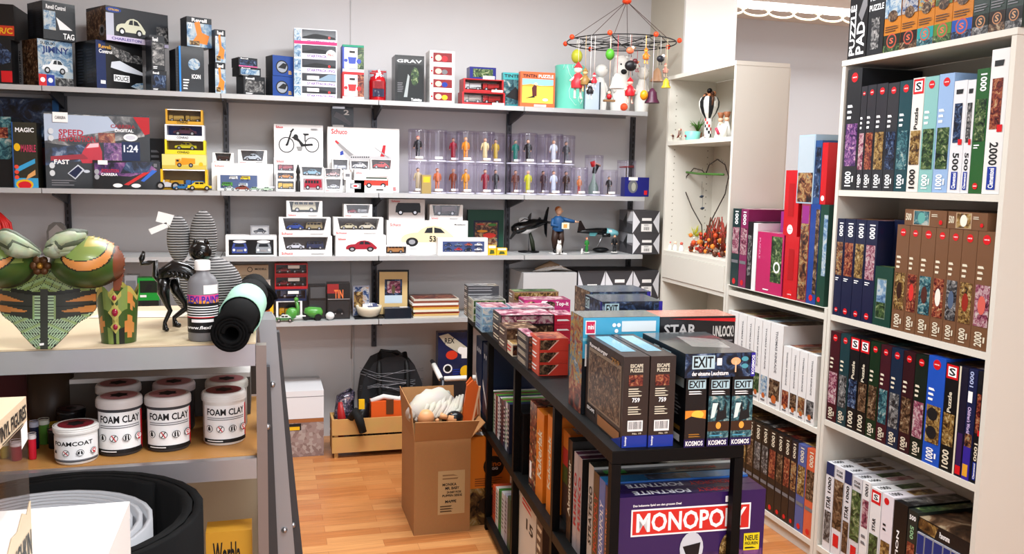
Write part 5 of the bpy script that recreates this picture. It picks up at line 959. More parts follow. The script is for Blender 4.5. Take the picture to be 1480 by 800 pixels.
t = thing('costume_armguard', 'small green and orange painted costume cuff with red gems, right of the bodice', 'costume', (u, 1.8, ZT+.0005)); mb.build('cuff', t)
for z, s in ((.062, 1.0), (.034, .75), (.09, .7)):
    r = r0+(r1-r0)*z/hh; g = MB(); g.add([(0, -r-.004, z-.017*s), (.012*s, -r-.002, z), (0, -r-.004, z+.017*s), (-.012*s, -r-.002, z)], [(0, 1, 2, 3)], mg['y']); g.sph((0, -r-.004, z), .006*s, mat('#8c1430', .15, coat=1), 8, (1, .6, 1.3)); g.build('gem', t)
# --- grey striped plush, black cat, bottle, foam rolls
S2 = 3.478
def Q(X, Y, v): return W.on(1, v, 190+X/S2, 290+Y/S2)
def stripes():
    m_ = bpy.data.materials.new('ribbed_cloth'); m_.use_nodes = True; n = m_.node_tree; b = n.nodes['Principled BSDF']; b.inputs['Roughness'].default_value = .9
    tc = n.nodes.new('ShaderNodeTexCoord'); w_ = n.nodes.new('ShaderNodeTexWave'); w_.bands_direction = 'Z'; w_.inputs['Scale'].default_value = 55; w_.inputs['Distortion'].default_value = .8; w_.inputs['Detail'].default_value = 1
    r = n.nodes.new('ShaderNodeValToRGB'); r.color_ramp.elements[0].position = .25; r.color_ramp.elements[0].color = lin('#3c3a3c'); r.color_ramp.elements[1].position = .6; r.color_ramp.elements[1].color = lin('#a3a1a1')
    bp = n.nodes.new('ShaderNodeBump'); bp.inputs['Distance'].default_value = .003; n.links.new(tc.outputs['Object'], w_.inputs[0]); n.links.new(w_.outputs[0], r.inputs[0]); n.links.new(r.outputs[0], b.inputs['Base Color']); n.links.new(w_.outputs[0], bp.inputs['Height']); n.links.new(bp.outputs[0], b.inputs['Normal']); return m_
SM = stripes(); VP = 2.08; pc = Q(395, 470, VP); px_m = (Q(495, 470, VP)-pc).length/100
zc = ZT+190*px_m*.78
t = thing('plush_cactus', 'grey striped plush shape with two upright lobes on the workbench', 'plush toy', (pc.x, VP, ZT+.001))
def lobe(X, Y, rx, ry, nm, dv=0, ts=.62):
    q = Q(X, Y, VP+dv); o = MB().sph((0, 0, 0), 1, SM, 28).build(nm, t); o.location = (q.x-pc.x, dv, q.z-ZT-.001); m_ = o.data
    for v in m_.vertices: v.co = Vector((v.co.x*rx*px_m, v.co.y*rx*px_m*ts, v.co.z*ry*px_m))
    return o
o = lobe(380, 430, 180, 165, 'body'); zmin = min(v.co.z for v in o.data.vertices)+o.location.z
for v in o.data.vertices:
    if v.co.z+o.location.z < 0: v.co.z = -o.location.z
lobe(237, 192, 58, 122, 'lobe', 0, .8); lobe(362, 190, 69, 148, 'lobe', -.01, .75)
tg = MB()
for pts in ([(135, 55), (215, 75), (195, 125), (122, 105)], [(85, 145), (175, 110), (185, 135), (100, 172)]): tg.add([tuple(Q(x, y, VP-.03)-Vector((pc.x, VP, ZT))) for x, y in pts]+[tuple(Q(x, y, VP-.029)-Vector((pc.x, VP, ZT))) for x, y in pts], [(3, 2, 1, 0), (4, 5, 6, 7), (0, 1, 5, 4), (2, 3, 7, 6)], WHITE)
tg.tube([tuple(Q(170, 115, VP-.02)-Vector((pc.x, VP, ZT))), tuple(Q(215, 150, VP)-Vector((pc.x, VP, ZT)))], .001, WHITE, 5); tg.build('tag', t)
KM = art(('#040405', '#0c0c0d', '#1a1a1b'), 60, 1, 'n', .9, .25); VC = 1.9; base = Q(170, 655, VC); off = Vector((0, 0, ZT+.004-base.z)); oc = Vector((base.x, VC, ZT+.0005))
mb = MB(); K = lambda *p: [Q(x, y, VC+(d or 0))+off-oc for x, y, d in p]
mb.tube(K((150, 420, 0), (165, 375, 0), (215, 345, 0), (270, 360, 0), (325, 395, 0), (335, 420, 0)), [.009, .014, .017, .016, .015, .007], KM, 14)
mb.tube(K((325, 395, 0), (340, 345, 0), (343, 300, 0)), [.012, .005, .006], KM, 10)
hd = K((347, 262, 0))[0]; mb.sph(hd, .023, KM, 16, (1, .8, .95)); [mb.lathe([(.008, 0), (.0005, .017)], KM, n=8) for _ in ()]
for X in (322, 374): e = K((X, 222, 0), (X+(-3 if X < 340 else 3), 196, 0)); mb.tube(e, [.008, .0006], KM, 8)
mb.tube(K((347, 275, -.02), (347, 280, -.03)), [.008, .003], KM, 8)
mb.tube(K((165, 400, .0), (160, 470, 0), (180, 530, 0), (195, 560, .0), (168, 620, 0), (170, 652, 0), (182, 656, -.005)), [.014, .012, .006, .005, .004, .006, .004], KM, 10)
mb.tube(K((210, 400, .02), (225, 460, .02), (270, 520, .02), (272, 550, .02), (215, 595, .02), (222, 632, .02), (240, 634, .01)), [.012, .011, .007, .006, .0045, .007, .005], KM, 10)
mb.tube(K((325, 400, 0), (322, 470, 0), (318, 560, 0), (325, 640, 0)), [.01, .007, .005, .006], KM, 8)
mb.tube(K((148, 410, 0), (118, 385, 0), (122, 310, 0), (90, 320, 0), (52, 325, 0), (52, 300, 0), (63, 262, 0)), [.008, .006, .005, .005, .005, .006, .003], KM, 10)
for k in range(7): e = K((180+k*22, 350+abs(k-2)*6, -.01), (190+k*22, 380+k*5, -.022)); mb.tube(e, [.002, .004], KM, 6)
tag(mb.build('cat_sculpture', None, oc), 'thin black glossy cat sculpture with curled tail and arched back', 'sculpture')
u = W.solve(1, 1.795, 294, ZT+.05); t = thing('paint_bottle', 'grey paint bottle with white cap and black colourful label', 'bottle', (u, 1.795, ZT+.0005)); t.scale = (.95, .95, .87); BG = mat('#77777b', .4)
r = .0305; MB().lathe([(r*.95, 0), (r, .004), (r, .128), (r*.8, .142), (.013, .152), (.013, .158)], BG, n=28).build('body', t)
MB().lathe([(.0155, .1585), (.0155, .178), (.014, .18)], WHITE, n=20).build('cap', t)
mb = MB(); cyldeco(mb, r, .02, .085, -1.45, 1.45, [('r', 0, 0, 1, 1, INK), ('r', .05, .86, .95, 1, mat('#d84a8c')), ('r', .05, .78, .95, .86, mat('#e0902c')), ('t', 'FLEXI PAINT', .06, .78, .94, .97, mat('#2c2a9c')), ('l', .1, .4, .95, .72, 5, TEXTW), ('r', .25, .28, .75, .36, TEXTW), ('l', .1, .38, .9, .44, 1, REDL), ('t', 'www.flexiPaint', .12, .1, .95, .19, TEXTW)]); cyldeco(mb, r, .107, .02, .1, 1.2, [('r', 0, 0, 1, 1, WHITE)], eps=.001)
mb.build('label', t)
def roll(c0, c1, r, m_, turns, th, name, parent=None, r_in=.012):
    c0, c1 = Vector(c0), Vector(c1); d = (c1-c0); L = d.length; d.normalize(); a = d.orthogonal().normalized() if abs(d.z) > .9 else Vector((0, 0, 1)).cross(d).normalized(); b = d.cross(a); mb = MB(); n = int(turns*28)
    vs = []
    for i in range(n+1):
        f = i/n; ang = f*turns*2*PI; rr = r_in+(r-r_in)*f
        for q in (rr, rr-th):
            p = a*math.cos(ang)*q+b*math.sin(ang)*q; vs.append(tuple(c0+p)); vs.append(tuple(c0+p+d*L))
    fs = []
    for i in range(n):
        o_ = i*4; fs += [(o_, o_+4, o_+5, o_+1), (o_+2, o_+3, o_+7, o_+6), (o_, o_+2, o_+6, o_+4), (o_+1, o_+5, o_+7, o_+3)]
    fs += [(0, 1, 3, 2), (n*4, n*4+2, n*4+3, n*4+1)]
    mb.add(vs, fs, m_, True); return mb.build(name, parent)
BF = mat('#0c0c0d', .85, noise=.3, nscale=200, spec=.2)
f0 = Q(500, 668, 1.7); f1 = Q(598, 500, 2.1); f1.z = ZT+.046; f0.z = max(f0.z, ZT+.012)
fm = lambda k: f0.lerp(f1, k)
t = thing('foam_roll', 'black foam sheet roll with a mint green band, overhanging the bench end', 'foam roll', (0, 0, 0))
rr_ = .04; roll(f0, f1, rr_, BF, 3.5, .0085, 'sheet', t, .02)
roll(fm(.4), fm(.78), rr_+.0035, mat('#a9d8c2', .6), 1.02, .002, 'green_band', t, rr_+.003)
roll(Q(660, 500, 2.12)+Vector((0, 0, .0)), Q(610, 430, 2.22)+Vector((0, 0, .0)), .035, BF, 2.5, .008, 'inner_sheet', t, .015)
tag(MB().add([(-.1, 0, 0), (.1, -.02, 0), (.11, .08, 0), (-.08, .09, 0), (-.1, 0, .0006), (.1, -.02, .0006), (.11, .08, .0006), (-.08, .09, .0006)], [(3, 2, 1, 0), (4, 5, 6, 7), (0, 1, 5, 4), (1, 2, 6, 5), (2, 3, 7, 6), (3, 0, 4, 7)], mat('#d4cbbb', .6)).build('paper_sheet', None, (-.28, 2.1, ZT+.0005)), 'loose sheet of paper lying at the back of the workbench top', 'paper')
# behind the bench, on the wall shelves
fbox(W, 181, 199, 398, YF+.02, z4, .1, 'model_case', 'clear grey plastic case beside the green box behind the cuff', 'toy box', mat('#8f9296', .2, coat=.8), {'F': [('r', .1, .1, .9, .9, mat('#6c6f74', .2))]})
_, z = fbox(W, 199, 230, 434, YF+.02, z4, .1, 'model_case', 'dark case under the green tray behind the cat', 'toy box', mat('#2a2c2c', .25, coat=.8), {'F': [('e', .5, .35, .35, .15, mat('#7a5a40'))]})
fbox(W, 199, 230, 402, YF+.02, z, .1, 'model_tray', 'bright green tray box behind the black cat', 'toy box', mat('#1d8f34', .35, coat=.5), {'F': [('r', .1, .35, .9, .9, mat('#1c2a1c')), ('p', [(.3, .4), (.6, .42), (.7, .7), (.5, .75)], INK), ('r', .1, .15, .4, .25, WHITE)]})
u = W.solve(1, YF+.1, 82, z3+.1); tag(MB().prism([(-.045, 0), (.045, 0), (.045, .12), (.035, .15), (.015, .165), (-.015, .165), (-.035, .15), (-.045, .12)], 0, .03, mat('#6a6460', .5)).prism([(-.035, .01), (.035, .01), (.035, .12), (.0, .155), (-.035, .12)], -.001, 0, mat('#7c7672', .5)).build('arched_box', None, (u, YF+.1, z3+.0005)), 'grey arched box on the third shelf behind the bodice', 'box')
u = W.solve(1, YF+.05, 84, z3); tag(MB().box(-.035, 0, 0, .02, .03, .02, mat('#d86a4c')).box(.02, .0, 0, .05, .03, .012, INK).build('toy_boat', None, (u, YF+.04, z3+.0005)), 'tiny red and black toy before the grey arched box', 'toy')
random.seed(9); u = W.solve(1, YF+.1, -4, z3); mb = MB(); HR = mat('#b01a16', .5)
mb.sph((0, 0, .13), .06, HR, 14, (1, .9, 1.4))
for k in range(26): a = random.uniform(0, 6.28); mb.tube([(.02*math.cos(a), .02*math.sin(a), .21), (.06*math.cos(a), .05*math.sin(a), .16), (.07*math.cos(a+.2), .06*math.sin(a+.2), .08), (.06*math.cos(a), .05*math.sin(a), .01)], [.004, .009, .01, .003], HR, 6)
tag(mb.build('red_wig', None, (u, YF+.1, z3+.001)), 'bright red tousled wig at the left edge behind the bodice', 'wig')

# ================================================================== WORKBENCH SHELF: jars of foam clay
def icons(y, s=1, red=False):
    L = []
    for k, x in enumerate((.16, .39, .62, .85)):
        L += [('c', x, y, .075*s, INK), ('c', x, y, .064*s, TEXTW)]
        L += [[('p', [(x-.03, y-.05), (x+.03, y-.05), (x+.02, y+.03), (x, y+.09), (x-.03, y+.02)], INK)], [('p', [(x-.045, y-.07), (x-.03, y-.08), (x+.045, y+.07), (x+.03, y+.08)], INK), ('p', [(x-.045, y+.07), (x-.03, y+.08), (x+.045, y-.07), (x+.03, y-.08)], REDL)], [('p', [(x-.04, y-.06), (x-.01, y-.06), (x-.01, y+.08), (x-.04, y+.04)], INK), ('p', [(x+.01, y-.06), (x+.04, y-.06), (x+.03, y+.06), (x+.01, y+.08)], INK)], [('c', x, y+.02, .035, REDL), ('c', x, y+.02, .018, TEXTW), ('r', x-.02, y-.09, x+.02, y-.04, REDL)]][k]
    return L
def jar(px0, px1, yt, yb, v, label, body, lid, text='FOAM CLAY', grp='foam clay jars on the bench shelf', tilt=0, lidart=True, hk=1):
    px = (px0+px1)/2; a, b = W.solve(1, v, px0, ZS+.05), W.solve(1, v, px1, ZS+.05); r = (b-a)/2; h = W.on(1, v, px, yt)[2]-ZS
    t = thing('clay_jar', label, 'jar', ((a+b)/2, v, ZS+.0006), tilt, grp); bm, lm = mat(body, .35), mat(lid, .3, coat=.4); hl = h*.17
    MB().lathe([(r*.88, 0), (r*.94, .004), (r*.94, h-hl)], bm, n=32).build('pot', t)
    l_ = MB().lathe([(r, h-hl+.0003), (r, h-.005), (r*.97, h-.002), (r*.9, h)], lm, n=36)
    for k in range(3): l_.tube([(r*1.002*math.cos(q*PI/18), r*1.002*math.sin(q*PI/18), h-hl+.003+k*.004) for q in range(36)], .0006, lm, 4, True)
    if lidart: ms = mat('#b9777a' if lid != '#e6e4e0' else '#7c1c28', .3, coat=.8); l_.lathe([(0, h+.0004), (r*.8, h+.0004)], ms if lidart is True else lidart, n=28, cap=False); l_.add([(r*.45*math.cos(q*PI/6)*(1 if q % 2 else .7), r*.45*math.sin(q*PI/6)*(1 if q % 2 else .7), h+.0009) for q in range(12)], [tuple(range(12))], INK)
    l_.build('lid', t)
    mb = MB(); H = h-hl-.012
    if text == 'FOAM CLAY': cyldeco(mb, r*.94, .006, H, -1.2, 1.2, [('r', 0, 0, 1, 1, TEXTW), ('r', .97, .02, 1.06, .98, REDL), ('t', 'FOAM CLAY', .1, .74, .92, .92, INK), ('l', .1, .6, .92, .7, 2, GREY), ('r', 0, 0, 1, .1, INK), ('l', .1, .02, .5, .08, 1, TEXTW)]+icons(.38))
    elif text: cyldeco(mb, r*.94, .006, H, -1.4, 1.4, [('r', 0, 0, 1, 1, TEXTW), ('t', text, .15, .66, .85, .84, INK), ('r', .0, .02, 1, .09, GREY), ('r', 0, .0, 1, .03, INK)]+icons(.38, .8)[2:])
    if text: mb.build('label', t)
    return t
LW_ = '#d6cfcc'; DG = '#4b4b50'
jar(139, 205, 553, 0, 1.99, 'dark grey foam clay jar behind the left grey jar', DG, LW_, None); jar(221, 283, 551, 0, 1.99, 'dark grey clay jar behind the right grey jar', DG, '#c4b4b4', None); jar(297, 359, 547, 0, 1.99, 'white clay jar behind the front white jar', '#d8d4cc', '#cfcac0', None)
jar(139.5, 207, 571, 0, 1.85, 'dark grey foam clay jar beside the low white pot', DG, LW_, tilt=.14); jar(209.5, 277, 568, 0, 1.86, 'dark grey foam clay jar in the middle, next to the white one', DG, LW_, tilt=.14); jar(291.5, 356, 563, 0, 1.88, 'white foam clay jar at the right end of the shelf', '#e2dfda', '#e6e4e0', tilt=.14)
jar(77, 143, 612, 0, 1.81, 'low white foam coating pot with dark red lid', '#e8e6e2', '#e6e4e0', 'FOAMCOAT')
jar(82, 124, 590, 0, 1.97, 'black lidded pot behind the low white pot', '#222022', '#1c1a1c', None, lidart=mat('#501820', .3, coat=.5)); jar(68, 92, 620, 0, 1.9, 'black pot with white rings left of the low white pot', '#1c1b1d', '#2c2a2c', None)
for a, b, yt, v, c, l_, lb in [(55, 71, 607, 1.93, '#4c7c2c', '#c8c8bc', 'small green paint pot with pale lid'), (42, 56, 610, 1.9, '#1c2440', '#a8a8b8', 'small dark blue paint pot with lilac lid'), (40, 52, 628, 1.83, '#c01c30', '#dcd4d4', 'small red paint pot with white lid'), (14, 31, 640, 1.83, '#8c3038', '#d8c8c8', 'dull red paint pot seen through the window box'), (-2, 12, 640, 1.85, '#a08c2c', '#c8c0a0', 'mustard paint pot seen through the window box')]:
    jar(a, b, yt, 0, v, lb, c, l_, None, 'small paint pots on the bench shelf', lidart=False)
u = W.solve(1, 2.1, 73, ZS+.1); tag(MB().lathe([(.046, 0), (.046, .012)], mat('#b8a030', .4), n=28).lathe([(.046, .0125), (.047, .128), (.043, .128), (.042, .02), (0, .02)], mat('#4b3a2c', .4), n=28, cap=False).build('brown_pot', None, (u, 2.1, ZS+.0006)), 'large open dark brown pot with yellow foot on the bench shelf', 'pot')
fbox(W, -60, 47, 541, 2.15, ZS, .08, 'carton', 'dark red box at the back left of the bench shelf', 'box', mat('#5a1014', .5))
_, z = fbox(W, 100, 362, 543, 2.08, ZS, .14, 'storage_box', 'long grey brown box with white lid edge behind the clay jars', 'box', mat('#6b6259', .55), {'F': [('r', 0, .9, 1, 1, WHITE)]}, top=WHITE)
fbox(W, 60, 98, 548, 2.17, ZS, .05, 'carton', 'beige carton between the red box and the long grey box', 'box', mat('#a99c8c', .6), {'F': [('r', .1, .3, .35, 1, WHITE)]})
fbox(W, 300, 366, 767, 1.78, .3405, .06, 'craft_box', 'yellow orange box with black script on the bench bottom shelf', 'box', mat('#c9922c', .5), {'F': [('t', 'Worbla', .15, .84, .75, .95, INK), ('c', .06, .86, .03, INK), ('l', .2, .7, .8, .8, 3, mat('#8a6420'))]})

# ================================================================== FOREGROUND LEFT: foam rolls standing on the floor, white cube table, window box
zr = .95; ce = W.on(2, zr, 298, 745); far = W.on(2, zr, 165, 677); RR = .235; cx, cy = ce[0]-RR, far[1]-RR
t = thing('foam_roll', 'large upright roll of thick black foam standing before the workbench', 'foam roll', (cx, cy, 0)); roll((0, 0, .001), (0, 0, zr), RR, BF, 2.3, .017, 'sheet', t, .2)
WF = mat('#9c9ea3', .6)
t = thing('foam_roll', 'white foam sheets coiled inside the large black roll', 'foam roll', (cx-.02, cy-.01, 0)); roll((0, 0, .001), (0, 0, zr-.01), .182, WF, 4.6, .008, 'sheet', t, .11); 
TX = W.on(1, 1.14, 188, 724); tz = TX[2]
t = thing('cube_table', 'white open cube table in the lower left foreground', 'table', (TX[0], 1.14, 0)); WT = mat('#eeeeec', .35)
MB().box(-.9, -.55, tz-.022, -.0005, 0, tz, WT).build('top', t); MB().box(-.02, -.549, 0, -.0008, -.001, tz-.0225, WT).build('side_panel', t)
MB().box(-.9, -.02, .0, -.0205, -.001, tz-.0225, WT).build('back_panel', t); MB().box(-.9, -.5, .5, -.0205, -.0205, .52, WT).build('shelf', t)
VX = W.solve(1, .96, 42, 1.2); hz_ = W.on(1, .96, 42, 573)[2]-tz; CR = mat('#cdb99c', .5)
t = thing('window_box', 'clear fronted game figure box with cream lid at the left edge', 'game box', (VX-.1, .81, tz+.0006)); D, Wd = .3, .2
mb = MB(); mb.box(-.1, -.15, hz_*.86, .1, .15, hz_, CR); deco(mb, .2, .3, hz_, 'T', [('t', 'A GAME OF', .15, .3, .9, .4, INK), ('l', .1, .45, .9, .6, 2, INK)]); deco(mb, .2, .3, hz_, 'R', [('t', 'VINYL FIGURES', .66, .885, .985, .965, INK), ('l', .7, .865, .95, .88, 1, INK)]); mb.build('lid', t)
mb = MB(); mb.box(-.1, -.15, 0, .1, .15, .01, CR)
ed = [(-.15, .0), (.15, .0), (.15, .4), (.135, .35), (.12, .39), (.1, .33), (.08, .34), (.06, .27), (.04, .29), (.02, .24), (-.02, .26), (-.05, .24), (-.15, .26)]
mb.add([(.1, y, z*hz_) for y, z in ed]+[(.0985, y, z*hz_) for y, z in ed], [tuple(range(13)), tuple(range(25, 12, -1))]+[(i, 13+i, 13+(i+1) % 13, (i+1) % 13) for i in range(13)], CR)
deco(mb, .2, .3, hz_, 'R', [('t', 'MUNCHKIN', .68, .1, .985, .25, INK), ('l', .5, .03, .9, .07, 1, INK)]); mb.build('tray', t)
MB().add([(.0995, -.149, .0), (.0995, .149, .0), (.0995, .149, hz_*.86), (.0995, -.149, hz_*.86), (-.0995, .149, 0), (-.0995, .149, hz_*.86)], [(0, 1, 2, 3), (1, 4, 5, 2)], clear((.85, .83, .83), .1)).build('window', t)
MB().add([(.1003, .125, hz_*.74), (.1003, .148, hz_*.76), (.1003, .148, hz_*.87), (.1003, .125, hz_*.85)], [(0, 1, 2, 3)], WHITE).build('price_label', t)
for k, (yy, c1, c2) in enumerate([(.08, '#5c4a44', '#3a3430'), (-.02, '#6a5040', '#2c2a2c')]):
    tag(person_fig(MB(), hz_*.62, c1, c2, mat('#b08a74'), '#2a1c18').build('vinyl_figure', None, (VX-.1, .81+yy, tz+.012), PI/2), ['brown vinyl figure inside the clear window box, nearer the wall', 'dark vinyl figure inside the clear window box, nearer the camera'][k], 'figurine')

# ================================================================== FLOOR GOODS at the back
def floor_at(x, y): p = W.on(2, 0, x, y); return p
# cardboard box with open flaps
f0 = W.on(2, 0, 598, 774); f1 = W.on(2, 0, 676, 769); a_ = math.atan2(f1[1]-f0[1], f1[0]-f0[0])*0-.0; w = f1[0]-f0[0]+.012; YX = f0[1]; h = W.on(1, YX, 600, 636)[2]; d = .34
t = thing('cardboard_box', 'tall open cardboard box with paper slip, full of dolls, on the parquet', 'cardboard box', (f0[0]+w/2, YX, 0)); a = w/2; CI = mat('#b08a5e', .75)
mb = MB(); k = .004
mb.box(-a, 0, 0, a, d, k, CARD); mb.box(-a, 0, k, a, k, h, CARD); mb.box(-a, d-k, k, a, d, h, CI); mb.box(-a, k, k, -a+k, d-k, h, CARD); mb.box(a-k, k, k, a, d-k, h, CARD)
deco(mb, w, 0, h, 'F', [('r', .42, .2, .9, .66, mat('#b9996c', .6)), ('l', .5, .56, .8, .63, 2, mat('#8a6a48')), ('t', 'MONIKA', .5, .5, .75, .53, INK), ('t', 'MR. BABY', .55, .46, .8, .49, INK), ('t', 'DA BABY WORK', .58, .42, .84, .445, INK), ('t', 'PUPPEN SEIDE', .5, .385, .85, .41, INK), ('t', 'MAPPE', .55, .32, .75, .35, INK), ('l', .46, .22, .7, .3, 3, mat('#6a4c30'))], .0006)
mb.build('carton', t)
def flap(pts, nm='flap'): m_ = MB(); n = Vector(pts[1])-Vector(pts[0]); n = n.cross(Vector(pts[2])-Vector(pts[1])).normalized()*.003; m_.add([tuple(Vector(p)) for p in pts]+[tuple(Vector(p)+n) for p in pts], [(3, 2, 1, 0), (4, 5, 6, 7), (0, 1, 5, 4), (1, 2, 6, 5), (2, 3, 7, 6), (3, 0, 4, 7)], CARD); m_.build(nm, t)
P_ = lambda x, y, v: tuple(W.on(1, v, x, y)-Vector((f0[0]+w/2, YX, 0)))
flap([(-a, -.002, h-.002), (a, -.002, h-.002), P_(693, 607, YX-.05), P_(600, 610, YX-.05)])
flap([(-a+.002, d-k, h), (a-.002, d-k, h), (a-.002, d+.015, h+.14), (-a+.002, d+.015, h+.14)])
flap([(-a-.0005, 0, h-.001), (-a-.0005, d, h-.001), (-a-.012, d, h+.15), (-a-.012, 0.02, h+.13)])
flap([(a+.001, 0, h-.001), (a+.001, d, h-.001), (a+.06, d, h+.06), (a+.06, 0, h+.06)])
# dolls in the box
cx, cy = f0[0]+w/2, YX; CL = mat('#bdb6ab', .8, noise=.25, nscale=14); SKO = mat('#c98f62', .45)
D0 = Vector((cx-.03, cy+.13, h-.12)); t = thing('doll', 'baby doll in a crumpled white gown lying in the cardboard box', 'doll', D0)
DP = lambda x, y, v: W.on(1, YX+v, x, y)-D0
mb = MB(); random.seed(4)
mb.tube([DP(596, 600, .07), DP(612, 588, .14), DP(635, 580, .2), DP(655, 585, .24)], [.035, .06, .065, .03], CL, 16); mb.tube([DP(598, 590, .16), DP(620, 574, .22), DP(648, 570, .26)], [.03, .04, .02], CL, 12)
for k_ in range(16): x_ = 592+k_*4.2; mb.tube([DP(x_, 606-k_*.4+random.uniform(-3, 3), .05), DP(x_+8, 590+random.uniform(-4, 4), .09), DP(x_+14, 574+random.uniform(-4, 4), .16)], [.006, .014, .006], CL, 8)
mb.build('gown', t); mb = MB(); mb.sph(DP(615, 603, .06), .037, SKO, 18, (1, 1, .95)); mb.sph(DP(632, 607, .05), .01, SKO, 8); mb.tube([DP(636, 600, .05), DP(646, 603, .045)], [.014, .01], SKO); mb.build('head', t)
D0 = Vector((cx+.055, cy+.06, h-.1)); t = thing('doll', 'doll with black hair beside the white gowned doll in the cardboard box', 'doll', D0)
MB().sph(DP(655, 605, .05), .03, SKO, 14).tube([DP(655, 612, .07), DP(650, 620, .14)], [.03, .03], CL).build('body', t); MB().sph(DP(657, 603, .055), .0345, mat('#131316', .3), 14, (1.1, 1, .85)).build('hair', t)
tag(MB().tube([(.0, 0, 0), (.03, .02, .12), (.02, .03, .2)], [.03, .04, .015], mat('#2c1c14', .5)).build('doll_shoe', None, (cx+.055, cy+.22, h-.09)), 'dark brown doll limb at the back of the cardboard box', 'doll part')
ORG = mat('#cf5c22', .4, coat=.5)
for i, (xa, ya, xb, yb, wt, lb) in enumerate([(668, 640, 684, 552, 16, 'orange cardboard sword sheath in front'), (686, 630, 681, 548, 12, 'orange cardboard piece behind the front one'), (690, 625, 688, 553, 8, 'thin orange strip at the right of the box')]):
    v = YX+.1+.03*i; p, q = W.on(1, v, xa, ya), W.on(1, v, xb, yb); s = wt/2/350; mb = MB(); mb.prism([(p.x-s*.8, p.z), (p.x+s, p.z), (q.x+s*1.1, q.z-.02), (q.x, q.z+.01), (q.x-s*1.2, q.z-.015)], v, v+.012, ORG); mb.prism([(p.x+s, p.z), (p.x+s*1.4, p.z+.01), (q.x+s*1.5, q.z-.02), (q.x+s*1.1, q.z-.02)], v, v+.012, mat('#e0b088', .5))
    tag(mb.build('toy_sheath', None), lb+' sticking out of the cardboard box', 'toy')
# orange egg puzzle box
g0 = W.on(2, 0, 678, 768); v = 3.535; D = [('r', 0, 0, 1, .42, A('gold', 85, 9)), ('c', .6, .66, .25, mat('#2a2014')), ('t', 'dino', .43, .66, .78, .72, mat('#d8782c')), ('t', 'EGG', .5, .62, .7, .65, TEXTW), ('l', .15, .44, .85, .54, 4, mat('#8a4a1c')), ('e', .6, .22, .35, .12, mat('#3c2818'))]
cbox(None, 677, 737, 632, 0, v, 0, 'egg_kit_box', 'tall orange box with a dinosaur egg logo beside the cardboard box', 'toy box', mat('#dc7a1e', .45, coat=.3), {'F': D, 'T': [('e', .4, .5, .2, .3, WHITE)]}, maxd=.09)
# wooden crate
WD = mat('#c99a5c', .5, noise=.25, nscale=12); c0_ = W.on(2, 0, 480, 663); c1_ = W.on(2, 0, 586, 655); cw = c1_[0]-c0_[0]+.04; ZC = W.on(1, c0_[1], 480, 607)[2]; CY0 = c0_[1]; CDp = .16
t = thing('wooden_crate', 'low slatted wooden crate full of odds and ends on the floor', 'crate', (c0_[0], CY0, 0)); sh = ZC*.4
for z in (.03, ZC-sh):
    for y in (0, CDp-.012): MB().box(0, y, z, cw, y+.012, z+sh, WD).build('slat', t)
    for x in (0, cw-.012): MB().box(x, .0125, z, x+.012, CDp-.0125, z+sh, WD).build('slat', t)
for x in (.012, cw-.032):
    for y in (.0125, CDp-.0325): MB().box(x+.0005, y, 0, x+.02, y+.02, ZC-.004, WD).build('post', t)
MB().box(.013, .034, .02, cw-.013, CDp-.034, .03, WD).build('base', t)
X0 = c0_[0]; KB = mat('#17171a', .35, noise=.3, nscale=30)
mb = MB(); mb.tube([(.06, .07, .04), (.05, .08, .2), (.06, .09, .3), (.1, .1, .34)], [.035, .055, .05, .02], art(('#0c0c10', '#2a2a3a', '#6a5a7c', '#d8a090'), 25, 3, 'n', .9, .2), 14); mb.tube([(.1, .08, .04), (.14, .06, .2), (.17, .07, .28)], [.035, .045, .02], KB, 14)
tag(mb.build('toy_bag', None, (X0+.02, CY0+.02, 0)), 'bag of dark glossy toys bulging from the left of the crate', 'bag')
tag(MB().tube([(0, 0, 0), (.02, -.03, .04), (.04, -.04, .0), (.06, -.045, -.07)], [.02, .024, .024, .02], mat('#141416', .8), 10).box(.04, -.02, .05, .07, .0, .1, YEL).build('black_cloth', None, (X0+.1, CY0+.01, ZC+.005)), 'black cloth hanging over the front of the wooden crate', 'cloth')
tag(MB().tube([(0, 0, .03), (.01, 0, .18), (0, 0, .26)], [.02, .03, .012], mat('#9c1c1c', .4)).build('red_pouch', None, (X0+.05, CY0+.07, .03)), 'red pouch in the left corner of the crate', 'pouch')
tag(MB().box(-.1, 0, 0, .11, .08, .1, mat('#d4561c', .5)).box(-.02, -.003, .03, .02, -.0005, .11, BROWNW).tube([(-.1, .02, .1), (-.03, .03, .12), (.05, .02, .105), (.11, .03, .12)], .014, mat('#d8d4d0', .8)).build('orange_case', None, (X0+.31, CY0+.03, ZC-.02)), 'orange case with brown strap and white trim in the crate', 'case')
random.seed(8); mb = MB()
for i in range(40): x, y = random.uniform(.19, cw-.04), random.uniform(.03, .13); mb.tube([(x-.02, y, .05+random.random()*.15), (x, y+.01, .07+random.random()*.15), (x+.02, y, .05+random.random()*.15)], .008, KB if i % 3 else mat('#4c4644', .6), 6)
tag(mb.build('dark_bits', None, (X0, CY0, 0)), 'tangle of dark cords and scraps filling the crate', 'scraps', kind='stuff')
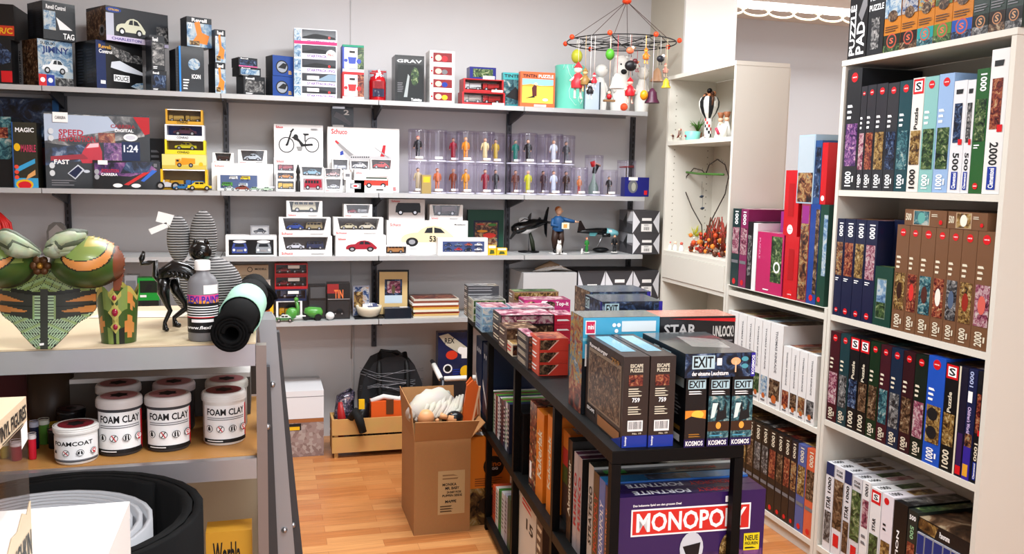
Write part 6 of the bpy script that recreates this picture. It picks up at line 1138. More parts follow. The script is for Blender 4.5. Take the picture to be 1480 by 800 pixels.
# plastic wrapped backpack
u0 = W.solve(1, 4.8, 568, .4); hb = W.on(1, 4.85, 568, 504)[2]; t = thing('backpack', 'large dark grey backpack wrapped in clear plastic behind the crate', 'backpack', (u0, 4.866, 0)); BPM = mat('#26262a', .7)
k = hb*.97; mb = MB(); hw_ = .175
prof = [(-.8, 0), (-1, .1), (-1.02, .5), (-.92, .72), (-.6, .9), (-.2, .96), (.3, .96), (.7, .86), (.95, .66), (1.02, .4), (1, .1), (.8, 0)]
mb.prism([(x*hw_, z*k+.001) for x, z in prof], -.06, .13, BPM, True); mb.prism([(x*hw_*.8, z*k*.6+.03) for x, z in prof], -.1, -.06, BPM, True); mb.build('body', t)
for s in (-.45, .45): MB().tube([(s*hw_, -.105, .04), (s*hw_, -.108, k*.6), (s*hw_*1, -.07, k*.85), (s*hw_*.9, -.02, k*.99)], .014, mat('#0f0f11', .6), 8).build('strap', t)
MB().tube([(-.08, -.01, k*.95), (-.06, -.01, k*1.02), (0, -.01, k*1.0), (.04, -.01, k*.96)], .008, BLACK).build('handle', t)
random.seed(6); mb = MB(); CP = clear((.92, .92, .94), .1, .12)
for i in range(14):
    z = random.uniform(.1, .9)*k; w1 = hw_*1.03; mb.tube([(-w1, -.02, z+random.uniform(-.03, .03)), (-w1*.5, -.112, z+random.uniform(-.03, .03)), (w1*.3, -.114, z+random.uniform(-.04, .04)), (w1, -.02, z+random.uniform(-.04, .04))], .0011, mat('#8c8c92', .15, coat=1), 4)
mb.build('plastic_wrap', t)
# white folding box, lid box, woven basket
bs = W.on(2, 0, 432, 660); _, z = fbox(W, 395, 468, 605, bs[1], .0, .3, 'woven_basket', 'pink and white woven basket with a dark hole, on the floor', 'basket', art(('#b08880', '#c49e96', '#d8beb4', '#c8a8a0'), 34, 2, 'v', 0, .7), {'F': [('r', 0, .9, 1, 1, mat('#9a5f34')), ('r', .25, .7, .55, .88, INK), ('r', .28, .71, .52, .8, YEL)]})
fbox(W, 395, 468, 565, bs[1]-.002, z+.0005, .3, 'storage_box', 'white lidded storage box on the woven basket', 'box', mat('#d9d9dc', .5), {'F': [('r', 0, .78, 1, .8, GREY)]}, side=None)
fbox(W, 395, 462, 547, 4.93, 0, .05, 'storage_box', 'light grey folded box standing behind the white storage box', 'box', mat('#b4b6ba', .5), {'F': [('r', .94, .96, 1, 1, INK)]})
# hand truck and boxed dinosaur game in the corner
hx = W.on(1, 4.5, 632, 553); t = thing('hand_truck', 'white and steel folding trolley handle behind the cardboard box', 'trolley', (hx.x, 4.5, 0))
P = lambda x, y, v=4.5: tuple(W.on(1, v, x, y)-Vector((hx.x, 4.5, 0)))
MB().tube([P(624, 521, 4.7), P(634, 536, 4.6), P(639, 549, 4.52)], .011, STEEL).build('joint_arm', t); MB().tube([P(627, 527, 4.66), P(637, 547, 4.53)], .015, PW).build('grip', t); MB().tube([P(642, 547), P(690, 545)], .014, PW).build('crossbar', t)
e = P(640, 549); MB().tube([e, (e[0], 0, .001)], .01, STEEL).build('upright', t); e = P(690, 545); MB().tube([e, (e[0], 0, .001)], .01, STEEL).build('upright', t)
_, z = fbox(W, 634, 676, 545, 4.72, 0, .2, 'carton', 'dark lower carton under the dinosaur game in the corner', 'carton', mat('#2e2a2c', .5))
fbox(W, 633, 680, 480, 4.72, z, .07, 'board_game', 'blue board game box with dinosaur print and white label on the dark corner carton', 'board game', mat('#1c2350', .35, coat=.5), {'F': [('p', [(.02, .93), (.3, .98), (1, .6), (.75, .48), (.25, .72)], mat('#b8b09c')), ('t', 'REX', .2, .76, .5, .88, INK), ('e', .42, .5, .18, .1, mat('#c8351c')), ('e', .7, .6, .1, .08, WHITE), ('c', .3, .2, .14, TEXTW), ('c', .3, .2, .1, INK), ('e', .85, .12, .17, .14, YEL), ('l', .45, .05, .7, .2, 3, BLUE), ('r', .72, .42, 1, .66, WHITE)]})

# ================================================================== BLACK RACK: top
RT0, RM, RB = RZ[0]+.0002, RZ[1]+.0002, RZ[2]+.0002
def rv(px, py, z): return RK.on(2, z, px, py)
def rback(v, xb, u, z):     # depth so that the left side reaches column xb
    lo, hi = 0, 1.0
    for i in range(30):
        md = (lo+hi)/2
        if RK.pj(u, v+md, z)[0] > xb: lo = md
        else: hi = md
    return lo
ESC = lambda s: [('r', .04, .0, 1, .13, BLUE), ('p', [(0, 0), (.1, 0), (.16, .13), (0, .13)], BLUE), ('t', 'Ravensburger', .1, .02, .2, .125, TEXTW, 1), ('t', 'ESCAPE', .25, .88, .75, .92, CREAM), ('t', 'PUZZLE', .25, .83, .75, .87, CREAM), ('r', .2, .68, .75, .8, A('red', 90+s, 50)), ('l', .2, .56, .75, .66, 4, CREAM), ('t', '759', .35, .5, .65, .55, TEXTW), ('l', .2, .36, .75, .46, 4, CREAM), ('bar', .2, .18, .8, .3), ('t', 'No. 19', .4, .145, .75, .165, CREAM)]
ESL = [('r', .08, .2, .95, .88, mat('#8a7a68', .4)), ('r', .1, .22, .93, .84, A('brown', 92, 45)), ('r', .05, .08, .3, .18, INK), ('t', 'ESCAPE', .07, .12, .28, .16, TEXTW), ('t', 'Ravensburger', .1, .88, .6, .94, TEXTW), ('t', '759', .7, .86, .9, .92, GOLD), ('r', .38, .03, .95, .15, mat('#a06a40')), ('p', [(.75, 0), (1, 0), (1, .12)], BLUE)]
BRN = mat('#3b2c27', .35, coat=.5); TOPB = mat('#4c5458', .25, coat=1)
p = rv(918, 646, RT0); dA = rback(p[1], 850, p[0]-.03, RT0+.1)
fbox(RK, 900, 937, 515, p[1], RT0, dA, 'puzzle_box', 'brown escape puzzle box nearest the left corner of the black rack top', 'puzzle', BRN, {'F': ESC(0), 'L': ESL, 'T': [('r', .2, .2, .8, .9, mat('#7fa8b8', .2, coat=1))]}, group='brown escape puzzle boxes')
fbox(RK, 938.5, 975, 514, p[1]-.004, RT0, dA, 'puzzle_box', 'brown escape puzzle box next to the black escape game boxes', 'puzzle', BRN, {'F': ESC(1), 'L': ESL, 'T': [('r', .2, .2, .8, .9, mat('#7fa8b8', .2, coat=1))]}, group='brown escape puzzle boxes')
def EXV(s): return [('r', 0, 0, 1, .12, mat('#231d60', .3, coat=.5)), ('t', 'KOSMOS', .08, .02, .92, .09, TEXTW), ('r', .1, .82, .95, .95, mat('#a8c4cc')), ('t', 'EXIT', .14, .835, .9, .935, INK), ('l', .14, .74, .8, .8, 2, TEXTW)]+([('r', 0, .4, 1, .52, mat('#d8842c')), ('e', .6, .46, .3, .06, mat('#f0c048')), ('p', [(0, .12), (1, .12), (1, .4), (.6, .42), (.3, .44), (0, .4)], mat('#2c201c')), ('l', .2, .14, .8, .2, 2, GOLD)] if s == 0 else [('r', 0, .12, 1, .72, A('sea', 93, 40)), ('p', [(.12, .4), (.2, .62), (.45, .62), (.35, .5), (.3, .42)], mat('#d0e0dc')), ('p', [(.35, .35), (.42, .5), (.48, .66), (.55, .5), (.7, .52), (.8, .66), (.88, .4)], INK), ('r', 0, .22, 1, .36, mat('#4c2c18')), ('e', .5, .3, .12, .05, mat('#e8a040')), ('l', .1, .14, .9, .18, 1, mat('#4c9cb8'))])
EB = mat('#121318', .3, coat=.7); vE = rv(1000, 652, RT0)[1]+.03; EXL = [('r', .1, .82, .9, .95, mat('#8aa0a8')), ('l', .2, .4, .8, .7, 6, GREY), ('r', .1, .2, .8, .26, GOLD), ('r', .2, .04, .8, .14, TEXTW)]
for i, (a, b) in enumerate([(990, 1020), (1023, 1054), (1056.5, 1087)]):
    o, zE = fbox(RK, a, b, 543, vE, RT0, .13, 'escape_game_box', ['upright escape game box with an orange sunset beside the brown puzzle boxes', 'upright escape game box with a dark castle, middle of the three', 'upright escape game box with a dark castle at the rack right corner'][i], 'board game', EB, {'F': EXV(i), 'L': EXL}, group='upright escape game boxes')
dH = rback(vE, 929, RK.solve(1, vE, 990, zE), zE+.02)
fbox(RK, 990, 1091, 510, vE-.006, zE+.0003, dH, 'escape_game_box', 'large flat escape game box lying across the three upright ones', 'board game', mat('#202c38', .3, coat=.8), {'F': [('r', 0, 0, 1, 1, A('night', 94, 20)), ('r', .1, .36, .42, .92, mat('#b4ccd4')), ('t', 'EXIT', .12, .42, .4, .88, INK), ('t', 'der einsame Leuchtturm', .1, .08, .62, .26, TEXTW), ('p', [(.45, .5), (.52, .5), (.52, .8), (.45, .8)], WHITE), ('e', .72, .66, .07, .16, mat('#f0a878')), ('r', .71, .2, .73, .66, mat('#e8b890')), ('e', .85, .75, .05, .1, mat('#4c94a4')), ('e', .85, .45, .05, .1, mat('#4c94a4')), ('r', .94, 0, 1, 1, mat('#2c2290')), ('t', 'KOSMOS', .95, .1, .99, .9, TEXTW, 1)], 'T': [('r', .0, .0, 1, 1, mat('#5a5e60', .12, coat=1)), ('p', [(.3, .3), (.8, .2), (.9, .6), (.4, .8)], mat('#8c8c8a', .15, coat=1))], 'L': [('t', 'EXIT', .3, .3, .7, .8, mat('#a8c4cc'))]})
vB = p[1]+dA+.012
BLF = [('r', 0, 0, 1, 1, mat('#22262c', .3, coat=.6)), ('r', 0, .58, 1, 1, mat('#3f9fc4', .3, coat=.5)), ('r', 0, .76, 1, .79, mat('#7cc8dc')), ('r', .03, .83, .16, .97, TEXTW), ('r', .04, .84, .15, .96, mat('#c8204c')), ('t', 'mini', .06, .88, .14, .93, TEXTW), ('r', .5, .85, .95, .96, mat('#d8e4e8')), ('c', .4, .92, .025, TEXTW), ('c', .46, .92, .025, TEXTW), ('c', .43, .86, .025, TEXTW), ('r', .03, .5, .25, .73, TEXTW), ('t', 'Ab 8', .05, .66, .2, .7, INK), ('t', 'SPIEL', .05, .58, .22, .62, INK), ('p', [(.3, .6), (.45, .72), (.55, .6)], TEXTW), ('p', [(.6, .6), (.75, .72), (.88, .6)], TEXTW)]
u0, u1, hB = mfront(RK, 841, 951, 458, vB, RT0)
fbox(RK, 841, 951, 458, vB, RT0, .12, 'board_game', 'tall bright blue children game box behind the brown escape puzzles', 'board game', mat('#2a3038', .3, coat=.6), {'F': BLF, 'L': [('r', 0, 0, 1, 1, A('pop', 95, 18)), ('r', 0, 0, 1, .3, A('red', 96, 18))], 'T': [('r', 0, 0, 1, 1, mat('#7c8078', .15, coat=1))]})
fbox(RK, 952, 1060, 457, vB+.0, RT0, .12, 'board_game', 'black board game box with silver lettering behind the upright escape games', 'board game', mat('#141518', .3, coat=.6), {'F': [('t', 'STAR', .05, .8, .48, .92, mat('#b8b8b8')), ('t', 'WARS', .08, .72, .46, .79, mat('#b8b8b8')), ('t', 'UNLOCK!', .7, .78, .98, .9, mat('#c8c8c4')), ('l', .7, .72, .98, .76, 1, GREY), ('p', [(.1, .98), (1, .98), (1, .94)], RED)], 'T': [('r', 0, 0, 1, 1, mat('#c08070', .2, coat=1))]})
EXS = [('r', .0, .0, 1, 1, A('night', 97, 22)), ('r', .05, .3, .28, .9, mat('#a8c4cc')), ('t', 'EXIT', .07, .36, .26, .84, INK), ('r', .94, 0, 1, 1, mat('#2c2290')), ('l', .3, .1, .9, .2, 1, TEXTW)]
vX = vB+.2; zt = RK.on(1, vX, 910, 435)[2]; n = 5; hE = (zt-RT0)/n; z = RT0
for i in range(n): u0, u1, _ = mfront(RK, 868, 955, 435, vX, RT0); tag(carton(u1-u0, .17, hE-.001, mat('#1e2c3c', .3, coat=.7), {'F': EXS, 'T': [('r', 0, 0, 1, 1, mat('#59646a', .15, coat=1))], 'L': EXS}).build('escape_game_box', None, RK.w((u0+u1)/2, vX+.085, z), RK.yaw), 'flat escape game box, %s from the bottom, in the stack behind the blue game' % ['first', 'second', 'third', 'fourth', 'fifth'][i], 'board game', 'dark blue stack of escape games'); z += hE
vX = vX+.19; zt = RK.on(1, vX, 890, 421)[2]; hE = (zt-RT0)/n; z = RT0
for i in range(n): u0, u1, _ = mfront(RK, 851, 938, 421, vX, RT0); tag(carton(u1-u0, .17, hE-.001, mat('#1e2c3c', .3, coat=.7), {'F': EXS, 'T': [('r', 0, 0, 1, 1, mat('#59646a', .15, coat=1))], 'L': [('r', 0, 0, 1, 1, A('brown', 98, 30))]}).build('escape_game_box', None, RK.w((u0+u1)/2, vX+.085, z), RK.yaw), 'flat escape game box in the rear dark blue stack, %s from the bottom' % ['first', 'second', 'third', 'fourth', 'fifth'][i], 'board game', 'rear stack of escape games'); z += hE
def gstack(x0, x1, yt, yb, n, name, lb, cols, deps, dec, top, side, grp, jit=0, ub=None, z0=RT0):
    p = rv(x0, yb, z0); v = p[1]; zt = RK.on(1, v, (x0+x1)/2, yt)[2]; h = (zt-z0)/n; u0 = RK.solve(1, v, x0, z0+.02); u1 = RK.solve(1, v, x1, z0+.02); z = z0; random.seed(int(x0))
    for i in range(n):
        j = random.uniform(-jit, jit)
        dd = dec(i) if callable(dec) else dec
        tag(carton(u1-u0, deps, h-.0008, cols[i % len(cols)], {'F': dd, 'T': [('r', .02, .02, .98, .98, top if not callable(top) else top(i))], 'L': side if not callable(side) else side(i)}).build(name, None, RK.w((u0+u1)/2+j+.002, v+deps/2+abs(j), z), RK.yaw+j), lb % ['bottom', 'second', 'third', 'fourth', 'fifth', 'sixth'][i] if i < n-1 else lb % 'topmost', 'board game', grp); z += h
    return z, v
RB_ = mat('#c23a2c', .3, coat=.6); vR = None
REDB = [('p', [(.02, .1), (.3, .1), (.62, .9), (.02, .9)], A('brown', 100, 40)), ('p', [(.3, .1), (.34, .1), (.68, .9), (.62, .9)], mat('#e0a898'))]
gstack(778, 820, 489, 543, 3, 'card_game_box', '%s red box in the front stack of three red games', [RB_], .13, REDB, A('red', 101, 14), [('r', 0, 0, 1, 1, mat('#d05a44')), ('l', .1, .2, .9, .8, 2, TEXTW)], 'stack of three red games')
DS = [('r', .1, .15, .9, .85, A('fant', 102, 30))]
gstack(762, 777, 486, 534, 4, 'card_game_box', '%s dark box in the slim stack left of the red games', [mat('#3c3436', .3, coat=.5)], .17, DS, A('pink', 103, 15), [('l', .1, .2, .9, .8, 3, CREAM)], 'slim stack of dark games')
F_ = lambda i: [('r', .02, .1, .98, .9, A(['fant', 'brown', 'pink', 'red'][i % 4], 104+i, 26)), ('l', .3, .3, .8, .6, 1, CREAM)]
gstack(740, 762, 497, 515, 1, 'card_game_box', '%s small pale box at the front of the mixed game stack', [CREAM], .1, F_, A('gold', 108, 18), [('l', .1, .2, .9, .8, 2, REDL)], 'mixed game stacks')
gstack(731, 775, 474, 508, 2, 'card_game_box', '%s box with painted faces in the mixed stack before the long one', [mat('#6a5248', .3, coat=.5)], .14, F_, A('brown', 109, 16), [('l', .1, .2, .9, .8, 2, CREAM)], 'mixed game stacks')
gstack(723, 800, 455, 498, 3, 'card_game_box', '%s long dark box with faces in the middle stack', [mat('#2c2024', .3, coat=.5)], .16, F_, A('pink', 110, 16), [('l', .1, .2, .9, .8, 2, CREAM)], 'mixed game stacks', .002)
gstack(801, 829, 455, 497, 3, 'card_game_box', '%s crimson box beside the long dark boxes', [mat('#b81c38', .3, coat=.5)], .13, [('l', .1, .3, .9, .7, 1, TEXTW)], A('pink', 111, 20), [('l', .1, .2, .9, .8, 2, CREAM)], 'crimson game boxes')
gstack(696, 735, 444, 480, 3, 'card_game_box', '%s light blue and white box in the blue stack', [mat('#8cb4cc', .3, coat=.5)], .16, lambda i: [('r', .02, .1, .98, .9, A('sky', 112+i, 22))], A('pink', 115, 15), [('l', .1, .2, .9, .8, 2, BLUE)], 'blue and white game stack')
gstack(740, 800, 444, 480, 3, 'card_game_box', '%s pale box hidden behind the long dark boxes', [mat('#b0a8b0', .3, coat=.5)], .15, lambda i: [('r', .02, .1, .98, .9, A('pink', 116+i, 22))], A('pink', 119, 15), [('l', .1, .2, .9, .8, 2, BLUE)], 'pale middle game stack')
gstack(683, 730, 433, 465, 3, 'card_game_box', '%s patterned box in the stack between blue and grey stacks', [mat('#a8a898', .3, coat=.5)], .15, lambda i: [('r', .02, .1, .98, .9, A('green', 120+i, 26))], A('grey', 123, 15), [('l', .1, .2, .9, .8, 2, GREY)], 'patterned game stack')
gstack(675, 720, 413, 458, 5, 'card_game_box', '%s grey box in the tall stack at the far rack corner', [mat('#4c4c50', .3, coat=.5)], .1, lambda i: [('l', .02, .1, .98, .9, 2, SILVER)], A('grey', 124, 12), [('l', .1, .2, .9, .8, 2, WHITE)], 'tall grey game stack')
zmg, vm = gstack(741, 806, 421, 462, 3, 'card_game_box', '%s box with portraits in the rear right stack', [mat('#8a6a58', .3, coat=.5)], .1, lambda i: [('r', .02, .1, .98, .9, A('gold', 125+i, 30))], A('green', 128, 14), [('l', .1, .2, .9, .8, 2, WHITE)], 'rear right game stack')
MAG = mat('#b0246c', .3, coat=.6)
gstack(757, 823, 433, 472, 3, 'card_game_box', '%s magenta box with white lettering in the right hand stack', [MAG], .12, [('e', .15, .5, .1, .35, A('gold', 129, 30)), ('p', [(.3, .1), (.42, .1), (.5, .9), (.38, .9)], TEXTW), ('e', .55, .5, .12, .35, A('brown', 130, 30)), ('t', 'Top-it', .68, .2, .96, .8, TEXTW)], A('pink', 131, 14), [('l', .1, .2, .9, .8, 2, WHITE)], 'magenta game stack')

# ---- rack middle shelf: large games side by side
MP_ = [('r', 0, 0, 1, 1, mat('#3a1c66', .3, coat=.6)), ('r', 0, 0, 1, .45, A('purple', 140, 7)), ('r', .09, .64, .9, .885, TEXTW), ('r', .1, .655, .89, .87, mat('#cf2a24', .3, coat=.4)),
       ('t', 'MONOPOLY', .125, .675, .87, .85, TEXTW), ('t', 'Das bekannte Spiel um den grossen Deal', .1, .905, .42, .93, TEXTW), ('r', .72, .905, .82, .96, TEXTW), ('r', .86, .44, .97, .6, mat('#e0cc1c')), ('t', 'NEUE', .87, .53, .96, .58, INK), ('t', 'FIGUREN', .87, .49, .96, .52, INK), ('l', .87, .45, .95, .48, 1, INK), ('e', .5, .5, .08, .15, mat('#c8ccd4', .3)), ('p', [(.44, .52), (.56, .55), (.55, .44), (.47, .42)], mat('#141420', .2)), ('p', [(.38, 0), (.42, .3), (.58, .33), (.64, 0)], mat('#5c6274')), ('e', .76, .45, .07, .17, A('gold', 141, 60)), ('e', .3, .3, .06, .08, A('gold', 142, 60)), ('p', [(.2, .38), (.24, .45), (.25, .38), (.34, .36), (.38, .42), (.36, .33), (.23, .33)], mat('#c8902c')), ('e', .1, .12, .06, .08, mat('#d88a2c'))]
FT = lambda c1: [('t', 'MONOPOLY', .25, .55, .8, .85, mat('#a83030'), 3), ('t', 'FORTNITE', .25, .12, .8, .5, mat('#c8c8d0'), 3)]
def game(x0, x1, yt, name, lb, c, F=None, T=None, R=None, dep=.3, u=.026, hmax=.335, grp='board games standing on the rack middle shelf', zb=None, bot=False):
    D = {'F': F or []}
    if T: D['T'] = T
    if R: D['R'] = R
    return sbox(RK, x0, x1, yt, u, zb or RM, dep, name, lb, 'board game', c, D, grp, bot=bot, hmax=hmax)
VT = lambda s, c: [('t', s, .2, .25, .8, .8, c, 1)]
PUR = mat('#2e1a56', .3, coat=.6)
vf = .026
b_, e_, hM = mside(RK, 878, 886, 712, .008, RM)
def gv2(v0, v1, h, name, lb, c, F=None, T=None, R=None, dep=.4, u=.03, zb=None, grp='board games standing on the rack middle shelf'):
    D = {k_: q for k_, q in (('F', F), ('T', T), ('R', R)) if q}
    return tag(carton(v1-v0-.001, dep, h, c, D).build(name, None, RK.w(u+dep/2, (v0+v1)/2, zb or RM), RK.yaw-PI/2), lb, 'board game', grp)
hM = .286
gv2(.03, .078, hM, 'board_game', 'purple board game with big white on red lettering, front of the middle shelf', PUR, VT('MONOPOLY', mat('#c87a50')), FT(1), MP_)
gv2(.079, .127, hM, 'board_game', 'purple board game directly behind the front one with red banner', PUR, VT('MONOPOLY', mat('#c87a50')), FT(1))
gv2(.128, .176, hM+.004, 'board_game', 'bright blue board game third from the front on the middle shelf', mat('#2a64b4', .3, coat=.6), VT('MONOPOLY', mat('#e0e0e8')), [('r', 0, 0, 1, 1, mat('#2c78b0', .15, coat=1)), ('r', .1, .3, .9, .6, A('night', 143, 14))])
gv2(.177, .225, hM+.006, 'board_game', 'black board game with golden lettering fourth from the front', mat('#15150f', .3, coat=.6), VT('MONOPOLY', mat('#b8402c')), [('r', .2, .05, .8, .2, GREEN), ('t', 'MONOPOLY', .3, .55, .7, .85, mat('#8a3c20'), 3)])
gv2(.226, .27, hM+.012, 'board_game', 'white edged board game behind the black golden one', mat('#b0b0ac', .3, coat=.6), VT('STRATEGO', INK), [('r', .05, .0, 1, 1, mat('#3a3a34', .15, coat=1))])
gv2(.33, .37, hM, 'board_game', 'red and white board game nearer of the pair in the middle', mat('#9c9498', .3, coat=.6), VT('RISIKO', mat('#b02030')), [('r', .2, .0, .9, 1, mat('#5c2c40', .15, coat=1))], [('r', 0, 0, 1, 1, mat('#15181f')), ('e', .25, .35, .12, .1, A('night', 144, 20))])
gv2(.371, .41, hM, 'board_game', 'red and white board game farther of the pair in the middle', mat('#a8a0a4', .3, coat=.6), VT('RISIKO', mat('#b02030')), [('r', .2, .0, .9, 1, mat('#6a3048', .15, coat=1))])
gv2(.43, .475, hM+.02, 'board_game', 'brown board game with pale spine lettering before the second post', mat('#5a3c28', .3, coat=.6), VT('Abenteuer', CREAM), [('r', 0, 0, 1, 1, mat('#2c2826', .15, coat=1))], [('r', 0, 0, 1, 1, mat('#26221f'))])
z = RM
for i, (c, lb) in enumerate([('#28602c', 'green flat game box at the bottom of the pile behind the second post'), ('#b02c30', 'red flat game box in the pile behind the second post'), ('#c87830', 'orange flat game box on top of the pile behind the second post')]):
    tag(carton(.25, .08, .055, mat(c, .3, coat=.6), {'F': [('r', .05, .2, .95, .8, A(['green', 'red', 'gold'][i], 145+i, 12))], 'T': [('r', .1, .1, .9, .9, A('pop', 148+i, 10))]}).build('board_game', None, RK.w(.185, .594, z+.12), RK.yaw), lb, 'board game'); z += .056
tag(carton(.25, .08, .1195, mat('#23252a', .4), {}).build('board_game', None, RK.w(.185, .594, RM), RK.yaw), 'dark thick game box under the green flat one', 'board game')
ORB = mat('#d8781c', .35, coat=.5)
game(790.5, 797, 599, 'board_game', 'orange game box nearer the second post', ORB, VT('Kakerlak', CREAM), zb=RM, dep=.24)
game(775, 785, 593, 'board_game', 'orange game box farther from the second post', ORB, VT('Kakerlak', CREAM), zb=RM, dep=.24)
game(765.5, 774.5, 581, 'board_game', 'red speckled game box beside the two orange ones', A('red', 150, 60, 'v'), [('r', .1, .1, .4, .3, TEXTW)], dep=.27)
game(744, 756, 590, 'board_game', 'black game box with dull lettering behind the third post', mat('#131316', .35, coat=.5), None, None, [('t', 'STEAM', .1, .7, .8, .85, mat('#3a3a44'))], dep=.27)
bcol = ['#d8d4cc', '#4c8a34', '#c8c4b8', '#7a3c34', '#d8d8d8', '#2c2c34', '#5c2430', '#343a5c', '#b8bcc4', '#2c3450']
for i in range(10):
    a, b = 708+i*2.8, 710.8+i*2.8
    game(a, b, 565+i*1.9, 'board_game', 'thin upright game, %s of the ten slim spines on the middle shelf' % ['farthest', 'second', 'third', 'fourth', 'fifth', 'sixth', 'seventh', 'eighth', 'ninth', 'nearest'][i], mat(bcol[i], .35, coat=.4), [('l', .2, .1, .8, .9, 9, mat(bcol[(i+3) % 10]))], [('r', 0, 0, 1, 1, mat(['#d8d4cc', '#6aa83c', '#8c4c4c', '#5a9c34', '#3c4468'][i % 5], .3))], grp='ten slim games on the middle shelf', dep=.2)
# far section: leaning blue boxes with white stripes
for i, (a, b, yt, lb) in enumerate([(698, 707, 480, 'tall blue box with a white diagonal stripe in the farthest rack bay'), (688, 696, 476, 'second tall blue box with a white diagonal stripe at the far rack end')]):
    game(a, b, yt+8, 'board_game', lb, mat('#1c2c54', .35, coat=.5), [('p', [(0, .5), (1, .1), (1, .02), (0, .4)], WHITE), ('t', '111', .2, .8, .8, .86, TEXTW)], grp='blue boxes in the farthest rack bay', dep=.25)
# lower shelf
for i in range(6):
    a = 712+i*4.2; game(a, a+4.2, 702+i*3.2, 'board_game', 'slim game box standing on the lowest rack shelf, %s from the far end' % ['first', 'second', 'third', 'fourth', 'fifth', 'sixth'][i], mat(['#c8502c', '#d8d4cc', '#3c7a34', '#c8c8c8', '#a8a4b0', '#5a6a4c'][i], .4, coat=.3), [('l', .2, .2, .8, .9, 8, mat('#6c5c5c'))], zb=RB, dep=.25, grp='slim games on the lowest rack shelf')
game(750, 774, 701, 'board_game', 'white game box marked 15 on the lowest rack shelf', mat('#cfc8bc', .45), [('t', '15', .45, .6, .85, .72, INK), ('l', .2, .8, .8, .9, 2, REDL)], zb=RB, dep=.28)
game(775, 783, 742, 'board_game', 'narrow brown and white box beside the box marked 15', mat('#6a5044', .45), [('l', .1, .3, .9, .9, 6, CREAM)], zb=RB, dep=.28)
for i, (v0, v1, c) in enumerate([(.08, .2, '#26303c'), (.22, .34, '#5c2c28'), (.36, .48, '#3c4a30')]): gv2(v0, v1, .27, 'board_game', ['dark blue', 'dark red', 'dark green'][i]+' thick game box on the lowest rack shelf near the front', mat(c, .4, coat=.3), [('l', .2, .2, .8, .8, 6, CREAM)], dep=.28, zb=RB, grp='thick games on the lowest rack shelf')

# ================================================================== BOOKCASE PUZZLES
HEY = mat('#c8141c', .35, coat=.5)
def spine(base, pic, n='1000', k='heye', seed=0, tx=TEXTW):
    P_ = A(pic, 200+seed, 38) if isinstance(pic, str) else pic
    if k == 'heye': return [('c', .5, .93, .22, HEY), ('t', 'HEYE', .36, .925, .64, .935, TEXTW), ('l', .12, .58, .5, .72, 3, tx), ('r', .1, .2, .9, .55, P_), ('t', n, .22, .03, .66, .155, tx, 1), ('l', .72, .04, .86, .15, 1, tx)]
    if k == 'top': return [('t', n, .3, .82, .8, .96, tx, 3), ('r', .1, .42, .9, .76, P_), ('l', .15, .36, .6, .4, 2, tx), ('c', .5, .06, .2, HEY), ('t', 'HEYE', .36, .055, .64, .065, TEXTW)]
    if k == 'schmidt': return [('r', .05, .86, .95, .99, HEY), ('r', .18, .88, .82, .97, TEXTW), ('t', 'S', .26, .89, .74, .96, INK), ('t', 'Puzzle', .3, .55, .6, .74, tx, 1), ('r', .08, .24, .92, .54, P_), ('t', n, .2, .03, .72, .2, tx, 1)]
    if k == 'clem': return [('t', n, .25, .2, .75, .36, INK if tx is INK else tx, 3), ('r', .15, .45, .75, .8, P_), ('l', .2, .86, .8, .95, 1, INK), ('r', .25, .03, .75, .19, BLUE), ('t', 'Clementoni', .35, .04, .65, .18, TEXTW, 1), ('r', .6, .43, .9, .48, HEY)]
    if k == 'kink': return [('t', 'THOMAS KINKADE', .42, .42, .6, .92, GREY, 3), ('r', .08, .1, .92, .34, P_), ('c', .5, .1, .2, mat('#b8602c')), ('l', .2, .02, .8, .07, 1, GREY)]
    if k == 'low': return [('t', n, .3, .8, .72, .97, tx, 3), ('r', .08, .42, .92, .76, P_), ('r', .08, .3, .92, .34, GREY), ('c', .5, .06, .2, HEY)]
    return [('r', .1, .2, .9, .8, P_)]
def pz(x0, x1, yt, z, base, pic, lb, k='heye', n='1000', seed=0, tx=TEXTW, dep=.262, u=XB+.006, grp=None, top=None, extra=None, name='puzzle_box', bot=True, h=None, F=None, T=None, rec=None, hmax=.445):
    bm = mat(base, .35, coat=.45) if isinstance(base, str) else base
    D = {'F': (F if F is not None else spine(bm, pic, n, k, seed, tx))+(extra or [])}
    D['T'] = T or [('r', .02, .1, .98, .9, A(pic if isinstance(pic, str) else 'grey', 260+seed, 12))]
    return sbox(W, x0, x1, yt, u, z+.0004, dep, name, lb, 'puzzle', bm, D, grp, bot=bot, h=h, rec=rec, hmax=hmax)
zt_ = 1.9634; g = 'puzzle boxes on top of the near bookcase'
def topz(x0, x1, base, lb, F, h=.2, u=XB+.004, dep=.2): return sbox(W, x0, x1, 10, u, zt_, dep, 'puzzle_box', lb, 'puzzle', mat(base, .3, coat=.7), {'F': F}, g, bot=True, h=h)
topz(1224.5, 1251, '#17171a', 'black box with large upright white lettering at the left end of the bookcase top', [('t', 'PUZZLE', .08, .05, .38, .75, TEXTW, 1), ('t', 'PAD', .45, .05, .88, .5, TEXTW, 1), ('p', [(.5, .6), (.9, .95), (.95, .7), (.7, .5)], SILVER)], .26)
topz(1252, 1275, '#26282c', 'dark grey box with small white lettering on the bookcase top', [('t', 'Parking', .08, .72, .9, .8, TEXTW), ('t', 'PUZZLE', .05, .6, .95, .68, TEXTW), ('p', [(.2, .85), (.8, .85), (.6, .98)], SILVER), ('r', .25, .08, .75, .5, A('grey', 201, 40))], .26)
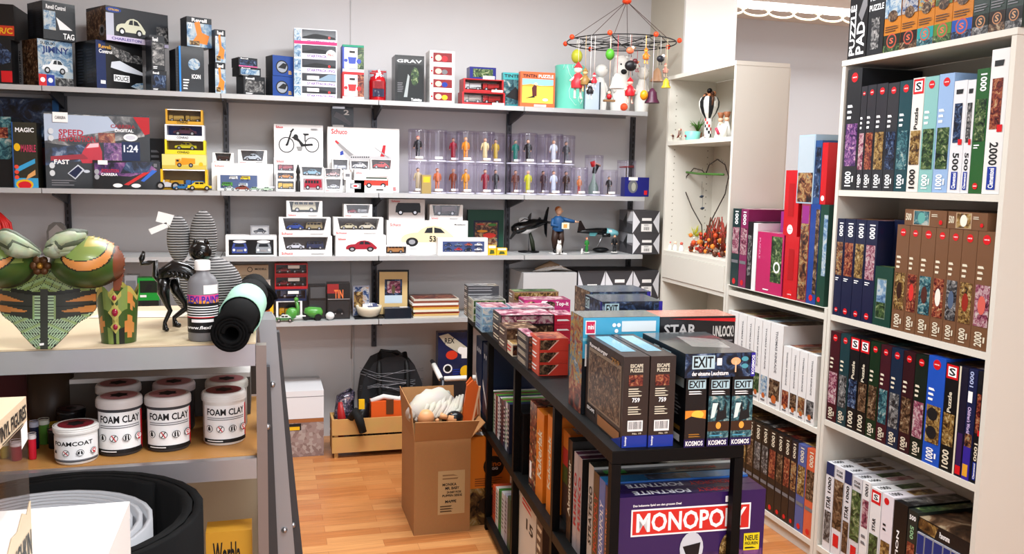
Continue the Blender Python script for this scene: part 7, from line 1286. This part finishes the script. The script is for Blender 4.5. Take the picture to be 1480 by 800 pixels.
tl = [(1276, 1300, 'gold', 'green', '#1c2a1c'), (1300.5, 1324, 'gold', 'brown', '#241410'), (1324.5, 1348, 'gold', 'sea', '#1f8c8c'), (1348.5, 1374, 'gold', 'green', '#4c7a30'), (1374.5, 1404, 'gold', 'night', '#1c4c9c'), (1404.5, 1428, 'grey', 'grey', '#182018'), (1428.5, 1452, 'grey', 'brown', '#2c1810'), (1452.5, 1477, 'grey', 'grey', '#1c1c20')]
for i, (a, b, p1, p2, c) in enumerate(tl):
    body = '#b8701c' if p1 == 'gold' else '#3a4a44'
    topz(a, b, body, ['orange and black puzzle box beside the dark grey one', 'orange puzzle box with a dark brown foot', 'orange puzzle box with a teal foot', 'orange puzzle box with a leafy green foot', 'orange puzzle box with a blue water foot', 'grey green puzzle box with a dark foot and copper ring', 'grey puzzle box with a brown foot and copper ring', 'grey puzzle box with a black foot at the right edge'][i]+' on the bookcase top', [('r', 0, 0, 1, .3, mat(c, .3, coat=.5)), ('r', 0, 0, 1, .12, A(p2, 210+i, 40)), ('c', .5, .19, .3, mat('#b0442c' if i < 5 else '#a87048')), ('c', .5, .19, .24, mat(c)), ('t', 'S', .38, .14, .62, .24, mat('#c8583c' if i < 5 else '#b8865c')), ('l', .08, .34, .9, .46, 3, mat('#6a3c10') if i < 5 else GREY), ('r', .02, .6, .98, 1, A(['sky', 'toy', 'pop', 'green', 'red'][i % 5] if i < 5 else 'grey', 220+i, 25)), ('e', .5, .62, .3, .1, A('brown', 230+i, 40))], .195 if i < 5 else .2)
zA = 1.481; g = 'puzzle boxes on the upper shelf of the near bookcase'
A1 = [(1216, 1236, 95, '#2a2c30', 'purple', 'tall dark grey puzzle box with a purple night picture, left end', 'heye', '1000', TEXTW), (1236.5, 1245, 126, '#33343a', 'pink', 'narrow dark grey puzzle box with a lilac picture', 'heye', '1000', TEXTW), (1245.5, 1258, 124, '#33343a', 'red', 'dark grey puzzle box with a red lava picture', 'heye', '1000', TEXTW), (1258.5, 1274, 122, '#33343a', 'gold', 'dark grey puzzle box with an orange and white picture', 'heye', '1000', TEXTW), (1274.5, 1290.5, 121, '#34353a', 'night', 'dark grey puzzle box with a blue ice picture', 'heye', '1000', TEXTW), (1291, 1309, 118, '#1a4c54', 'sea', 'dark teal puzzle box', 'heye', '1000', TEXTW), (1309.5, 1326, 114, '#d8d4cc', 'gold', 'white puzzle box with red logo and misty picture', 'schmidt', '1000', INK), (1326.5, 1346, 112, '#7fb0ac', 'green', 'pale teal puzzle box with a forest picture', 'heye', '1000', TEXTW), (1346.5, 1368, 108, '#8ca8cc', 'green', 'light blue puzzle box with a glowing forest picture', 'heye', '1000', TEXTW), (1368.5, 1387, 118, '#d4d4d6', 'night', 'white puzzle box marked 500 with a blue picture', 'clem', '500', INK), (1387.5, 1399, 117, '#d4d4d6', 'grey', 'narrow white puzzle box marked 500 with a grey picture', 'clem', '500', INK), (1399.5, 1418, 101, '#2c6c34', 'green', 'bright green puzzle box with an upside down 1000', 'top', '1000', TEXTW), (1418.5, 1444, 73, '#dcdad8', 'red', 'tall white puzzle box marked 2000', 'clem', '2000', INK)]
for i, (a, b, yt, c, p_, lb, k, n, tx) in enumerate(A1): pz(a, b, yt, zA, c, p_, lb+' on the upper shelf', k, n, i, tx, grp=g)
zB = 1.003; g = 'puzzle boxes on the second shelf of the near bookcase'
for i, (a, b) in enumerate([(1199, 1213.5), (1214, 1228.5), (1229, 1243.5), (1244, 1260)]):
    _, zq = pz(a, b, 315+i*1, zB, '#1b2348', ['fant', 'red', 'gold', 'pink'][i], ['navy puzzle box at the left end of the second shelf', 'navy puzzle box second from the left on the second shelf', 'navy puzzle box third from the left with an orange picture', 'navy puzzle box fourth from the left, beside the green box'][i], 'top', '1000', 20+i, grp=g)
pz(1261, 1287, 316, zB, '#1b2348', 'red', 'recessed navy puzzle box behind the small green box', 'x', seed=25, rec=.065, dep=.19, grp=g, F=[('c', .6, .88, .12, HEY), ('r', .3, .3, .95, .8, A('fant', 25, 20))])
pz(1260.5, 1285.5, 385, zB, '#1c4a3c', 'green', 'small dark green puzzle box with a landscape picture', 'x', seed=26, dep=.055, grp=g, F=[('r', .15, .12, .7, .8, mat('#6a7c6a')), ('r', .17, .14, .68, .78, A('sky', 27, 14)), ('r', .17, .14, .68, .4, A('green', 28, 20))])
br = [(1287.5, 1305), (1305.5, 1321.5), (1322, 1342), (1342.5, 1360.5), (1361, 1379.5), (1380, 1401), (1401.5, 1428)]
bl = ['with a brown and cream picture', 'with a red and teal picture', 'with a grey green picture', 'with a black and red picture', 'with a blue and grey picture', 'with a cream and dark red picture', 'marked 2000 with a pink creature picture']
for i, (a, b) in enumerate(br):
    _, zb_ = pz(a, b, [325, 326, 327, 328, 330, 331, 335][i], zB, '#6e4c34', ['gold', 'red', 'sea', 'red', 'grey', 'gold', 'pink'][i], 'brown puzzle box %s on the second shelf' % bl[i], 'heye', '2000' if i == 6 else '1000', 30+i, CREAM, grp='row of brown puzzle boxes', extra=[('e', .5, .38, .22, .08, mat(['#3c1c10', '#c8302c', '#5c2c24', '#e0dcd0', '#4c5c74', '#8c2418', '#c85c50'][i]))], h=.365)
for i, (a, b) in enumerate([(1307, 1367), (1369, 1426)]):
    y0, y1, _ = mside(W, a, b, 300, XB+.004, zB+.3665, True)
    tag(carton(y1-y0, .25, .054, mat('#6e4c34', .35, coat=.4), {'F': [('t', '500', .03, .3, .17, .75, CREAM), ('r', .22, .05, .62, .95, mat('#b89c80')), ('r', .24, .08, .6, .92, A(['sea', 'gold'][i], 40+i, 20)), ('e', .42, .5, .09, .35, mat(['#5c9c94', '#e0dccc'][i])), ('l', .66, .6, .82, .8, 2, CREAM), ('c', .88, .3, .04, HEY)]}).build('puzzle_box', None, (XB+.13, (y0+y1)/2, zB+.3662), -PI/2), ['brown 500 piece box with a teal picture lying on the brown row', 'brown 500 piece box with a pale figure lying on the brown row'][i], 'puzzle')
zC = .588; g = 'puzzle boxes on the third shelf of the near bookcase'
cc = [('#4c1620', 'pink', 'maroon puzzle box at the left end', 'heye'), ('#1c4248', 'grey', 'teal puzzle box second from the left', 'heye'), ('#14161a', 'night', 'black puzzle box with red logo, left of a pair', 'schmidt'), ('#141414', 'brown', 'black puzzle box with red logo, right of a pair', 'schmidt'), ('#16331c', 'brown', 'dark green puzzle box', 'heye'), ('#4a1824', 'sea', 'dark red puzzle box beside the dark green one', 'heye'), ('#1a2c48', 'grey', 'navy puzzle box in the middle', 'heye'), ('#3a141c', 'brown', 'dark maroon puzzle box with a brown face picture', 'heye'), ('#16241a', 'pink', 'black green puzzle box with a pink picture', 'heye'), ('#1c4cb0', 'gold', 'bright blue puzzle box with a sunflower picture', 'heye'), ('#141416', 'gold', 'black puzzle box with red logo at the right', 'schmidt'), ('#1c1830', 'brown', 'dark box edged beige marked 1000', 'x'), ('#1c2450', 'toy', 'dark blue children world puzzle box', 'x'), ('#15161c', 'red', 'black panorama puzzle box at the right end', 'clem')]
xs = [1191, 1208, 1222, 1236, 1250, 1265, 1280, 1297, 1314, 1332, 1357, 1376, 1389, 1402, 1417]
for i, (c, p_, lb, k) in enumerate(cc):
    F = None
    if lb.startswith('dark box edged'): F = [('r', 0, 0, .2, 1, CREAM), ('r', .3, .1, .9, .4, mat('#3a1c5c')), ('r', .3, .02, .9, .1, HEY)]
    if 'children' in lb: F = [('t', '1000', .15, .84, .6, .98, mat('#a8b4d8'), 1), ('r', .1, .7, .6, .8, TEXTW), ('t', "Children's World", .2, .42, .6, .66, mat('#c8b4e0'), 3), ('r', .1, .3, .9, .42, A('fant', 241, 40)), ('r', .05, 0, .9, .3, mat('#30208c')), ('r', .1, .03, .7, .14, mat('#d89c2c'))]
    if 'sunflower' in lb: F = spine(None, 'gold', '1000', 'heye', 242)+[('e', .45, .47, .3, .06, INK), ('e', .45, .3, .3, .06, INK)]
    pz(xs[i], xs[i+1]-.6, [470, 474, 478, 482, 487, 493, 500, 505, 508, 509, 517, 520, 522, 525][i], zC, c, p_, lb+' on the third shelf', k, '1000', 50+i, CREAM, grp=g, F=F, h=.352 if i != 9 else .36)
zD = .075; g = 'puzzle boxes on the bottom shelf of the near bookcase'
dd = [(1188, 1199, 665, '#d4d4d8', 'grey', 'white puzzle box with a blue cap, left end', 'RV'), (1200, 1213, 671, '#d4d4d8', 'brown', 'white puzzle box with a black and tan film picture', 'W'), (1214, 1224, 677, '#cfcfd4', 'brown', 'puzzle box with a blue cap and brown picture', 'RV'), (1225, 1238, 686, '#c8c8cc', 'green', 'white puzzle box with a green creature picture', 'W'), (1239, 1250, 691, '#dcdcdc', 'pink', 'white puzzle box with a sunset desert picture', 'T'), (1251, 1266, 702, '#dcdcdc', 'green', 'white puzzle box with red square logo', 'S'), (1267, 1283, 711, '#dcd6dc', 'gold', 'lilac white puzzle box with round red logo', 'H')]
for i, (a, b, yt, c, p_, lb, k) in enumerate(dd):
    P_ = A(p_, 300+i, 22)
    F = {'RV': [('r', 0, .86, 1, 1, mat('#24346c')), ('t', '1000', .3, .66, .7, .84, INK, 1), ('t', 'STAR', .2, .48, .75, .62, INK, 1), ('r', .1, .1, .9, .45, P_)], 'W': [('t', 'STAR', .15, .93, .85, .96, INK), ('t', 'WARS', .15, .89, .85, .92, INK), ('r', 0, .3, 1, .85, P_), ('r', .2, .1, .8, .24, HEY)], 'T': [('t', '1000', .35, .84, .75, .97, INK, 3), ('r', .1, .5, .9, .8, P_), ('l', .2, .3, .8, .44, 2, GREY)], 'S': [('r', .08, .84, .95, .98, HEY), ('r', .2, .87, .8, .95, TEXTW), ('t', 'S', .3, .88, .7, .94, INK), ('t', 'STAR', .3, .54, .6, .68, INK, 1), ('r', .1, .1, .9, .5, P_)], 'H': [('c', .4, .93, .22, HEY), ('l', .2, .6, .5, .7, 2, INK), ('r', .1, .1, .9, .5, P_)]}[k]
    pz(a, b, yt, zD, c, p_, lb+' on the bottom shelf', k, '1000', 60+i, grp=g, F=F, T=[('r', .1, .35, .9, .75, A(p_, 310+i, 14)), ('t', '1000', .2, .05, .7, .22, INK, 1)])
pz(1284, 1303, 722, zD, '#121214', 'grey', 'black and white puzzle box with vertical lettering on the bottom shelf', 'x', seed=68, grp=g, F=[('t', 'EDITION', .3, .2, .5, .7, TEXTW, 1)])
_, zh = pz(1304, 1317, 733, zD, '#26302c', 'green', 'dark green puzzle box marked 500 on the bottom shelf', 'x', seed=69, grp=g, F=[('t', '500', .15, .9, .85, .95, TEXTW), ('t', '500', .3, .7, .7, .84, mat('#8ab88c'), 3), ('r', .1, .1, .9, .66, A('red', 320, 25))])
xs = [1318, 1329, 1341, 1355, 1366, 1378, 1391, 1404]
for i in range(7):
    pz(xs[i], xs[i+1]-.6, 748+i*6, zD, '#9a9ca4', 'toy', 'small blue capped puzzle box, %s of seven in the lower right corner' % ['first', 'second', 'third', 'fourth', 'fifth', 'sixth', 'seventh'][i], 'x', seed=70+i, grp='seven small blue capped puzzle boxes', F=[('r', .05, .72, .95, .98, mat('#1c2c70')), ('t', '500', .3, .3, .7, .5, mat('#a02840'), 3), ('r', .2, .54, .7, .68, mat('#c05a50'))], h=.27)
y0, y1, _ = mside(W, 1318, 1404, 740, XB+.01, zD+.275, True)
tag(carton(y1-y0, .25, .05, mat('#17181c', .3, coat=.6), {'F': [('p', [(0, .3), (.4, .1), (.45, .9), (0, 1)], A('gold', 330, 12)), ('t', 'Panorama', .48, .3, .65, .7, TEXTW)], 'T': [('r', 0, 0, 1, 1, A('brown', 331, 5)), ]}).build('puzzle_box', None, (XB+.136, (y0+y1)/2, zD+.2705), -PI/2), 'long dark panorama puzzle box lying across the seven blue capped boxes', 'puzzle')
# ---- low bookcase: top shelf
z0 = 1.0229; g = 'boxes on top of the low bookcase'
pz(1054.5, 1066, 301, z0, '#1f3c3c', 'pink', 'dark teal puzzle box at the left end of the low bookcase top', 'low', seed=80, grp=g); pz(1066.5, 1077, 302, z0, '#7a2450', 'pink', 'plum puzzle box next to the dark teal one', 'low', seed=81, grp=g); pz(1077.5, 1084, 320, z0, '#201c20', 'grey', 'thin black puzzle box next to the plum one', 'x', seed=82, grp=g)
pz(1085, 1091, 322, z0, '#dcdcdc', 'grey', 'thin white puzzle box standing beside the magenta one', 'x', seed=83, grp=g, F=[])
pz(1092, 1128, 304, z0, '#8c2c78', 'purple', 'wide purple box at the back of the low bookcase top', 'x', seed=84, rec=.11, dep=.13, grp=g, F=[('r', .1, .1, .9, .9, A('purple', 340, 10))])
pz(1091.5, 1129, 336, z0, '#b02058', 'pink', 'magenta puzzle box with a round floral picture facing out', 'x', seed=85, dep=.09, grp=g, F=[('r', .55, .2, .95, .95, A('green', 341, 25)), ('c', .78, .45, .12, TEXTW), ('c', .78, .45, .08, A('green', 342, 25)), ('t', 'PUZZLE', .08, .55, .14, .9, mat('#e080a8'), 3), ('l', .3, .04, .6, .08, 1, TEXTW)])
_, zr = pz(1131, 1150.5, 341, z0, '#b8141c', 'red', 'lower of two stacked red puzzle boxes', 'x', seed=86, grp=g, F=[('c', .5, .07, .2, HEY), ('r', .3, .3, .7, .8, mat('#a01218')), ('t', 'HEYE', .36, .06, .64, .075, TEXTW)])
pz(1131.5, 1151.5, 246, zr, '#b8141c', 'red', 'upper of two stacked red puzzle boxes', 'x', seed=87, grp=g, F=[('c', .5, .1, .2, TEXTW), ('r', .3, .3, .7, .8, mat('#a01218')), ('t', 'HEYE', .36, .09, .64, .11, HEY)], u=XB+.007)
_, z_a = pz(1151.5, 1164, 294, z0, '#8c3444', 'fant', 'lower puzzle box with orange and violet pattern', 'x', seed=88, grp=g, F=[('r', .05, .02, .95, .98, A('fant', 343, 20)), ('r', .1, .8, .9, .98, mat('#8c2c78'))])
_, z_b = pz(1164.5, 1178, 294, z0, '#1c3c84', 'night', 'lower royal blue puzzle box', 'x', seed=89, grp=g, F=[('c', .5, .06, .2, HEY), ('r', .6, .1, .98, .95, A('brown', 344, 25))], h=z_a-z0)
_, z_c = pz(1178.5, 1190, 294, z0, '#1c4c3c', 'sky', 'lower dark green puzzle box beside the near bookcase', 'x', seed=90, grp=g, F=[('c', .35, .06, .2, HEY), ('r', .5, .3, .98, .9, A('sky', 345, 20))], h=z_a-z0)
pz(1150.5, 1174, 168, z_a+.0006, '#9cb4c4', 'sky', 'upper silver blue shrink wrapped puzzle box', 'x', seed=91, grp=g, F=[('r', .05, .02, .95, .45, A('fant', 346, 22)), ('r', .05, .45, .95, .98, mat('#a8b4bc', .15, coat=1))], h=.275)
pz(1174.5, 1184, 175, z_a+.0006, '#24487c', 'night', 'upper dark blue puzzle box', 'x', seed=92, grp=g, F=[('r', .1, .1, .9, .9, A('night', 347, 20))], h=.25)
pz(1184.5, 1192.5, 186, z_a+.0006, '#b8141c', 'red', 'upper red puzzle box against the near bookcase', 'x', seed=93, grp=g, F=[('c', .5, .1, .3, TEXTW)], h=.24)
# white art puzzle boxes
z0 = .536
xs = [1040, 1052, 1063, 1075, 1086, 1097, 1108.5, 1127]
for i in range(7):
    pz(xs[i], xs[i+1]-.5, 428+i*3.6, z0, '#dedcda', ['gold', 'brown', 'gold', 'red', 'green', 'sky', 'brown'][i], 'tall white art puzzle box, %s from the left in the low bookcase' % ['first', 'second', 'third', 'fourth', 'fifth', 'sixth', 'seventh'][i], 'kink', seed=100+i, grp='tall white art puzzles', h=.365)
xs = [1128, 1139.5, 1151, 1163, 1176]
for i in range(4):
    pz(xs[i], xs[i+1]-.5, 470+i*4, z0, '#dedcda', ['red', 'brown', 'fant', 'grey'][i], 'shorter white art puzzle box, %s of four in the low bookcase' % ['first', 'second', 'third', 'fourth'][i], 'kink', seed=110+i, grp='shorter white art puzzles', h=.285)
z0 = .075
cl = ['#3a2c1c', '#3a2c1c', '#3c2c1c', '#33281c', '#30261c', '#2c261e', '#2a241e', '#241f1c', '#231f1e', '#2a1f1c', '#26222c', '#4c5890', '#c85c3c']
xs = [1036, 1046, 1056, 1066, 1076, 1086, 1096.5, 1107, 1118, 1128, 1138, 1147.5, 1160, 1176]
for i in range(13):
    nm = ['first', 'second', 'third', 'fourth', 'fifth', 'sixth', 'seventh', 'eighth', 'ninth', 'tenth', 'eleventh'][i] if i < 11 else ''
    lb = 'dark brown puzzle box, %s from the left at the bottom of the low bookcase' % nm if i < 11 else ['slate violet puzzle box on the bottom shelf of the low bookcase', 'salmon orange puzzle box on the bottom shelf of the low bookcase'][i-11]
    pz(xs[i], xs[i+1]-.5, 640, z0, cl[i], ['gold', 'gold', 'brown', 'gold', 'brown', 'grey', 'grey', 'red', 'brown', 'red', 'fant', 'gold', 'brown'][i], lb, 'low', '1000', 120+i, CREAM, grp='dark puzzles on the bottom shelf of the low bookcase', h=.365)

# ================================================================== ORNAMENTS in the tall bookcase
UO = XB+.1; zs = 1.7155
def op(px, z, u=UO): return Vector((u, W.solve(0, u, px, z+.03), z+.0005))
p = op(1023, zs); t = thing('harlequin_figure', 'black and white striped vase shaped figure with chequered legs in the tall bookcase', 'ornament', p)
hh = W.on(0, UO, 1024, 128)[2]-zs; k = hh
mb = MB(); n = 24
prof = [(.08, .42), (.15, .52), (.195, .64), (.2, .74), (.16, .82), (.08, .86)]
for j in range(len(prof)-1):
    for i in range(n):
        a, b = 2*PI*i/n, 2*PI*(i+1)/n; (r0, z0_), (r1, z1_) = prof[j], prof[j+1]
        mb.add([(r0*k*math.cos(a), r0*k*math.sin(a), z0_*k), (r0*k*math.cos(b), r0*k*math.sin(b), z0_*k), (r1*k*math.cos(b), r1*k*math.sin(b), z1_*k), (r1*k*math.cos(a), r1*k*math.sin(a), z1_*k)], [(0, 1, 2, 3)], [INK, PW][(i//2) % 2])
mb.build('body', t); mb = MB()
for j in range(6):
    for i in range(12): a, b = 2*PI*i/12, 2*PI*(i+1)/12; r = .075*k; z_0, z_1 = k*(.06+.06*j), k*(.12+.06*j); mb.add([(r*math.cos(a), r*math.sin(a), z_0), (r*math.cos(b), r*math.sin(b), z_0), (r*math.cos(b), r*math.sin(b), z_1), (r*math.cos(a), r*math.sin(a), z_1)], [(0, 1, 2, 3)], [INK, PW, mat('#b03030')][(i+j) % 3 if (i+j) % 2 else 1])
for s in (-1, 1): mb.tube([(0, s*.03*k, .06*k), (-.06*k, s*.09*k, .025*k), (-.1*k, s*.12*k, .02*k)], [.04*k, .035*k, .02*k], PW)
mb.build('legs', t); mb = MB(); mb.sph((0, 0, .95*k), .055*k, BLACK)
for i in range(9): a = i*.7; mb.sph((.09*k*math.cos(a), .09*k*math.sin(a), .87*k+.01*math.sin(i)), .04*k, mat('#5a3424' if i % 2 else '#b87850', .4), 8)
for s in (-1, 1): mb.tube([(0, s*.1*k, .86*k), (-.02*k, s*.19*k, .8*k), (-.03*k, s*.17*k, .66*k)], .03*k, mat('#6a4028', .4))
mb.build('head_and_arms', t)
p = op(1001, zs, XB+.06); tag(MB().lathe([(.036, 0), (.042, .045), (.04, .046), (.034, .01)], mat('#7cc4b4', .35), n=20).sph((-.041, 0, .022), .008, mat('#a0203c'), 8, (.3, 1.4, .8)).build('mint_cup', None, p), 'mint green cup with red lips in the tall bookcase', 'cup')
random.seed(12); p = op(1008, zs, XB+.16); mb = MB(); mb.lathe([(.02, 0), (.025, .05)], mat('#8a5a3c', .6), n=12)
for i in range(30): a = random.uniform(0, 6.28); mb.tube([(0, 0, .05), (.02*math.cos(a), .02*math.sin(a), .09), (.045*math.cos(a), .045*math.sin(a), .09+random.uniform(-.01, .04))], [.002, .002, .0005], mat('#4a7a2c', .6), 4)
tag(mb.build('small_plant', None, p), 'small green plant behind the mint cup', 'plant')
for px, yy, lb in [(1041, .16, 'left little terracotta pot lady figure'), (1050, .16, 'right little terracotta pot lady figure')]:
    p = op(px, zs, XB+.07); tag(MB().lathe([(.03, 0), (.024, .03), (.015, .06), (.008, .08)], PW, n=14).sph((0, 0, .09), .013, SK).lathe([(.01, .1), (.018, .125), (.016, .126)], mat('#8a5434', .6), n=12).tube([(-.02, -.02, .02), (-.03, -.01, .05)], .007, mat('#c03850')).build('pot_figure', None, p), lb+' beside the striped figure', 'figurine', 'small figures in the tall bookcase')
p = op(1046, zs, XB+.03); tag(MB().tube([(0, 0, 0), (0, 0, .05), (0, .02, .06)], [.016, .02, .01], PW).sph((-.005, .02, .065), .01, SK).build('fairy_figure', None, p), 'white seated fairy figure at the shelf edge', 'figurine')
random.seed(13); p = op(976, zs, XB+.05); mb = MB()
for i in range(12): a = random.uniform(0, 6.28); mb.tube([(0, 0, 0), (.02*math.cos(a), .02*math.sin(a), .03), (.03*math.cos(a), .03*math.sin(a), .01+random.random()*.07)], .002, mat('#8a3c2c', .5), 4); mb.sph((.03*math.cos(a), .03*math.sin(a), .01+random.random()*.07), .007, mat(['#c03a2c', '#d8c8b0', '#6a2c24'][i % 3]), 6)
tag(mb.build('berry_ornament', None, p), 'tiny red berry twig ornament at the left shelf end', 'ornament')
# wire heart with birds
zd = 1.1285; UH = XB+.12
def HP(x, y, du=0): q = W.on(0, UH, x, y); return Vector((UH+du, q.y, q.z))
oh = HP(1012, 345); oh.z = zd; t = thing('wire_heart', 'dark wire heart with leaves, green twig and little birds in the tall bookcase', 'ornament', oh)
L = [(1014, 325), (1000, 300), (990, 275), (992, 255), (1003, 243), (1015, 246), (1020, 252), (1025, 238), (1037, 230), (1048, 238), (1053, 255), (1048, 280), (1035, 305), (1022, 330), (1018, 345)]
mb = MB(); pts = [HP(*q)-oh for q in L]; mb.tube(pts, .003, mat('#3a2c24', .5), 6); q = pts[-1].copy(); q.z = 0; mb.tube([pts[-1], q], .003, mat('#3a2c24'), 6); mb.tube([pts[0], q], .003, mat('#3a2c24'), 6); mb.build('heart_wire', t)
mb = MB(); random.seed(14)
for i in range(46): j = random.randrange(len(pts)-1); c = pts[j].lerp(pts[j+1], random.random()); a = random.uniform(0, 6.28); mb.add([tuple(c), tuple(c+Vector((0, .008*math.cos(a)-.004, .008*math.sin(a)))), tuple(c+Vector((0, .017*math.cos(a), .017*math.sin(a)))), tuple(c+Vector((0.002, .008*math.cos(a)+.004, .008*math.sin(a))))], [(0, 1, 2, 3)], mat('#4a3428', .5))
mb.build('leaves', t); MB().tube([HP(979, 247)-oh, HP(1010, 251)-oh, HP(1046, 252)-oh], .006, mat('#4c7c34', .5), 8).build('green_twig', t)
for x, y in ((1014, 284), (1015, 301)): c = HP(x, y)-oh; MB().tube([c+Vector((0, -.02, .004)), c, c+Vector((0, .022, -.002))], [.003, .008, .002], mat('#2c3c50', .5)).tube([c, c+Vector((0, 0, .11 if y > 290 else .08))], .0008, INK, 4).build('bird', t)
# autumn cluster
random.seed(15); mb = MB()
OC = [mat(c, .5) for c in ('#c8481c', '#e0802c', '#b02818', '#6a3418', '#e8d8c4', '#8c2c20')]
for i in range(150):
    x = random.uniform(-.03, .1); y = random.uniform(-.2, .17); z = random.random()**2*(.13 if y < .05 else .08)+.008; r = random.uniform(.006, .016); mb.sph((x, y, z), r, OC[i % 6], 7)
for i in range(30): y = random.uniform(-.18, .02); mb.tube([(.02, y, .03), (.02, y+random.uniform(-.03, .03), .1), (.02, y+random.uniform(-.05, .05), random.uniform(.12, .2))], [.005, .006, .003], OC[3+2*(i % 2)], 5)
tag(mb.build('autumn_ornaments', None, (XB+.1, W.solve(0, XB+.1, 1020, 1.15), zd+.002)), 'dense cluster of orange and red autumn ornaments in the tall bookcase', 'ornaments', kind='stuff')
mb = MB()
for i in range(90): a = random.uniform(0, 6.28); b = random.uniform(.2, 1.4); r = random.uniform(.04, .075); mb.tube([(0, 0, .07), (r*math.cos(a)*math.cos(b)*.8, r*math.sin(a)*math.cos(b), .07+r*math.sin(b))], [.003, .0008], mat('#c8c428', .5), 4)
mb.tube([(0, 0, 0), (0, 0, .08)], .012, mat('#a8a428'), 6)
tag(mb.build('yellow_feather_ornament', None, op(1003, zd, XB+.19)), 'fluffy yellow feather ornament behind the autumn cluster', 'ornament')
for i, px in enumerate((968, 976, 985)):
    tag(MB().lathe([(.014, 0), (.012, .02), (.004, .035)], PW, n=10).sph((0, 0, .04), .009, mat(['#d87c7c', '#e8c8b0', '#c85c4c'][i])).build('tiny_angel', None, op(px, zd, XB+.04+.01*i)), 'tiny white figure, %s from the left on the drawer shelf' % ['first', 'second', 'third'][i], 'figurine', 'tiny white figures on the drawer shelf')
random.seed(17); mb = MB(); mb.lathe([(.03, 0), (.04, .05), (.03, .07)], mat('#6a5040', .6), n=12)
for i in range(60): a = random.uniform(0, 6.28); mb.sph((.06*math.cos(a)*random.random(), .07*math.sin(a)*random.random(), random.uniform(.06, .19)), random.uniform(.008, .018), mat(['#5c3c40', '#7c6c5c', '#3c4a34', '#a8989c'][i % 4], .6), 6)
tag(mb.build('dried_bouquet', None, op(1012, .98, XB+.1)-Vector((0, 0, .1795)) if False else Vector((XB+.1, W.solve(0, XB+.1, 1012, .8), .6005))), 'dark dried flower bouquet in a pot below the drawer', 'bouquet', kind='stuff')
